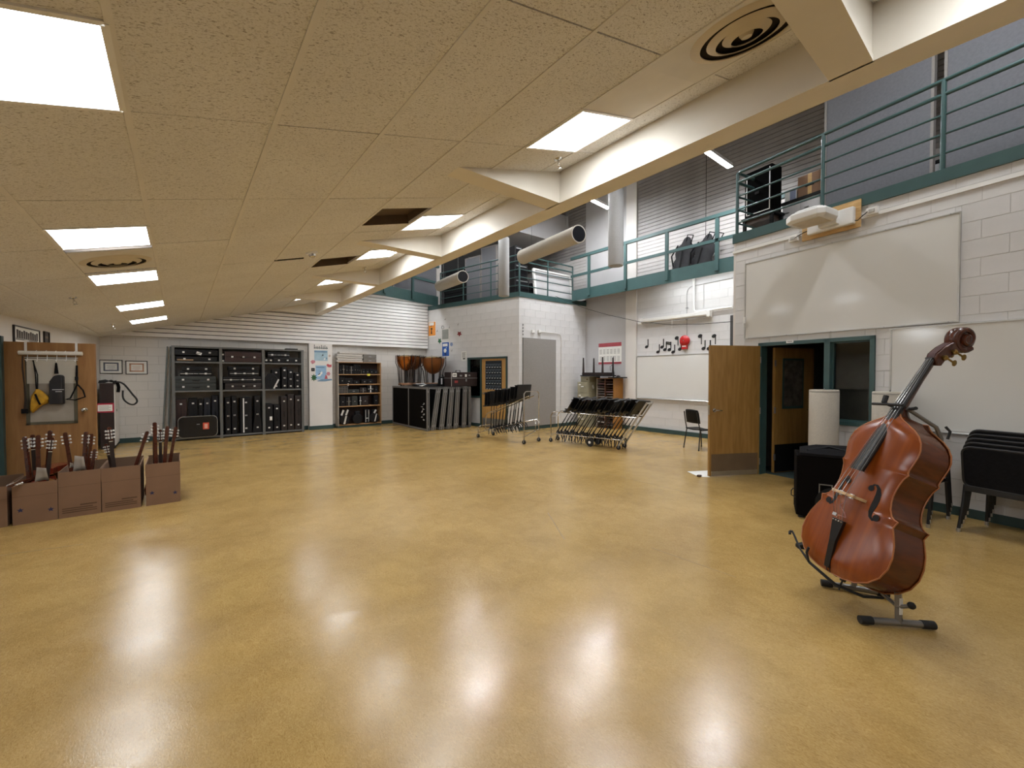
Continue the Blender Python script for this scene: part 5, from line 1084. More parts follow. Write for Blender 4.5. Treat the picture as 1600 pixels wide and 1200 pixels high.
for (x0, x1, z0, z1, m_) in ((0.06, 0.2, 0.28, 0.39, M_PAPER), (0.08, 0.18, 0.31, 0.36, M_STEEL), (0.13, 0.24, 0.10, 0.17, mat('red_sticker', '#8b2f2c', 0.6)), (0.48, 0.54, 0.28, 0.36, M_PAPER), (0.3, 0.38, 0.29, 0.34, M_STEEL), (0.60, 0.66, 0.3, 0.35, M_STEEL), (0.5, 0.54, 0.14, 0.22, M_STEEL)): MB().box(x0, x1, -0.007 if m_ is M_STEEL else -0.005, 0.0, z0, z1).build('sticker' if m_ is not M_STEEL else 'latch', m_, t)

# ================================================================ annex wall: door, side window, posters
fa = teal_frame('door_frame_annex', W_ANNEX, A_SIDE[0], A_DOOR[1], 2.12, [(A_DOOR[0] - 0.025, A_DOOR[0] + 0.025)], 'dark teal frame of the annex door and side window', (A_SIDE[0], A_DOOR[0], 0.88))
fa.data.materials[0] = M_TEALD
wn = MB().box(A_SIDE[0] + 0.05, A_DOOR[0] - 0.025, 0.05, 0.056, 0.93, 2.07).build('window_2', M_GLASS); wn.matrix_world = W_ANNEX.mtx(); struct(wn, 'narrow dark side window left of the annex door'); MB().box(A_SIDE[0] + 0.05, A_SIDE[0] + 0.2, 0.10, 0.11, 0.93, 2.07).build('blind', M_TEALD, wn)
o = MB().box(A_SIDE[0] - 0.4, A_DOOR[1] + 0.3, 1.4, 1.45, 0, 2.6).box(A_SIDE[0] - 0.4, A_SIDE[0] - 0.35, 0.25, 1.4, 0, 2.6).box(A_DOOR[1] + 0.25, A_DOOR[1] + 0.3, 0.25, 1.4, 0, 2.6).box(A_SIDE[0] - 0.4, A_DOOR[1] + 0.3, 0.25, 1.45, 2.55, 2.6).build('wall_annex_inside', dark); o.matrix_world = W_ANNEX.mtx(); struct(o, 'dark room behind the annex door')
x0, x1 = A_DOOR[0] + 0.03, A_DOOR[1] - 0.052
da = MB().box(x0, x1, 0.0, 0.044, 0.012, 2.065).build('door_4', M_DOORY); da.matrix_world = W_ANNEX.mtx(); struct(da, 'closed yellow-tan door with hanging pockets on its window')
MB().box(x0 + 0.02, x1 - 0.02, -0.003, 0, 0.02, 0.28).build('kick_plate', M_STEEL, da)
lx, lz = W_ANNEX.px(757, 615); h_ = MB().lathe([(0.03, 0), (0.03, 0.006), (0.012, 0.01), (0.012, 0.04)], 12, axis='y')
h_.v = [(v[0] + lx + 0.01, -v[1], v[2] + lz) for v in h_.v]; h_.ball((lx + 0.01, -0.06, lz), 0.03, 12); h_.build('door_handle', M_CHROME, da, True)
a = W_ANNEX.px(759, 564); b = W_ANNEX.px(784, 609)
t = thing('pocket_organizer', 'hanging clear pocket organizer covering the annex door window', 'organizer', mtx=W_ANNEX.mtx(a[0], -0.004, b[1])); w, h = b[0] - a[0], a[1] - b[1]
MB().box(0, w, -0.008, 0.002, 0, h).build('backing', mat('navy_cloth', '#1a2028', 0.8), t)
m_pk = mat('clear_pocket', '#56636f', 0.25, var=0.2); m_pt = mat('pocket_trim', '#66747f', 0.5)
for r in range(5):
    for c in range(6):
        px0, pz0 = w * c / 6 + 0.006, h * 0.94 * r / 5 + 0.006; pw, ph = w / 6 - 0.012, h * 0.94 / 5 - 0.05
        p_ = MB().box(px0, px0 + pw, -0.022, -0.008, pz0, pz0 + ph).build('pocket', mat('dark_pocket', '#232b35', 0.3), t)
        MB().box(px0, px0 + pw, -0.024, -0.022, pz0 + ph - 0.012, pz0 + ph).box(px0, px0 + 0.008, -0.024, -0.022, pz0, pz0 + ph).build('pocket_trim', m_pt, p_)
        MB().prism([(px0 + pw * 0.45, pz0 + 0.0), (px0 + pw * 0.95, pz0), (px0 + pw * 0.75, pz0 + ph * 0.25)], -0.026, -0.022, 'xz').build('number_tag', M_PAPER, p_)
def AP(x, y): return W_ANNEX.px(x, y)
def AR(x0, y0, x1, y1): a = AP(x0, y0); b = AP(x1, y1); return [(a[0], b[1]), (b[0], b[1]), (b[0], a[1]), (a[0], a[1])]
m_or = mat('orange_card', '#e08f3a', 0.7, var=0.05); m_bl = mat('royal_blue_card', '#2054a4', 0.6, var=0.05); m_lb = mat('pale_blue_print', '#b9cfe8', 0.7)
flat_on('poster', 'orange poster with a black figure at the top left of the annex wall', 'poster', W_ANNEX.mtx(), [('margin', AR(669.5, 503, 681, 525.5), -0.003, 0, M_PAPER), ('sheet', AR(670, 504, 680.5, 524), -0.005, -0.003, m_or), ('title_box', AR(670.6, 504.5, 678, 508.2), -0.006, -0.005, M_PAPER), ('figure', [AP(673.4, 522), AP(675.6, 522), AP(675.0, 516), AP(676.2, 513.5), AP(674.6, 511.8), AP(673.0, 513.5), AP(673.9, 516)], -0.006, -0.005, m_dkf), ('print_line', AR(673, 509, 675.2, 509.8), -0.006, -0.005, m_dkf)])
flat_on('poster', 'blue poster with a white bulb shape on the annex wall', 'poster', W_ANNEX.mtx(), [('margin', AR(690.2, 534.5, 702.6, 557.5), -0.003, 0, M_PAPER), ('sheet', AR(691, 535.3, 701.8, 556.2), -0.005, -0.003, m_bl), ('title_box', AR(692, 537.2, 699.5, 541), -0.006, -0.005, M_PAPER), ('bulb', [AP(694, 550.5), AP(696.2, 551.2), AP(698, 548), AP(697, 544.8), AP(694.6, 544.8), AP(693.4, 547.5)], -0.006, -0.005, M_PAPER), ('star', [AP(696.3, 544), AP(698.4, 542), AP(698.0, 544.4)], -0.006, -0.005, m_lb), ('stem', [AP(695, 551.2), AP(697.4, 551.2), AP(697.8, 555), AP(694.6, 555)], -0.006, -0.005, mat('dark_blue_print', '#15315f', 0.6))])
t = flat_on('wall_vent', 'grey louvred wall grille above the blue poster', 'vent', W_ANNEX.mtx(), [('frame', AR(690.4, 514, 702.6, 531), -0.012, 0, M_PLASTER), ('plate', AR(691.2, 515.2, 701.2, 529.8), -0.015, -0.012, mat('vent_grey', '#9b9d97', 0.5))])
for k in range(8): MB().prism(AR(691.4, 516.2 + k * 1.7, 701, 516.8 + k * 1.7), -0.019, -0.015, 'xz').build('louvre', mat('vent_grey2', '#8a8c87', 0.5), t)
flat_on('notice', 'white printed notice beside the annex side window', 'notice', W_ANNEX.mtx(), [('sheet', AR(721, 549, 729.3, 563.5), -0.003, 0, M_PAPER)] + [('printed_lines', AR(722.3, 551 + k * 1.7, 727.6 - (k % 2), 551.6 + k * 1.7), -0.004, -0.003, m_ink) for k in range(5)] + [('logo_print', AR(723.4, 559.6, 727, 561.4), -0.004, -0.003, m_dkf)])
def ablob(cx, cy, rx, ry, n=10, jag=0.45, ph=0.3): return [AP(cx + rx * (1 - jag * (i % 2)) * math.cos(2 * math.pi * i / n + ph), cy + ry * (1 - jag * (i % 2)) * math.sin(2 * math.pi * i / n + ph)) for i in range(n)]
flat_on('leaf_cutout', 'red maple leaf cutout on the annex wall', 'paper cutout', W_ANNEX.mtx(), [('leaf', ablob(717.8, 521.5, 4.0, 4.4), -0.004, 0, mat('red_leaf', '#7e2a2c', 0.8, var=0.2, vscale=20))])
flat_on('leaf_cutout', 'green maple leaf cutout left of the blue poster', 'paper cutout', W_ANNEX.mtx(), [('leaf', ablob(687, 532.8, 3.2, 4.8), -0.004, 0, mat('green_leaf', '#2f6345', 0.8, var=0.2, vscale=20))])
flat_on('leaf_cutout', 'blue-grey drop cutout right of the blue poster', 'paper cutout', W_ANNEX.mtx(), [('leaf', ablob(705.5, 538.0, 2.3, 3.2, 10, 0.1), -0.004, 0, mat('blue_leaf', '#7f8fb4', 0.8))])
o = MB().tube([W_ANNEX.at(AP(692, 511.6)[0] + 0.055 * math.cos(a_), -0.006, AP(692, 511.6)[1] + 0.055 * math.sin(a_)) for a_ in [2 * math.pi * i / 16 for i in range(16)]], 0.010, 6, closed=True).build('wire_ring', M_STEEL, None, True); tag(o, 'small dark ring above the wall grille', 'ring')
for k, (x, y, lab) in enumerate(((701.6, 511.5, 'tiny note sticker above the grille corner'), (715.5, 506.5, 'tiny dark note sticker up and right of the grille'), (705.6, 547.4, 'tiny dark note sticker below the blue drop'), (695.4, 498.5, 'tiny grey note sticker at the top of the annex wall'), (683, 516.5, 'tiny pale note sticker right of the orange poster'))):
    flat_on('note_sticker', lab, 'sticker', W_ANNEX.mtx(), [('head', ablob(x, y + 1, 0.9, 0.7, 8, 0), -0.003, 0, m_ink), ('stem', [AP(x + 0.5, y + 1), AP(x + 0.8, y + 1), AP(x + 0.9, y - 1.6), AP(x + 0.5, y - 1.4)], -0.003, 0, m_ink)])

# ---- annex front: tall grey panel, conduit, small boxes
t = thing('wall_panel_door', 'tall plain grey panel on the white block wall', 'panel', mtx=W_FRONT.mtx(0.13, 0, 0.10)); MB().box(0, 1.29, -0.035, 0.004, 0, 2.53).build('fabric', M_GREYPANEL, t, False, 0.006); MB().box(-0.012, 1.302, -0.010, 0.004, -0.01, 2.542).build('edge', M_STEEL, t)
def FP(x, y): return W_FRONT.px(x, y)
for k, (x, lab) in enumerate(((832, 'small white light bracket above the grey panel, left'), (842, 'small white junction box above the grey panel with a conduit, right'))):
    a = FP(x, 518.5); t = thing('junction_box', lab, 'electrical box', mtx=W_FRONT.mtx(a[0], 0, a[1])); MB().box(-0.05, 0.05, -0.05, 0, -0.04, 0.05).build('box', M_WHITE, t, False, 0.004); MB().box(-0.04, 0.04, -0.055, -0.05, -0.05, -0.03).build('lip', M_STEEL, t)
    if k: MB().tube([(0.05, -0.03, 0.0), (0.70, -0.03, 0.0), (0.85, -0.03, -0.04), (0.9, -0.03, -0.16), (0.9, -0.03, -2.6)], 0.013, 8).build('conduit', M_WHITE, t, True)
for k in range(4):
    a = FP(817, 507.5 + 5 * k); o = MB().cyl(W_FRONT.at(a[0], -0.012, a[1]), W_FRONT.at(a[0], 0.0, a[1]), 0.022, n=12).build('wall_button', M_STEEL, None, True); tag(o, 'small round grey button left of the grey panel, %s from the top' % ORD[k], 'button', 'four round buttons')

# ================================================================ music stand carts
def stand_proto(label, M_, group, plen=0.80):
    t = thing('music_stand', label, 'music stand', mtx=M_, group=group)
    MB().cyl((0, 0, 0.0), (0, 0, plen * 0.55), 0.013, n=8).cyl((0, 0, plen * 0.5), (0, 0, plen), 0.009, n=8).build('pole', M_BLACKM, t, True)
    d = MB().box(-0.004, 0.004, -0.25, 0.25, plen - 0.10, plen + 0.24).build('desk', M_BLACKM, t, False, 0.003)
    MB().box(-0.058, 0.0, -0.25, 0.25, plen - 0.105, plen - 0.097).box(-0.058, -0.052, -0.25, 0.25, plen - 0.105, plen - 0.085).build('desk_lip', M_BLACKM, d)
    MB().prism([(-0.25, plen + 0.24), (0.25, plen + 0.24), (0.24, plen + 0.25), (-0.24, plen + 0.25)], -0.03, 0.004, 'yz').build('desk_flange', M_BLACKM, d)
    MB().lathe([(0.02, 0), (0.02, 0.03), (0.001, 0.035)], 10, (0.012, 0, plen * 0.98), 'x').build('tilt_knob', M_BLACK, t)
    MB().cyl((0, 0, -0.03), (0, 0, 0.05), 0.022, n=10).build('hub', M_BLACKM, t, True)
    for s, (dx, dy) in enumerate(((0.10, 0.17), (0.10, -0.17), (0.20, 0.0))):
        MB().tube([(0, 0, 0.0), (dx * 0.4, dy * 0.45, 0.012), (dx * 0.8, dy * 0.85, -0.03), (dx * 1.15, dy, -0.13)], [0.014, 0.014, 0.012, 0.009], 6).build('leg', M_BLACKM, t, True)
    return t
def caster(t, x, y, r=0.045, m=M_RUBBER, z=None):
    w = MB().lathe([(r * 0.3, -0.016), (r, -0.014), (r, 0.014), (r * 0.3, 0.016)], 16, axis='y'); w.v = [(v[0] + x, v[1] + y, v[2] + r) for v in w.v]; c = w.build('wheel', m, t, True)
    MB().cyl((x, y - 0.02, r), (x, y + 0.02, r), r * 0.28, n=8).box(x - 0.012, x + 0.012, y - 0.022, y - 0.018, r, r * 2 + 0.01).box(x - 0.012, x + 0.012, y + 0.018, y + 0.022, r, r * 2 + 0.01).box(x - 0.014, x + 0.014, y - 0.022, y + 0.022, r * 2 + 0.005, r * 2 + 0.012).build('wheel_fork', M_STEEL, c)
def dirm(p, q):
    d = Vector((q[0] - p[0], q[1] - p[1], 0)); L = d.length; d.normalize(); return frame_mtx(d, (-d.y, d.x, 0), (0, 0, 1), (p[0], p[1], 0)), L
# cart 1: sloping rails climbing toward the viewer
M1, L1 = dirm((6.14, 8.80), (6.385, 7.30)); hw = 0.27
t = thing('stand_cart', 'chrome cart with rising rails full of music stands, left one', 'cart', mtx=M1)
MB().tube([(L1, -hw, 0.10), (L1, -hw, 1.15), (L1, -hw + 0.05, 1.20), (L1, hw - 0.05, 1.20), (L1, hw, 1.15), (L1, hw, 0.10)], 0.014, 8).build('end_frame', M_CHROME, t, True)
MB().tube([(L1, -hw, 0.30), (L1 - 0.03, -hw + 0.06, 0.27), (L1 - 0.03, hw - 0.06, 0.27), (L1, hw, 0.30)], 0.012, 8).build('cross_tube', M_CHROME, t, True)
MB().tube([(0.0, -hw, 0.10), (0.0, -hw, 0.26), (0.02, -hw + 0.06, 0.30), (0.02, hw - 0.06, 0.30), (0, hw, 0.26), (0, hw, 0.10)], 0.013, 8).build('low_frame', M_CHROME, t, True)
zt1 = lambda x: 0.60 + (x - 0.14) * 0.36; zl1 = lambda x: 0.16 + x * 0.24
for s in (-1, 1):
    y = s * 0.10; MB().tube([(0.10, y, 0.20), (0.10, y, zt1(0.10) - 0.05), (0.15, y, zt1(0.15)), (L1, y, zt1(L1))], 0.012, 8).build('top_rail', M_CHROME, t, True)
    y = s * 0.06; MB().tube([(0.0, y, 0.14), (0.06, y, zl1(0.06)), (L1 + 0.12, y, zl1(L1 + 0.12)), (L1 + 0.17, y, zl1(L1 + .12) - 0.04), (L1 + 0.17, y, 0.30)], 0.011, 8).build('lower_rail', M_CHROME, t, True)
    MB().tube([(0.0, s * hw, 0.12), (0.0, s * 0.06, 0.14)], 0.011, 8).build('foot_tube', M_CHROME, t, True); MB().tube([(L1, s * hw, 0.16), (L1 + 0.17, s * 0.06, 0.3)], 0.011, 8).build('foot_tube', M_CHROME, t, True)
for x in (0.0, L1):
    for s in (-1, 1): caster(t, x, s * hw)
pr = None; n1 = 12
for i in range(n1):
    x = 0.22 + i * 0.085 if i > 2 else 0.20 + i * 0.07
    le = math.radians(9 - (6 if i < 3 else 0)); zb = zl1(x) + 0.02
    Ml = M1 @ frame_mtx((math.cos(le), 0, -math.sin(le)), (0, 1, 0), (math.sin(le), 0, math.cos(le)), (x, 0.02 * ((i % 3) - 1), zb + random.uniform(-0.02, 0.03))) @ Matrix.Rotation(random.uniform(-0.16, 0.16), 4, 'Z')
    lab = 'black music stand on the left cart, %s from its low end' % ORD[i]
    pr = stand_proto(lab, Ml, 'music stands on the left cart', 0.66) if pr is None else copy_tree(pr, Ml, lab) and pr
# cart 2: level rails, strongly tilted stands
M2, L2 = dirm((7.00, 7.17), (7.39, 5.52)); hw = 0.16
t = thing('stand_cart', 'low chrome cart of strongly tilted music stands, right one', 'cart', mtx=M2)
TL = 0.62
for s in (-1, 1):
    y = s * hw
    MB().tube([(0, y, 0.09), (0, y, 0.62), (0.05, y, 0.70), (0.13, y, 0.72), (L2 + TL * 0.62, y, 0.70)], 0.013, 8).build('top_rail', M_CHROME, t, True)
    MB().tube([(0.0, y, 0.16), (0.1, y, 0.20), (L2 + 0.04, y, 0.205)], 0.012, 8).build('lower_rail', M_CHROME, t, True)
    MB().bar((L2, y, 0.08), (L2 + TL * 0.98, y, 1.02), 0.035, 0.03).build('end_post', M_ALU, t)
MB().bar((L2 + TL * 0.96, -hw, 1.0), (L2 + TL * 0.96, hw, 1.0), 0.03, 0.03).build('end_crossbar', M_ALU, t); MB().bar((0, -hw, 0.60), (0, hw, 0.60), 0.02, 0.02).build('end_crossbar', M_CHROME, t)
for s in (-1, 1): caster(t, 0.0, s * hw); caster(t, L2, s * hw)
for s in (-1, 1):
    w = MB().lathe([(0.03, -0.02), (0.085, -0.02), (0.095, 0), (0.085, 0.02), (0.03, 0.02)], 20, axis='y'); w.v = [(v[0] + 1.04, v[1] + s * (hw + 0.03), v[2] + 0.095) for v in w.v]; c = w.build('big_wheel', M_RUBBER, t, True)
    MB().cyl((1.04, s * (hw + 0.052), 0.095), (1.04, s * (hw + 0.03), 0.095), 0.03, n=12).build('wheel_hub', M_WHITE, c, True); MB().bar((1.04, s * hw, 0.095), (1.04, s * hw, 0.20), 0.02, 0.03).build('axle_bracket', M_CHROME, t)
pr = None
for i in range(20):
    x = 0.10 + i * 0.083; le = math.atan(TL / 0.95)
    Ml = M2 @ frame_mtx((math.cos(le), 0, -math.sin(le)), (0, 1, 0), (math.sin(le), 0, math.cos(le)), (x, 0.03 * ((i * 7 % 5) - 2) / 2, 0.235 + 0.012 * (i % 3))) @ Matrix.Rotation(random.uniform(-0.2, 0.2), 4, 'Z')
    lab = 'black tilted music stand on the right cart, %s from its far end' % ORD[i]
    pr = stand_proto(lab, Ml, 'music stands on the right cart', 0.70) if pr is None else copy_tree(pr, Ml, lab) and pr

# ================================================================ corner: file cabinet, cubby, table
t = thing('filing_cabinet', 'khaki filing cabinet with white handles in the recess corner', 'cabinet', (9.62, 8.42, 0))
m_kh = mat('khaki_steel', '#938d76', 0.5, var=0.06); 
MB().box(0.01, 0.62, 0, 0.43, 0.0, 1.37).build('body', m_kh, t, False, 0.006)
for k in range(4):
    d = MB().box(-0.012, 0.01, 0.02, 0.41, 0.05 + 0.33 * k, 0.365 + 0.33 * k).build('drawer', m_kh, t, False, 0.004); MB().box(-0.03, -0.012, 0.16, 0.26, 0.22 + 0.33 * k, 0.25 + 0.33 * k).build('handle', M_WHITE, d, False, 0.004); MB().box(-0.016, -0.012, 0.28, 0.36, 0.28 + 0.33 * k, 0.315 + 0.33 * k).build('card_holder', M_PAPER, d)
o = MB().obox((9.85, 8.415, 1.22), (0.03, 0, 0.02), (0, 0.002, 0), (-0.03, 0, 0.05)).build('note_paper', M_PAPER); tag(o, 'tilted white note on the side of the khaki cabinet', 'note')
t = thing('card_file', 'small khaki card file on top of the filing cabinet', 'cabinet', (9.66, 8.40, 1.37)); MB().box(0.01, 0.5, 0.0, 0.36, 0, 0.17).build('body', mat('dark_khaki_steel', '#857d64', 0.5), t, False, 0.005); d = MB().box(-0.006, 0.01, 0.02, 0.34, 0.02, 0.15).build('drawer', m_kh, t, False, 0.003); MB().box(-0.02, -0.006, 0.06, 0.1, 0.06, 0.1).build('handle', mat('brass_pull', '#6a5530', 0.4, 0.6), d)
cy0, cxf = 7.63, ony(959, 600, 7.63).x; cy1 = onx(932, 600, cxf).y
t = thing('music_cubby', 'wooden sorter with two columns of paper slots in the recess', 'shelf', (cxf, cy0, 0)); D_, W2 = 10.27 - cxf, cy1 - cy0
m_cw = wood('orange_oak', '#8a5a24', '#a6722f', 0.45); m_cd = mat('slot_dark', '#1c1414', 0.7)
MB().box(0, D_, 0, 0.025, 0, 1.47).build('side_panel', m_cw, t); MB().box(0, D_, W2 - 0.025, W2, 0, 1.47).build('side_panel', m_side, t); MB().box(0, D_, 0, W2, 1.47, 1.49).build('top', m_cw, t)
MB().box(D_ - 0.02, D_, 0.025, W2 - 0.025, 0, 1.47).build('back_board', m_cd, t); MB().box(0, D_ - 0.02, W2 / 2 - 0.012, W2 / 2 + 0.012, 0, 1.47).build('divider', mat('divider_wood', '#6d4a35', 0.6), t)
for k in range(18): MB().box(0.005, D_ - 0.02, 0.025, W2 - 0.025, 0.08 + k * 0.076, 0.09 + k * 0.076).build('slot_board', mat('slot_wood', '#54392d', 0.6), t)
for k in range(17):
    for c in range(2):
        if random.random() < 0.7:
            a = 0.03 + c * W2 / 2; o = MB().box(0.02 + random.random() * 0.05, D_ - 0.1, a + 0.01, a + W2 / 2 - 0.05, 0.091 + k * 0.076, 0.091 + k * 0.076 + random.uniform(0.008, 0.035)).build('paper_stack', random.choice((M_PAPER, M_STEEL, mat('pink_folder', '#96737a', 0.8), mat('grey_folder', '#8a8581', 0.8), m_cd)), t)
t = thing('upturned_table', 'small dark table lying upside down on the cabinets, legs in the air', 'table', (9.62, 7.86, 1.545)); 
MB().box(-0.02, 0.6, -0.02, 0.86, 0.0, 0.03).build('table_top', M_BLACK, t, False, 0.004); MB().box(0.02, 0.56, 0.02, 0.82, 0.03, 0.11).build('apron', mat('dark_cherry', '#231411', 0.5), t)
for x in (0.03, 0.51):
    for y in (0.03, 0.77): MB().cyl((x + 0.02, y + 0.02, 0.05), (x + 0.02, y + 0.02, 0.56), 0.036, 0.020, 8).build('leg', mat('dark_cherry', '#231411', 0.5), t, True)
t = thing('mic_stand_top', 'thin black stand standing on the cubby beside the upturned table', 'stand', (9.95, 7.74, 1.49)); MB().cyl((0, 0, 0.0), (0, 0, 0.20), 0.025, n=10).cyl((0, 0, 0.2), (0, 0, 0.64), 0.008, n=8).build('pole', M_BLACKM, t, True); MB().lathe([(0.09, 0), (0.09, 0.015), (0.03, 0.03)], 16).build('base', M_BLACKM, t, True); MB().tube([(0, 0, 0.42), (-0.03, 0.05, 0.36), (-0.04, 0.09, 0.34), (-0.03, 0.08, 0.2)], 0.006, 6).build('clip', M_BLACKM, t, True)
t = thing('black_board', 'flat black board sticking out over the cubby end', 'board', (9.72, 7.45, 1.491)); MB().box(0, 0.5, 0, 0.30, 0.0, 0.03).build('board', M_BLACK, t, False, 0.004); MB().tube([(0.1, 0.05, 0.04), (0.2, 0.12, 0.07), (0.3, 0.1, 0.05), (0.25, 0.2, 0.04)], 0.015, 6).build('cord_bundle', M_RUBBER, t, True)

# ---- wall calendar
a = W_MID.px(935.5, 537, -0.02); b = W_MID.px(971, 568.5, -0.02)
t = thing('wall_calendar', 'white year calendar with red bands on the grey wall panel', 'calendar', mtx=W_MID.mtx(a[0], -0.021, b[1])); w, h = b[0] - a[0], a[1] - b[1]
m_rd = mat('faded_red', '#a84a52', 0.7, var=0.12, vscale=14)
MB().box(0, w, -0.003, 0, 0, h).build('sheet', M_PAPER, t); MB().box(0, w, -0.004, -0.003, h * 0.82, h).build('red_header', m_rd, t); MB().box(0, w, -0.004, -0.003, 0, h * 0.10).build('red_footer', m_rd, t)
for r in range(2):
    for c in range(6):
        x0, z0 = w * (0.05 + 0.155 * c), h * (0.16 + 0.33 * r)
        for k in range(4): MB().box(x0, x0 + w * 0.11, -0.004, -0.003, z0 + k * h * 0.06, z0 + k * h * 0.06 + h * 0.022).build('month_print', m_ink, t)
# ---- whiteboard wall: notes, bell, screen, pipes
def MP(x, y): return W_MID.px(x, y)
NOTES = [(1010.4, 542, 530, 'solitary quarter note at the far left'), (1028.2, 550, 538, 'low quarter note, second from the left'), (1034.6, 542.3, 529.5, 'high quarter note before the beamed pair'), (1052, 550, 538.5, 'low quarter note after the beamed pair'), (1062.4, 545.5, 535, 'quarter note touching the red bell'), (1099.4, 544.5, 531.5, 'quarter note right of the bell by the door'), (1107.5, 544.5, 531.5, 'quarter note half hidden by the open door')]
M_NOTE = mat('black_card', '#0f0f10', 0.6)
def note_head(mb, x, y, r=2.5): 
    c = MP(x, y); k = 12; R_ = r * 0.0185
    mb.prism([(c[0] + R_ * 1.15 * math.cos(q) * math.cos(0.4) - R_ * 0.85 * math.sin(q) * math.sin(0.4), c[1] + R_ * 1.15 * math.cos(q) * math.sin(0.4) + R_ * 0.85 * math.sin(q) * math.cos(0.4)) for q in [2 * math.pi * i / k for i in range(k)]], -0.012, 0.0, 'xz')
for x, y, yt, lab in NOTES:
    t = thing('note_cutout', 'black ' + lab + ' on the recess wall', 'wall decoration', mtx=W_MID.mtx(), group='black musical notes'); mb = MB(); note_head(mb, x, y); mb.build('note_head', M_NOTE, t)
    a = MP(x + 1.6, y); b = MP(x + 2.3, yt); MB().box(a[0], a[0] + 0.024, -0.010, 0.0, a[1], b[1]).build('stem', M_NOTE, t)
for x, y, yb, lab in ((1057.5, 528, 540, 'black upside-down note left of the bell'), (1094, 525, 538, 'black upside-down note right of the bell'), (1115.8, 525, 538, 'black upside-down note above the open door')):
    t = thing('note_cutout', lab, 'wall decoration', mtx=W_MID.mtx(), group='black musical notes'); mb = MB(); note_head(mb, x, y, 2.7); mb.build('note_head', M_NOTE, t); a = MP(x + 1.0, y); b = MP(x + 1.2, yb); MB().box(a[0] + 0.01, a[0] + 0.028, -0.010, 0.0, b[1], a[1]).build('stem', M_NOTE, t)
t = thing('note_cutout', 'black beamed pair of eighth notes on the recess wall', 'wall decoration', mtx=W_MID.mtx(), group='black musical notes')
for x in (1039, 1046): mb = MB(); note_head(mb, x, 546.3); mb.build('note_head', M_NOTE, t); a = MP(x + 1.6, 546); b = MP(x + 1.8, 534); MB().box(a[0], a[0] + 0.024, -0.010, 0.0, a[1], b[1]).build('stem', M_NOTE, t)
for dy in (0, 2.6): MB().prism([MP(1040.8, 533.4 + dy), MP(1048.3, 534.6 + dy), MP(1048.3, 536.2 + dy), MP(1040.8, 535 + dy)], -0.010, 0, 'xz').build('beam', M_NOTE, t)
a = MP(1071, 532.5); t = thing('alarm_bell', 'round red alarm bell on the recess wall', 'bell', mtx=W_MID.mtx(a[0], 0, a[1])); m_red = mat('bell_red', '#b51d1f', 0.3, var=0.05)
g_ = MB().lathe([(0.135, -0.02), (0.14, -0.05), (0.11, -0.085), (0.05, -0.10), (0.001, -0.102)], 28, axis='y'); g_.build('gong', m_red, t, True); MB().lathe([(0.1, 0), (0.1, -0.03)], 20, axis='y').build('back_plate', m_red, t)
MB().lathe([(0.015, -0.1), (0.015, -0.11), (0.001, -0.112)], 10, axis='y').build('bolt', M_CHROME, t); MB().box(-0.07, 0.07, -0.07, 0, -0.22, -0.10).build('striker_box', m_red, t, False, 0.005); MB().box(-0.05, 0.05, -0.073, -0.07, -0.16, -0.13).build('name_plate', M_WHITE, t)
a = MP(1005, 502.5); b = MP(1112, 490); t = thing('projection_screen', 'white rolled-up projection screen housing on the recess wall', 'screen', mtx=W_MID.mtx(a[0], -0.12, (a[1] + b[1]) / 2)); L_ = b[0] - a[0]
MB().prism([(-0.055, -0.03), (-0.03, -0.06), (0.03, -0.06), (0.055, -0.02), (0.05, 0.05), (-0.05, 0.05)], 0, L_, 'yz').build('housing', M_WHITE, t, False, 0.004); MB().box(0.03, L_ - 0.03, -0.02, 0.02, -0.075, -0.06).build('bottom_bar', M_STEEL, t)
for x in (0.0, L_): MB().box(x - 0.04, x + 0.04, -0.07, 0.07, -0.09, 0.07).build('end_cap', M_WHITE, t, False, 0.008); MB().box(x - 0.02, x + 0.02, 0.05, 0.12, 0.03, 0.09).build('wall_bracket', M_WHITE, t)
MB().cyl((L_ * 0.5, -0.03, -0.075), (L_ * 0.5, -0.03, -0.30), 0.006, n=6).build('pull_cord', M_WHITE, t)
t = thing('pipe_run', 'white pipe dropping from the catwalk and turning right', 'pipe', mtx=W_MID.mtx()); Q = [MP(*q) for q in ((1086, 438), (1086, 484), (1088, 487), (1092, 487), (1146, 480))]; MB().tube([(q[0], -0.06, q[1]) for q in Q], 0.028, 10).build('pipe', M_WHITE, t, True); MB().cyl((Q[0][0], -0.06, Q[0][1] - 0.02), (Q[0][0], -0.06, Q[0][1] + 0.05), 0.04, n=10).build('coupling', M_WHITE, t, True)
t = thing('conduit_run', 'thin grey conduit curving down to the red bell', 'conduit', mtx=W_MID.mtx()); Q = [MP(*q) for q in ((1146, 434), (1092, 445), (1080, 448), (1075, 453), (1073.5, 460), (1073.5, 525))]; MB().tube([(q[0], -0.02, q[1]) for q in Q], 0.011, 8).build('conduit', M_GREYWALL, t, True)
for z in (3.3, 3.0): MB().box(Q[5][0] - 0.03, Q[5][0] + 0.03, -0.035, 0, z, z + 0.02).build('clamp', M_STEEL, t)
t = thing('conduit_run', 'short thin conduit right of the dropping pipe', 'conduit', mtx=W_MID.mtx()); Q = [MP(*q) for q in ((1100, 443), (1100, 481))]; MB().tube([(q[0], -0.015, q[1]) for q in Q], 0.007, 6).build('conduit', M_GREYWALL, t, True)
p_a, p_b = Vector((9.0, 9.07, 3.86)), Vector((7.32, 3.215, 2.98))
pts = [p_a.lerp(p_b, k / 16) for k in range(17)]
pts = []
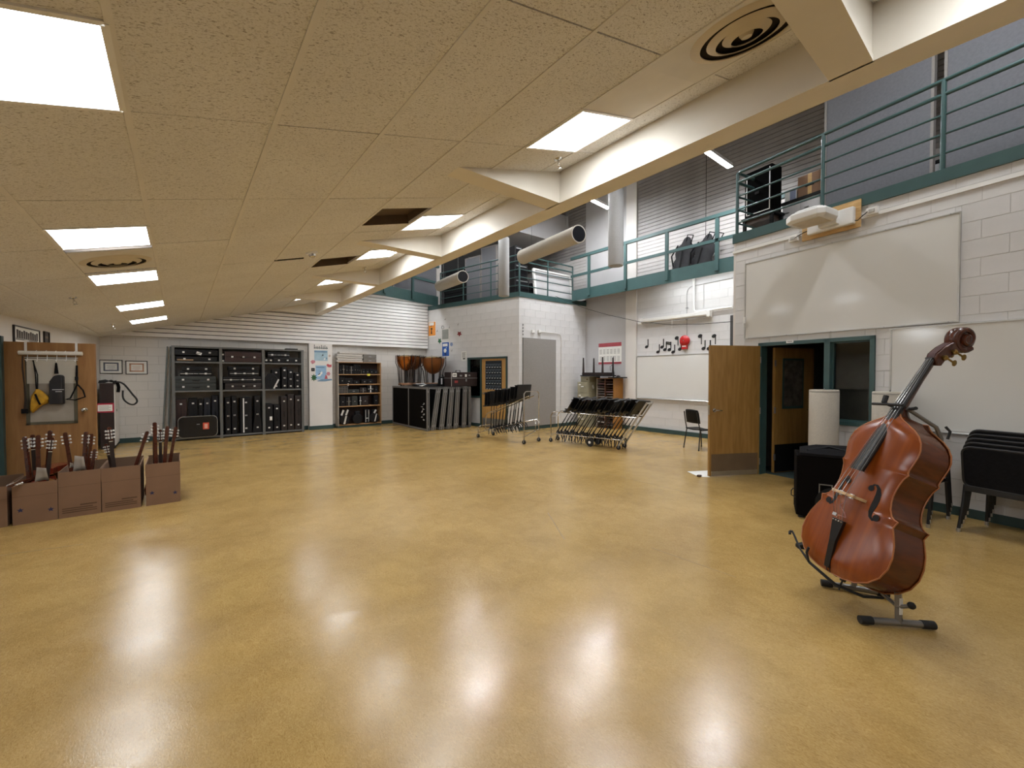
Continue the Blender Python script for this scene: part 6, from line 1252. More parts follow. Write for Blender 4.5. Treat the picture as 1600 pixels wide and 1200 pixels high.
for (x, y, Y) in ((868, 463, 9.07), (915, 482, 8.0), (950, 492, 7.2), (1000, 503, 6.1), (1050, 507.5, 5.2), (1100, 506, 4.4), (1150, 502, 3.23)): pts.append(ony(x, y, Y))
o = MB().tube(pts, 0.006, 6).build('slack_wire', M_BLACK, None, True); tag(o, 'thin black wire sagging across the recess', 'wire')
a = MP(1144, 493); b = MP(1144, 540); o = MB().box(MP(1142.5, 500)[0], MP(1146, 500)[0], -0.05, 0, b[1], a[1]).build('dark_strip', mat('dark_grey_strip', '#3b3a3a', 0.6)); o.matrix_world = W_MID.mtx(); tag(o, 'narrow dark upright strip at the right end of the recess wall', 'strip')

# ---- chair, bin, floor mat by the open door
def posture_chair(label, loc, f, group=None, name='music_chair'):
    f = Vector((f[0], f[1], 0)).normalized(); t = thing(name, label, 'chair', mtx=frame_mtx((-f.y, f.x, 0), (-f.x, -f.y, 0), (0, 0, 1), loc), group=group)
    # local: x across, y toward the back, z up  (x = left of sitter)
    s = MB(); n = 9
    vs = []; 
    for j in range(n):
        y = -0.20 + 0.40 * j / (n - 1)
        for i in range(n):
            x = -0.21 + 0.42 * i / (n - 1); z = 0.445 - 0.018 * (1 - (2 * i / (n - 1) - 1) ** 2) - (0.03 * ((0.2 - j / (n - 1)) / 0.2) ** 2 if j / (n - 1) < 0.2 else 0); vs.append((x, y, z))
    s._add(vs, [(j * n + i, j * n + i + 1, (j + 1) * n + i + 1, (j + 1) * n + i) for j in range(n - 1) for i in range(n - 1)]); o = s.build('seat', M_BLACK, t, True); so = o.modifiers.new('thick', 'SOLIDIFY'); so.thickness = 0.016
    b = MB(); vs = []
    for j in range(n):
        z = 0.56 + 0.29 * j / (n - 1)
        for i in range(n):
            u = 2 * i / (n - 1) - 1; hw_ = 0.20 * (1 - 0.12 * max(0, (j / (n - 1) - 0.6) / 0.4) ** 2); vs.append((u * hw_, 0.22 + 0.05 * j / (n - 1) - 0.035 * u * u, z - 0.012 * u * u * (j == n - 1)))
    b._add(vs, [(j * n + i, j * n + i + 1, (j + 1) * n + i + 1, (j + 1) * n + i) for j in range(n - 1) for i in range(n - 1)]); o = b.build('backrest', M_BLACK, t, True); so = o.modifiers.new('thick', 'SOLIDIFY'); so.thickness = 0.014
    for s_ in (-1, 1):
        MB().tube([(s_ * 0.20, -0.17, 0.425), (s_ * 0.215, -0.21, 0.30), (s_ * 0.225, -0.235, 0.012)], 0.0115, 8).build('leg', M_BLACKM, t, True)
        MB().tube([(s_ * 0.19, 0.26, 0.80), (s_ * 0.195, 0.225, 0.60), (s_ * 0.20, 0.18, 0.42), (s_ * 0.225, 0.235, 0.012)], 0.0115, 8).build('leg', M_BLACKM, t, True)
        MB().tube([(s_ * 0.20, -0.18, 0.42), (s_ * 0.20, 0.185, 0.415)], 0.010, 8).build('seat_rail', M_BLACKM, t, True)
        for y in (-0.235, 0.235): MB().cyl((s_ * 0.225, y, 0.0), (s_ * 0.225, y, 0.02), 0.014, n=8).build('foot_glide', M_RUBBER, t)
    MB().tube([(-0.20, 0.10, 0.412), (0.20, 0.10, 0.412)], 0.009, 8).build('stretcher', M_BLACKM, t, True)
    return t
posture_chair('single black plastic chair beside the open tan door', (8.70, 4.47, 0), (0.93, -0.36))
t = thing('waste_bin', 'small black bin half hidden behind the open door', 'bin', (8.85, 4.12, 0)); MB().lathe([(0.10, 0), (0.13, 0.24), (0.135, 0.25), (0.12, 0.25), (0.095, 0.02)], 16).build('bucket', M_BLACK, t, True); MB().tube([(-0.13, 0, 0.24), (-0.1, 0, 0.33), (0.1, 0, 0.33), (0.13, 0, 0.24)], 0.006, 6).build('handle', M_STEEL, t, True)
a = onz(1074, 737); b = onz(1106, 735.5); c = onz(1106, 746); d = onz(1092, 745)
o = MB().prism([(a.x, a.y), (b.x, b.y), (c.x + 0.03, c.y - 0.02), (d.x, d.y)], 0.0005, 0.004, 'xy').build('floor_paper', M_PAPER); tag(o, 'white sheet on the floor under the open door', 'paper')
o = MB().box(d.x - 0.03, d.x + 0.03, d.y - 0.03, d.y + 0.02, 0.004, 0.03).build('door_wedge', mat('brown_wedge', '#4b3524', 0.8), None, False, 0.004); tag(o, 'small brown wedge on the white floor sheet', 'door stop')

# ================================================================ catwalks, annex roof and what is stored there
def sq_rail(label, wall, posts, x0, x1, off=0.0):
    t = thing('catwalk_railing', label, 'railing', mtx=wall.mtx(0, off, 0))
    for p in posts: MB().box(p - 0.04, p + 0.04, -0.02, 0.03, 3.95, 5.15).build('post', M_TEAL, t)
    MB().box(x0, x1, -0.03, 0.05, 5.14, 5.22).build('rail', M_TEAL, t); MB().box(x0, x1, -0.02, 0.03, 4.60, 4.67).build('rail', M_TEAL, t)
    return t
CY = lambda Y: 9.08 - Y
sq_rail('square teal railing of the catwalk over the recess', W_CAT, [CY(8.36), CY(7.06), CY(5.82), CY(4.57)], 0.0, W_CAT.L, -0.03)
pb = [W_CATB.px(x, 440)[0] for x in (644, 600)]
sq_rail('square teal railing of the far catwalk before the slats', W_CATB, pb + [0.6], 0.0, W_CATB.L, -0.03)
railing('annex_railing', 'teal pipe railing above the timpani wall', W_ANNEX, [A_S(12.45), A_S(11.37), A_S(10.2), A_S(9.13)], [4.97, 4.80, 4.57, 4.35, 4.12], 3.92, 4.97, 0.021, A_S(12.45), W_ANNEX.L, 0.03)
railing('annex_railing', 'teal pipe railing above the tall grey panel', W_FRONT, [0.04, 1.13, 2.2], [4.97, 4.80, 4.57, 4.35, 4.12], 3.92, 4.97, 0.021, 0.03, 2.2, 0.03)
def roofpx(wall, x, y, off): return wall.px(x, y, off)
# black rack and cases at the left of the annex roof
x0, x1 = W_ANNEX.px(694, 440, 0.4)[0], W_ANNEX.px(724, 440, 0.4)[0]
t = thing('equipment_rack', 'black equipment rack on the annex roof above the posters', 'rack', mtx=W_ANNEX.mtx(x0, 0.4, 3.9)); MB().box(0, x1 - x0, 0, 0.5, 0.08, 0.80).build('body', M_BLACK, t, False, 0.01)
for k in range(4): MB().box(0.05, x1 - x0 - 0.05, -0.008, 0, 0.14 + 0.16 * k, 0.27 + 0.16 * k).build('drawer_face', M_BLACKM, t)
for x in (0.06, x1 - x0 - 0.06): MB().cyl((x, 0.25, 0), (x, 0.25, 0.08), 0.04, n=10).build('caster', M_STEEL, t)
t = thing('road_case', 'black road case with metal edges on top of the equipment rack', 'case', mtx=W_ANNEX.mtx(x0 + 0.05, 0.42, 4.705)); w = x1 - x0 - 0.1; MB().box(0, w, 0, 0.45, 0, 0.42).build('shell', M_BLACKC, t, False, 0.01); MB().box(-0.006, w + 0.006, -0.006, 0.456, 0.41, 0.43).box(-0.006, w + 0.006, -0.006, 0.456, 0.20, 0.215).build('edge_metal', M_ALU, t)
for k, (xa, xb, h, lab) in enumerate(((727, 751, 1.55, 'blue-grey panel above the annex door, left'), (752, 776, 1.75, 'blue-grey panel above the annex door, right'))):
    a, b = W_ANNEX.px(xa, 440, 0.55)[0], W_ANNEX.px(xb, 440, 0.55)[0]; fabric_panel(lab, a, b, 0.55, h, M_BLUEGREY, 3.9, W_ANNEX)
x0 = W_FRONT.px(836, 440, 0.25)[0]; x1 = W_FRONT.px(894, 440, 0.25)[0]
t = thing('folding_table', 'white edged folded table leaning on the annex roof', 'table', mtx=W_FRONT.mtx(x0, 0.25, 3.92)); w = x1 - x0
MB().obox((w / 2, 0.06, 0.43), (w / 2 - 0.05, 0, 0), (0, 0.02, 0), (0, 0.05, 0.38)).build('table_top', M_GREYWALL, t); MB().obox((0.02, 0.05, 0.43), (0.035, 0, 0), (0, 0.03, 0), (0, 0.05, 0.43)).obox((w - 0.03, 0.05, 0.43), (0.03, 0, 0), (0, 0.03, 0), (0, 0.05, 0.43)).obox((w / 2, 0.10, 0.84), (w / 2, 0, 0), (0, 0.03, 0), (0, 0, 0.025)).build('edge', M_WHITE, t)
t = thing('amplifier', 'black amplifier stack on the annex roof corner', 'amplifier', mtx=W_FRONT.mtx(0.12, 0.35, 3.9))
for k, (w, h, z) in enumerate(((0.55, 0.5, 0.0), (0.5, 0.42, 0.505), (0.3, 0.5, 0.93))): 
    b = MB().box(0, w, 0, 0.4, z, z + h).build('cabinet', M_BLACKC, t, False, 0.01); MB().box(0.04, w - 0.04, -0.006, 0, z + 0.05, z + h - 0.1).build('grille', M_BLACKF, b); MB().box(0.06, w - 0.06, -0.01, 0, z + h - 0.08, z + h - 0.05).build('knob_strip', M_STEEL, b)
t = thing('drum_case', 'round black drum case beside the amplifier stack', 'case', mtx=W_FRONT.mtx(0.98, 0.62, 3.9)); MB().lathe([(0.22, 0), (0.23, 0.05), (0.23, 0.4), (0.2, 0.45), (0.001, 0.46)], 20).build('shell', M_BLACKC, t, True); MB().lathe([(0.235, 0.2), (0.235, 0.24), (0.23, 0.24)], 20).build('strap', M_BLACKF, t)
# panels beyond the far catwalk
for k, (xa, xb, lab) in enumerate(((560, 612, 'blue-grey panel behind the far catwalk railing, left'), (614, 682, 'blue-grey panel behind the far catwalk railing, right'))):
    a, b = W_CATB.px(xa, 430, 0.35)[0], W_CATB.px(xb, 430, 0.35)[0]; fabric_panel(lab, max(a, 0.02), b, 0.35, 1.5, M_BLUEGREY, 4.18, W_CATB)
# soft instrument bags leaning at the slat wall
def cello_bag(label, x0, x1, lean, loops):
    a = W_MID.px(x0, 410, -0.3)[0]; b = W_MID.px(x1, 410, -0.3)[0]; w = b - a
    t = thing('cello_bag', label, 'instrument bag', mtx=W_MID.mtx(a, -0.34, 4.185) @ Matrix.Rotation(lean, 4, 'Y'), group='cello bags on the catwalk')
    prof = [(0.0, 0.34), (0.05, 0.42), (0.30, 0.48), (0.45, 0.36), (0.58, 0.42), (0.74, 0.40), (0.84, 0.22), (0.98, 0.14), (1.03, 0.06)]
    n = 12; vs = []; 
    for z, hw_ in prof:
        for i in range(n): q = 2 * math.pi * i / n; vs.append((w / 2 + hw_ * w * math.cos(q), 0.14 + 0.13 * hw_ / 0.48 * math.sin(q), z * 0.92))
    k = len(prof); fs = [tuple(range(n)), tuple((k - 1) * n + i for i in range(n))] + [(j * n + i, j * n + (i + 1) % n, (j + 1) * n + (i + 1) % n, (j + 1) * n + i) for j in range(k - 1) for i in range(n)]
    MB()._add(vs, fs).build('bag_body', mat('charcoal_nylon', '#2a2a2d', 0.7, var=0.2, vscale=8, bump=0.3, bscale=14), t, True)
    MB().tube([(w * 0.2, 0.0, 0.2), (w * 0.1, -0.03, 0.45), (w * 0.3, -0.02, 0.72)], 0.018, 6).build('strap', M_BLACKF, t, True)
    for j in range(loops): MB().tube([(w * (0.5 + 0.3 * j), 0.1, 0.78), (w * (0.52 + 0.34 * j), 0.1, 0.99), (w * (0.75 + 0.34 * j), 0.1, 0.97), (w * (0.7 + 0.3 * j), 0.1, 0.76)], 0.014, 6).build('carry_loop', M_BLACKF, t, True)
    MB().box(w * 0.45, w * 0.5, 0.0, 0.012, 0.12, 0.6).build('zip', M_BLACK, t)
cello_bag('charcoal cello bag leaning on the slats, left of the pair', 1044, 1082, 0.16, 1); cello_bag('charcoal cello bag with two loops, right of the pair', 1070, 1108, 0.30, 2)

# ================================================================ hanging acoustic tubes
m_tube = mat('oatmeal_cloth', '#b9b2a6', 0.9, var=0.06, vscale=60, bump=0.15, bscale=300); m_tubeg = mat('grey_cloth_tube', '#a3a2a0', 0.9, var=0.06, vscale=60, bump=0.15, bscale=300)
def h_tube(label, p, q, r):
    p, q = Vector(p), Vector(q); d = (q - p).normalized(); t = thing('acoustic_tube', label, 'acoustic tube', p, 0, 'hanging acoustic tubes'); v = q - p
    MB().cyl((0, 0, 0), v, r, n=28).build('sleeve', m_tube, t, True)
    for e, s in ((Vector((0, 0, 0)), -1), (v, 1)):
        MB().tube([e - d * s * 0.02, e + d * s * 0.006], [r * 1.02, r * 1.02], 28).build('end_ring', m_tube, t, True); MB().cyl(e + d * s * 0.0062, e + d * s * 0.008, r * 0.90, n=28).build('end_disc', mat('dark_end_disc', '#15161a', 0.25), t)
    for k in (0.18, 0.82): MB().cyl(v * k + Vector((0, 0, r)), (v.x * k, v.y * k, 7.3 - p.z), 0.004, n=6).build('wire', M_STEEL, t)
h_tube('oatmeal acoustic tube hanging level before the catwalk corner', (6.76, 8.05, 4.53), (6.33, 5.80, 4.42), 0.175)
h_tube('oatmeal acoustic tube hanging level above the far wall end', (6.60, 12.05, 4.45), (6.16, 9.93, 4.30), 0.165)
def v_tube(label, x, y, z0, z1, r, hang=True, m=m_tubeg, grp='hanging acoustic tubes'):
    t = thing('acoustic_tube', label, 'acoustic tube', (x, y, z0), 0, grp)
    MB().lathe([(r * 0.96, 0), (r, 0.012), (r, z1 - z0 - 0.012), (r * 0.96, z1 - z0), (0.001, z1 - z0)], 28).build('sleeve', m, t, True); MB().lathe([(r * 0.955, 0.001), (0.001, 0.001)], 28).build('end_disc', M_TBAR, t)
    if hang: MB().cyl((0, 0, z1 - z0), (0, 0, 7.3 - z0), 0.004, n=6).build('wire', M_STEEL, t)
    else: MB().lathe([(r * 1.01, z1 - z0 - 0.03), (r * 1.01, z1 - z0 - 0.022), (r, z1 - z0 - 0.022)], 28).build('cap_seam', M_STEEL, t); MB().cyl((0, 0, z1 - z0), (0.0, 0, z1 - z0 + 0.02), 0.008, n=6).build('cap_knob', M_STEEL, t)
v_tube('grey acoustic tube hanging upright before the slat wall', 8.09, 6.24, 4.15, 5.92, 0.175); v_tube('grey acoustic tube hanging upright before the annex corner', 6.80, 8.90, 3.68, 5.22, 0.145)

# ================================================================ right foreground: floor tubes, speaker, stacked chairs
p = onz(1288, 757); 
ts = W_RIGHT.px(1287, 650, -0.32)[0]; tp1 = W_RIGHT.at(ts, -0.32, 0); tz = W_RIGHT.px(1287, 609, -0.32)[1]
v_tube('off-white acoustic tube standing left of the bass', tp1.x, tp1.y, 0.0, tz, 0.165, False, m_tube, 'standing acoustic tubes')
ts = W_RIGHT.px(1390, 650, -0.25)[0]; tp2 = W_RIGHT.at(ts, -0.25, 0); tz = W_RIGHT.px(1390, 612, -0.25)[1]
v_tube('off-white acoustic tube standing behind the bass neck', tp2.x, tp2.y, 0.0, tz, 0.165, False, m_tube, 'standing acoustic tubes')
t = thing('speaker_cabinet', 'black carpeted speaker box on the floor left of the bass', 'speaker', mtx=frame_mtx((0.35, -0.94, 0), (0.94, 0.35, 0), (0, 0, 1), (5.32, 1.64, 0.0)))
MB().box(0, 0.62, 0, 0.42, 0.03, 0.69).build('cabinet', M_CARPET, t, False, 0.01)
MB().box(0.20, 0.21, -0.012, 0.0, 0.26, 0.40).box(0.20, 0.32, -0.012, 0.0, 0.39, 0.40).box(0.31, 0.32, -0.012, 0.0, 0.26, 0.40).build('handle_cup', M_STEEL, t)
for x in (0.05, 0.57): 
    for y in (0.05, 0.37): MB().cyl((x, y, 0), (x, y, 0.03), 0.03, n=10).build('foot', M_RUBBER, t)
MB().lathe([(0.17, 0), (0.175, -0.02), (0.12, -0.03), (0.001, -0.035)], 24, (0.34, 0, 0.20), 'y').build('cone', M_BLACK, t, True)
MB().tube([(-0.02, 0.1, 0.30), (-0.04, 0.1, 0.27), (-0.04, 0.1, 0.22), (-0.0, 0.1, 0.20)], 0.006, 6).build('side_loop', M_BLACKM, t, True)
t = thing('soft_bag', 'flat black cloth bag lying on the speaker box', 'bag', mtx=frame_mtx((0.35, -0.94, 0), (0.94, 0.35, 0), (0, 0, 1), (5.32, 1.64, 0.692)))
MB()._add([(0.03, 0.0, 0), (0.62, -0.02, 0), (0.62, 0.42, 0), (0.05, 0.40, 0), (0.03, 0.0, 0.03), (0.62, -0.02, 0.025), (0.62, 0.42, 0.03), (0.05, 0.40, 0.04), (0.18, 0.06, 0.075), (0.52, 0.04, 0.06), (0.5, 0.36, 0.09), (0.2, 0.34, 0.085)], [(0, 3, 2, 1), (0, 1, 5, 4), (1, 2, 6, 5), (2, 3, 7, 6), (3, 0, 4, 7), (4, 5, 9, 8), (5, 6, 10, 9), (6, 7, 11, 10), (7, 4, 8, 11), (8, 9, 10, 11)]).build('bag_body', M_BLACKF, t, True)
MB().tube([(0.1, 0.05, 0.05), (0.3, 0.15, 0.09), (0.55, 0.05, 0.05)], 0.014, 6).build('strap', M_BLACK, t, True)
p = onz(1252, 860)
t = thing('floor_pedal', 'small black and grey floor stand foot peeking out left of the bass', 'stand', (p.x + 0.10, p.y - 0.03, 0), -0.9)
MB().prism([(-0.10, 0.0), (0.10, 0.0), (0.12, 0.05), (0.02, 0.09), (-0.04, 0.05), (-0.10, 0.03)], -0.03, 0.03, 'xz').build('foot', M_BLACK, t, False, 0.006); MB().tube([(0.0, 0, 0.06), (0.06, 0, 0.15), (0.10, 0, 0.24)], 0.016, 8).build('tube', M_ALU, t, True)

# stacked black chairs along the right wall
def stack(labels, loc, f, n, dz, dy, group):
    for i in range(n):
        L = Vector(loc); fv = Vector((f[0], f[1], 0)).normalized()
        pos = L + fv * (dy * i) + Vector((0, 0, dz * i))
        if i == 0: pr_ = stack_chair(labels[i], pos, fv, group); base = pr_
        else: copy_tree(base, frame_mtx((-fv.y, fv.x, 0), (-fv.x, -fv.y, 0), (0, 0, 1), pos), labels[i])
def stack_chair(label, loc, f, group):
    t = thing('stacking_chair', label, 'chair', mtx=frame_mtx((-f.y, f.x, 0), (-f.x, -f.y, 0), (0, 0, 1), loc), group=group)
    n = 11
    def rr(w, h, r, z0): return [(sx * (w / 2 - r) + r * math.cos(a), z0 + r + (h - 2 * r) * (sz) + r * math.sin(a)) for sx, sz, a0 in ((1, 0, -math.pi / 2), (1, 1, 0), (-1, 1, math.pi / 2), (-1, 0, math.pi)) for a in [a0 + j * math.pi / 10 for j in range(6)]]
    ol = rr(0.46, 0.40, 0.07, 0.46)
    b = MB().prism(ol, 0.0, 0.022, 'xz'); b.xf(Matrix.Translation((0, 0.21, 0)) @ Matrix.Translation((0, 0, 0.46)) @ Matrix.Rotation(-0.14, 4, 'X') @ Matrix.Translation((0, 0, -0.46))); b.build('backrest', M_BLACKF, t, False, 0.008)
    fr = MB().tube([(p_[0] * 1.03, 0.011, 0.66 + (p_[1] - 0.66) * 1.03) for p_ in ol], 0.012, 8, closed=True); fr.xf(Matrix.Translation((0, 0.21, 0)) @ Matrix.Translation((0, 0, 0.46)) @ Matrix.Rotation(-0.14, 4, 'X') @ Matrix.Translation((0, 0, -0.46))); fr.build('back_frame', M_BLACKM, t, True)
    MB().box(-0.22, 0.22, -0.23, 0.20, 0.405, 0.445).build('seat', M_BLACKF, t, False, 0.015)
    MB().box(-0.235, 0.235, 0.20, 0.235, 0.41, 0.475).build('seat_rail', M_BLACKM, t, False, 0.006)
    for s in (-1, 1):
        MB().tube([(s * 0.225, -0.21, 0.41), (s * 0.24, -0.235, 0.02)], 0.0135, 8).build('leg', M_BLACKM, t, True); MB().tube([(s * 0.235, 0.21, 0.47), (s * 0.235, 0.235, 0.30), (s * 0.24, 0.30, 0.02)], 0.0135, 8).build('leg', M_BLACKM, t, True)
        for y in (-0.235, 0.30): MB().cyl((s * 0.24, y, 0.0), (s * 0.24, y, 0.035), 0.017, n=8).build('foot_glide', M_ALU, t)
    return t
fr_ = (0.94, -0.30)
stack(['black chair at the bottom of the near right stack'] + ['black chair, %s from the bottom of the near right stack' % ORD[i] for i in range(1, 5)], (6.32, 0.15, 0), fr_, 5, 0.040, 0.035, 'stacked black chairs at the right')
stack(['black chair at the bottom of the stack behind the bass'] + ['black chair, %s from the bottom of the stack behind the bass' % ORD[i] for i in range(1, 4)], (6.36, 0.86, 0), (0.98, -0.18), 4, 0.045, 0.02, 'stacked black chairs behind the bass')

# ================================================================ double bass on its stand
BR = Matrix(((-0.535, 0.282, -0.797), (-0.844, -0.231, 0.484), (-0.047, 0.931, 0.362)))
bx = BR.col[0].normalized(); by = BR.col[1] - bx * BR.col[1].dot(bx); by.normalize(); bzv = bx.cross(by)
BASS = frame_mtx(bx, by, bzv, (3.404, 0.844, 0.255))
bass = thing('double_bass', 'large amber-brown double bass leaning in a metal stand', 'double bass', mtx=BASS)
m_bt = wood('amber_spruce', '#76350c', '#8a4312', 0.24, (9, 0.8, 9), 0.0, 2.5); m_br = wood('amber_maple', '#50250b', '#652f10', 0.25, (2.0, 9, 2.0), 0.0, 2.5); m_bn = wood('bass_neck_maple', '#3c1b0c', '#512513', 0.26, (6, 2, 6), 0.0)
m_ebony = mat('ebony', '#141211', 0.35, var=0.2); m_purf = mat('worn_edge', '#9a5c2c', 0.35); m_maple = mat('pale_maple', '#c9a77c', 0.45, var=0.1)
# half outline (x, y) from the bottom centre round to the neck heel
HALF = [(0.0, 0.0), (0.09, 0.004), (0.17, 0.022), (0.24, 0.062), (0.29, 0.12), (0.314, 0.19), (0.314, 0.26), (0.298, 0.33), (0.272, 0.39), (0.254, 0.425), (0.262, 0.455), (0.268, 0.468),
        (0.245, 0.474), (0.222, 0.49), (0.202, 0.525), (0.190, 0.57), (0.186, 0.61), (0.188, 0.65), (0.194, 0.69), (0.203, 0.725), (0.214, 0.745), (0.222, 0.757),
        (0.214, 0.768), (0.213, 0.79), (0.222, 0.83), (0.231, 0.88), (0.230, 0.92), (0.216, 0.965), (0.190, 1.005), (0.150, 1.04), (0.105, 1.068), (0.068, 1.09), (0.045, 1.11), (0.028, 1.135)]
def dens(pts, k=2):
    out = []
    for (a, b) in zip(pts, pts[1:]):
        for j in range(k): out.append((a[0] + (b[0] - a[0]) * j / k, a[1] + (b[1] - a[1]) * j / k))
    return out + [pts[-1]]
HD = dens(HALF); OUT = HD + [(-x, y) for x, y in HD[::-1] if x > 1e-6]
RIB = 0.225
def plate(name, m, z, arch, edge=0.0, grow=1.012, th=0.008):
    """arched plate: rings shrinking to the spine of the outline"""
    n = len(OUT); rings = 7; vs = []; fs = []
    for k in range(rings):
        f = 1 - k / rings
        for (x, y) in OUT:
            yc = min(max(y, 0.10 + 0.0), 1.02); yy = yc + (y - yc) * f if True else y
            yy = 0.56 + (y - 0.56) * (f * 0.5 + 0.5) if False else yy
            h = arch * (1 - (f ** 2.2)) ** 0.8 if k else 0.0
            vs.append((x * grow * f, (yy - 0.55) * (grow if k == 0 else 1) + 0.55, z + (h if arch > 0 else h)))
    vs2 = [(v[0], v[1], v[2]) for v in vs]
    for k in range(rings - 1):
        for i in range(n): fs.append((k * n + i, k * n + (i + 1) % n, (k + 1) * n + (i + 1) % n, (k + 1) * n + i))
    base = (rings - 1) * n
    for i in range(n // 2):
        a, b = base + i, base + (i + 1) % n; c, d = base + (n - i) % n, base + (n - i - 1) % n
        if len({a, b, c, d}) >= 3: fs.append(tuple(dict.fromkeys((a, b, d, c))))
    # rim edge
    o2 = len(vs2); vs2 += [(x * grow, (y - 0.55) * grow + 0.55, z - math.copysign(th, arch)) for x, y in OUT]
    for i in range(n): fs.append((i, o2 + i, o2 + (i + 1) % n, (i + 1) % n))
    return MB()._add(vs2, fs).build(name, m, bass, True)
plate('top_plate', m_bt, 0.006, 0.045); plate('back_plate', m_br, -RIB - 0.004, -0.018)
n = len(OUT); vs = [(x, y, 0.0) for x, y in OUT] + [(x, y, -RIB + (0.045 * max(0, (y - 0.86) / 0.275) ** 1.4)) for x, y in OUT]
MB()._add(vs, [(i, i + n, (i + 1) % n + n, (i + 1) % n) for i in range(n)]).build('ribs', m_br, bass, True)
for z in (0.009, -RIB - 0.006): MB().tube([(x * 1.012, (y - 0.55) * 1.012 + 0.55, z - (0.004 if z > 0 else -0.003)) for x, y in OUT], 0.0045, 6, closed=True).build('edge_binding', m_purf, bass, True)
def top_z(x, y):
    # surface height of the arched top
    lo, hi = None, 0.2
    for (a, b) in zip(HD, HD[1:]):
        if min(a[1], b[1]) <= y <= max(a[1], b[1]) and b[1] != a[1]: hi = a[0] + (b[0] - a[0]) * (y - a[1]) / (b[1] - a[1]); break
    f = min(1, abs(x) / max(hi, 0.01)); return 0.006 + 0.045 * (1 - f ** 2.2) ** 0.8
def fhole(s):
    P = [(0.080, 0.622), (0.088, 0.640), (0.104, 0.642), (0.120, 0.622), (0.128, 0.59), (0.131, 0.55), (0.130, 0.51), (0.130, 0.47), (0.136, 0.44), (0.154, 0.424), (0.172, 0.436)]
    W_h = [0.007, 0.006, 0.007, 0.010, 0.014, 0.016, 0.016, 0.013, 0.009, 0.007, 0.008]
    L_, R_ = [], []
    for i, (x, y) in enumerate(P):
        a = P[max(i - 1, 0)]; b = P[min(i + 1, len(P) - 1)]; d = Vector((b[0] - a[0], b[1] - a[1])).normalized(); nx, ny = -d.y, d.x
        L_.append((x + nx * W_h[i], y + ny * W_h[i])); R_.append((x - nx * W_h[i], y - ny * W_h[i]))
    vs = []
    for (l, r_) in zip(L_, R_):
        for q in (l, r_): vs.append((s * q[0], q[1], top_z(q[0], q[1]) + 0.0022))
    fs = [(2 * i, 2 * i + 1, 2 * i + 3, 2 * i + 2) for i in range(len(P) - 1)]
    mb = MB()._add(vs, fs)
    for (cx, cy, r_) in ((0.080, 0.614, 0.019), (0.172, 0.444, 0.021)):
        k = 12; c0 = len(mb.v); mb._add([(s * (cx + r_ * math.cos(2 * math.pi * j / k)), cy + r_ * math.sin(2 * math.pi * j / k), top_z(cx, cy) + 0.0045) for j in range(k)], [tuple(range(k))])
    o = mb.build('f_hole', mat('hollow_dark', '#0a0605', 0.8), bass); so = o.modifiers.new('thick', 'SOLIDIFY'); so.thickness = 0.0015
fhole(1); fhole(-1)
# bridge
YB = 0.518
bp_ = [(-0.085, 0.0), (-0.06, 0.0), (-0.05, 0.035), (-0.02, 0.045), (0.02, 0.045), (0.05, 0.035), (0.06, 0.0), (0.085, 0.0), (0.082, 0.03), (0.06, 0.065), (0.075, 0.075), (0.08, 0.10), (0.05, 0.118), (0.0, 0.126), (-0.05, 0.118), (-0.08, 0.10), (-0.075, 0.075), (-0.06, 0.065), (-0.082, 0.03)]
br = MB().prism([(x, z + 0.045) for x, z in bp_], YB - 0.008, YB + 0.010, 'xz').build('bridge', m_maple, bass, False, 0.002)
for x in (-0.03, 0.045): MB().cyl((x, YB - 0.016, 0.115), (x, YB + 0.016, 0.115), 0.016, n=14).build('adjuster_wheel', M_CHROME, br, True)
# fingerboard, neck, pegbox, scroll (neck line leans back from the top)
fz = lambda y: 0.117 - (y - 0.697) * 0.2256
fb = MB(); vs = []
ys = [0.697, 1.557]
for y in ys:
    hwid = 0.045 if y < 1 else 0.022
    for k in range(7): u = -1 + 2 * k / 6; vs.append((u * hwid, y, fz(y) + 0.012 * (1 - u * u)))
    vs += [(hwid, y, fz(y) - 0.014), (-hwid, y, fz(y) - 0.014)]
fb._add(vs, [tuple(range(9))[::-1], tuple(range(9, 18))] + [(i, (i + 1) % 9, (i + 1) % 9 + 9, i + 9) for i in range(9)]).build('fingerboard', m_ebony, bass, True)
def nring(y, zc, hw_, dp, n_=12): return [(hw_ * math.cos(q), y, zc + (0 if math.sin(q) > 0 else dp * math.sin(q))) for q in [2 * math.pi * i / n_ for i in range(n_)]]
vs = []; prof = [(1.04, fz(1.04) - 0.016, 0.034, 0.23), (1.10, fz(1.10) - 0.016, 0.033, 0.20), (1.15, fz(1.15) - 0.016, 0.030, 0.10), (1.20, fz(1.20) - 0.015, 0.027, 0.045), (1.40, fz(1.40) - 0.014, 0.024, 0.032), (1.56, fz(1.56) - 0.013, 0.023, 0.032)]
for q in prof: vs += nring(*q)
MB()._add(vs, [tuple(range(12)), tuple((len(prof) - 1) * 12 + i for i in range(12))] + [(j * 12 + i, j * 12 + (i + 1) % 12, (j + 1) * 12 + (i + 1) % 12, (j + 1) * 12 + i) for j in range(len(prof) - 1) for i in range(12)]).build('neck', m_bn, bass, True)
MB().box(-0.022, 0.022, 1.555, 1.566, fz(1.56) - 0.012, fz(1.56) + 0.012).build('nut', m_ebony, bass)
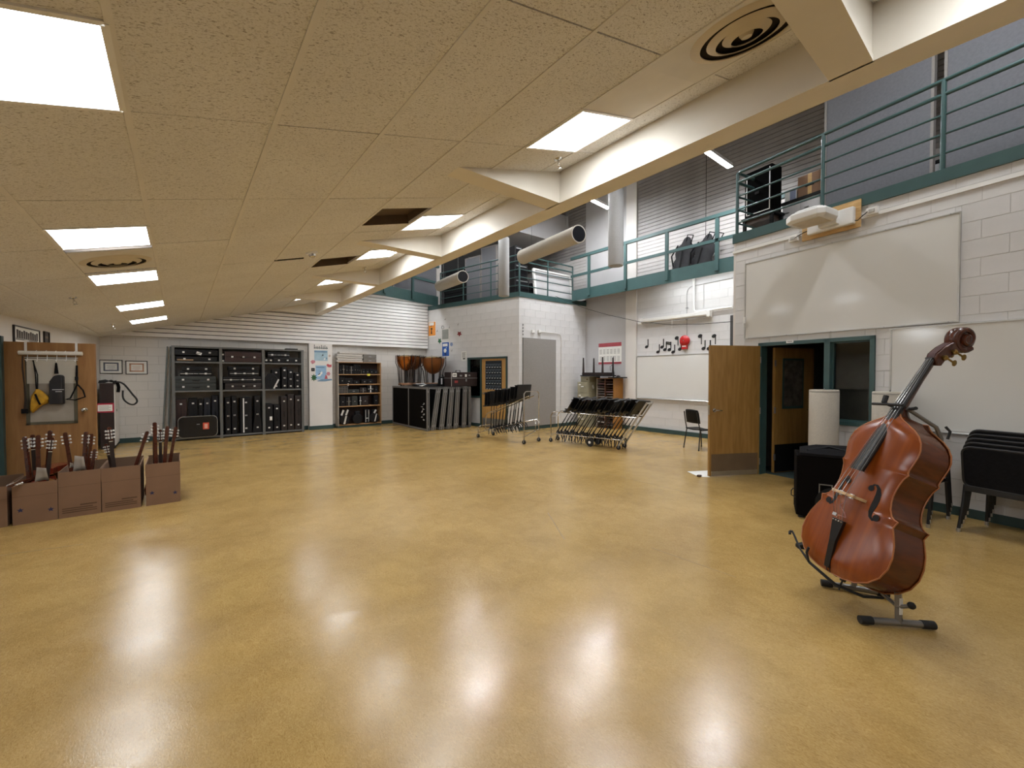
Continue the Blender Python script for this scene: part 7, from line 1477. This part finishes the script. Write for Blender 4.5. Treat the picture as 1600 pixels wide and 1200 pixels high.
# pegbox side profile in (y, z), widths taper
pbp = [(1.555, fz(1.555) - 0.005), (1.60, -0.080), (1.66, -0.115), (1.715, -0.165), (1.735, -0.215), (1.715, -0.255), (1.68, -0.235), (1.62, -0.185), (1.57, -0.150), (1.535, -0.140), (1.525, -0.11)]
MB().prism(pbp, -0.034, 0.034, 'yz').build('pegbox', m_bn, bass, False, 0.006)
MB().prism([(1.575, fz(1.57) + 0.001), (1.60, -0.078), (1.66, -0.113), (1.70, -0.148), (1.68, -0.150), (1.60, -0.095)], -0.020, 0.020, 'yz').build('pegbox_slot', mat('pegbox_dark', '#3a120a', 0.5), bass)
# scroll: spiral volute seen from the side, drawn in (y, z)
sc = []; cyc, czc = 1.765, -0.235
for i in range(40):
    a = math.radians(-150 + i * 16); r_ = 0.080 * (1 - i / 46)
    sc.append((0, cyc + r_ * math.sin(a), czc + r_ * math.cos(a)))
scr = MB(); N_ = len(sc)
rad = [0.020 * (1 - 0.4 * i / N_) for i in range(N_)]
for s in (-1, 0, 1): scr.tube([(s * 0.020 + s * 0.022 * i / N_, p_[1], p_[2]) for i, p_ in enumerate(sc)], rad, 8)
scr.lathe([(0.012, -0.05), (0.03, -0.045), (0.03, 0.045), (0.012, 0.05)], 16, (0, cyc, czc), 'x')
scr.build('scroll', m_bn, bass, True)
MB().lathe([(0.072, -0.03), (0.077, -0.024), (0.077, 0.024), (0.072, 0.03)], 24, (0, cyc, czc), 'x').build('scroll_core', m_bn, bass, True)
for k, (y, z) in enumerate(((1.59, -0.115), (1.62, -0.14), (1.65, -0.165), (1.68, -0.195))):
    s = 1 if k % 2 == 0 else -1
    tg_ = MB().cyl((0, y, z), (s * 0.055, y, z), 0.006, n=8); tg_.cyl((s * 0.034, y, z - 0.02), (s * 0.044, y, z - 0.02), 0.018, n=14)
    tg_.tube([(s * 0.045, y, z - 0.02), (s * 0.05, y - 0.01, z - 0.07)], 0.006, 6); tg_.ball((s * 0.05, y - 0.012, z - 0.085), 0.022, 10, (0.3, 1.0, 0.8)); tg_.build('tuning_machine', mat('brass_machine', '#8b7240', 0.3, 0.9), bass, True)
# tailpiece, strings, endpin
MB()._add([(-0.042, 0.345, 0.098), (0.042, 0.345, 0.098), (0.018, 0.02, 0.045), (-0.018, 0.02, 0.045), (-0.042, 0.345, 0.075), (0.042, 0.345, 0.075), (0.018, 0.02, 0.030), (-0.018, 0.02, 0.030), (-0.022, 0.20, 0.080), (0.022, 0.20, 0.080), (-0.022, 0.20, 0.060), (0.022, 0.20, 0.060)], [(0, 1, 9, 8), (8, 9, 2, 3), (4, 10, 11, 5), (10, 7, 6, 11), (0, 4, 5, 1), (3, 2, 6, 7), (0, 8, 10, 4), (8, 3, 7, 10), (1, 5, 11, 9), (9, 11, 6, 2)]).build('tailpiece', m_ebony, bass)
for k in range(4):
    x = (-0.048, -0.016, 0.016, 0.048)[k]; xt = x * 0.62; xn = x * 0.32
    MB().tube([(xt, 0.35, 0.10), (x, YB, 0.045 + 0.118 + 0.008 - abs(x) * 0.08), (xn, 1.56, fz(1.56) + 0.010)], 0.0014, 5).build('string', M_CHROME if k < 3 else M_STEEL, bass, True)
    MB().ball((xt, 0.335, 0.10), 0.006, 6).build('string_end', M_CHROME, bass)
MB().tube([(-0.014, 0.07, 0.045), (-0.012, 0.0, 0.022), (0, -0.02, -0.06)], 0.003, 6).tube([(0.014, 0.07, 0.045), (0.012, 0.0, 0.022), (0, -0.02, -0.06)], 0.003, 6).build('tail_gut', M_RUBBER, bass, True)
MB().cyl((0, 0.01, -RIB / 2), (0, -0.035, -RIB / 2), 0.022, 0.018, 12).cyl((0, -0.03, -RIB / 2), (0, -0.10, -RIB / 2), 0.006, n=8).build('endpin', m_ebony, bass, True)
# pickup: clip with a loose pink cable
MB().tube([(0.0, YB - 0.01, 0.10), (-0.012, 0.47, 0.085), (-0.022, 0.44, 0.10), (0.0, 0.425, 0.11), (0.04, 0.40, 0.115), (0.055, 0.375, 0.11), (0.0, 0.372, 0.105), (-0.03, 0.37, 0.105)], 0.0025, 6).build('pickup_cable', mat('pink_cable', '#b9837d', 0.5), bass, True)
MB().box(-0.04, -0.012, 0.36, 0.38, 0.10, 0.112).build('pickup_jack', M_ALU, bass)

# ---- the stand
st = thing('bass_stand', 'grey steel bass stand with black rubber tipped feet', 'instrument stand')
Fa, Fb = onz(1343, 968, 0.03), onz(1460, 977, 0.03); Ga, Gb = onz(1283, 910, 0.03), onz(1389, 928, 0.03)
m_gs = mat('grey_tube_steel', '#7f7c78', 0.4, 0.6, var=0.08)
for k, (A, B) in enumerate(((Fa, Fb), (Ga, Gb))):
    d = (B - A); MB().cyl(A + d * 0.12, B - d * 0.12, 0.020, n=12).build('foot_bar', m_gs, st, True)
    for e, s in ((A, 1), (B, -1)): MB().cyl(e, e + d * 0.17 * s, 0.0245, n=12).build('rubber_tip', M_RUBBER, st, True)
Fm, Gm = (Fa + Fb) / 2 + (Fb - Fa) * 0.03, (Ga + Gb) / 2
hub = onz(1405, 928, 0.19); hub = Vector((Fm.x + 0.02, Fm.y + 0.03, 0.235))
back = lambda x, y, z: BASS @ Vector((x, y, z))
jn = (Fm + Gm) / 2 + Vector((0, 0, 0.155))
MB().bar(Fm, Fm + Vector((0.005, 0.01, 0.30)), 0.032, 0.032, (1, 0, 0)).build('front_post', m_gs, st)
MB().box(-0.010, 0.010, -0.004, 0.0, -0.05, 0.05).xf(Matrix.Translation(Fm + Vector((-0.014, -0.010, 0.11))) @ Matrix.Rotation(-0.6, 4, 'Z')).build('sticker', M_PAPER, st)
MB().bar(Gm, Gm + Vector((-0.005, 0.0, 0.14)), 0.028, 0.028, (1, 0, 0)).build('rear_post', m_gs, st)
e1_, e2_ = Fm + Vector((0.005, 0.01, 0.27)), Gm + Vector((-0.005, 0, 0.13))
low = back(0.0, 0.13, -RIB - 0.075)
MB().tube([e1_, low, e2_], 0.016, 8).build('base_yoke', m_gs, st, True)
mast_top = back(0.075, 1.02, -RIB - 0.10)
MB().cyl(low, mast_top, 0.016, n=10).build('mast', m_gs, st, True)
MB().cyl(back(0.03, 0.55, -RIB - 0.088), back(0.03, 0.60, -RIB - 0.088), 0.024, n=10).build('height_clamp', M_BLACK, st, True)
# upper arm and neck yoke
el = mast_top + Vector((0, 0, 0.10)); nk = back(0.03, 1.19, fz(1.19) - 0.03)
MB().tube([mast_top, mast_top.lerp(el, 0.7), el.lerp(nk, 0.15) + Vector((0, 0, 0.02)), nk], 0.0125, 8).build('upper_arm', m_gs, st, True)
MB().tube([el + Vector((0.0, -0.02, 0.05)), el + Vector((0.01, -0.04, 0.02)), el + Vector((0.0, -0.03, -0.03))], 0.008, 6).build('arm_hook', M_RUBBER, st, True)
MB().tube([back(0.11, 1.19, fz(1.19) + 0.0), back(0.045, 1.19, fz(1.19) - 0.04), back(-0.0, 1.20, fz(1.2) - 0.06), back(-0.05, 1.19, fz(1.19) - 0.03), back(-0.06, 1.19, fz(1.19) + 0.05)], 0.011, 8).build('neck_yoke', M_RUBBER, st, True)
MB().tube([back(-0.12, 1.17, fz(1.17) + 0.055), back(-0.03, 1.18, fz(1.18) + 0.05), back(0.06, 1.19, fz(1.19) + 0.04)], 0.009, 8).build('retaining_band', M_RUBBER, st, True)
MB().tube([back(-0.055, 1.19, fz(1.19) + 0.05), back(-0.06, 1.24, fz(1.24) + 0.06)], 0.016, 8).build('yoke_grip', M_RUBBER, st, True)
# lower cradle arms
MB().tube([back(-0.36, 0.12, 0.03), back(-0.33, 0.10, 0.03), back(-0.24, 0.035, 0.035), back(-0.14, -0.02, 0.02), back(0.02, -0.07, -0.05), back(0.12, -0.06, -0.16), back(0.14, -0.02, -RIB - 0.05)], [0.007, 0.007, 0.007, 0.010, 0.011, 0.009, 0.008], 8).build('cradle_arm', M_RUBBER, st, True)
MB().tube([back(-0.365, 0.118, 0.03), back(-0.372, 0.105, 0.034), back(-0.362, 0.092, 0.036)], 0.010, 8).build('cradle_hook', M_RUBBER, st, True)
MB().tube([back(-0.145, -0.015, 0.03), back(-0.15, 0.04, 0.065), back(-0.145, 0.08, 0.07)], 0.008, 6).build('cradle_prong', M_RUBBER, st, True)
MB().tube([back(0.30, 0.02, -RIB - 0.03), back(0.24, -0.02, -RIB - 0.04), back(0.12, 0.0, -RIB - 0.06), low], 0.012, 8).build('cradle_arm', m_gs, st, True)
MB().ball(back(0.31, 0.03, -RIB - 0.03), 0.022, 8).build('cradle_tip', M_RUBBER, st, True)
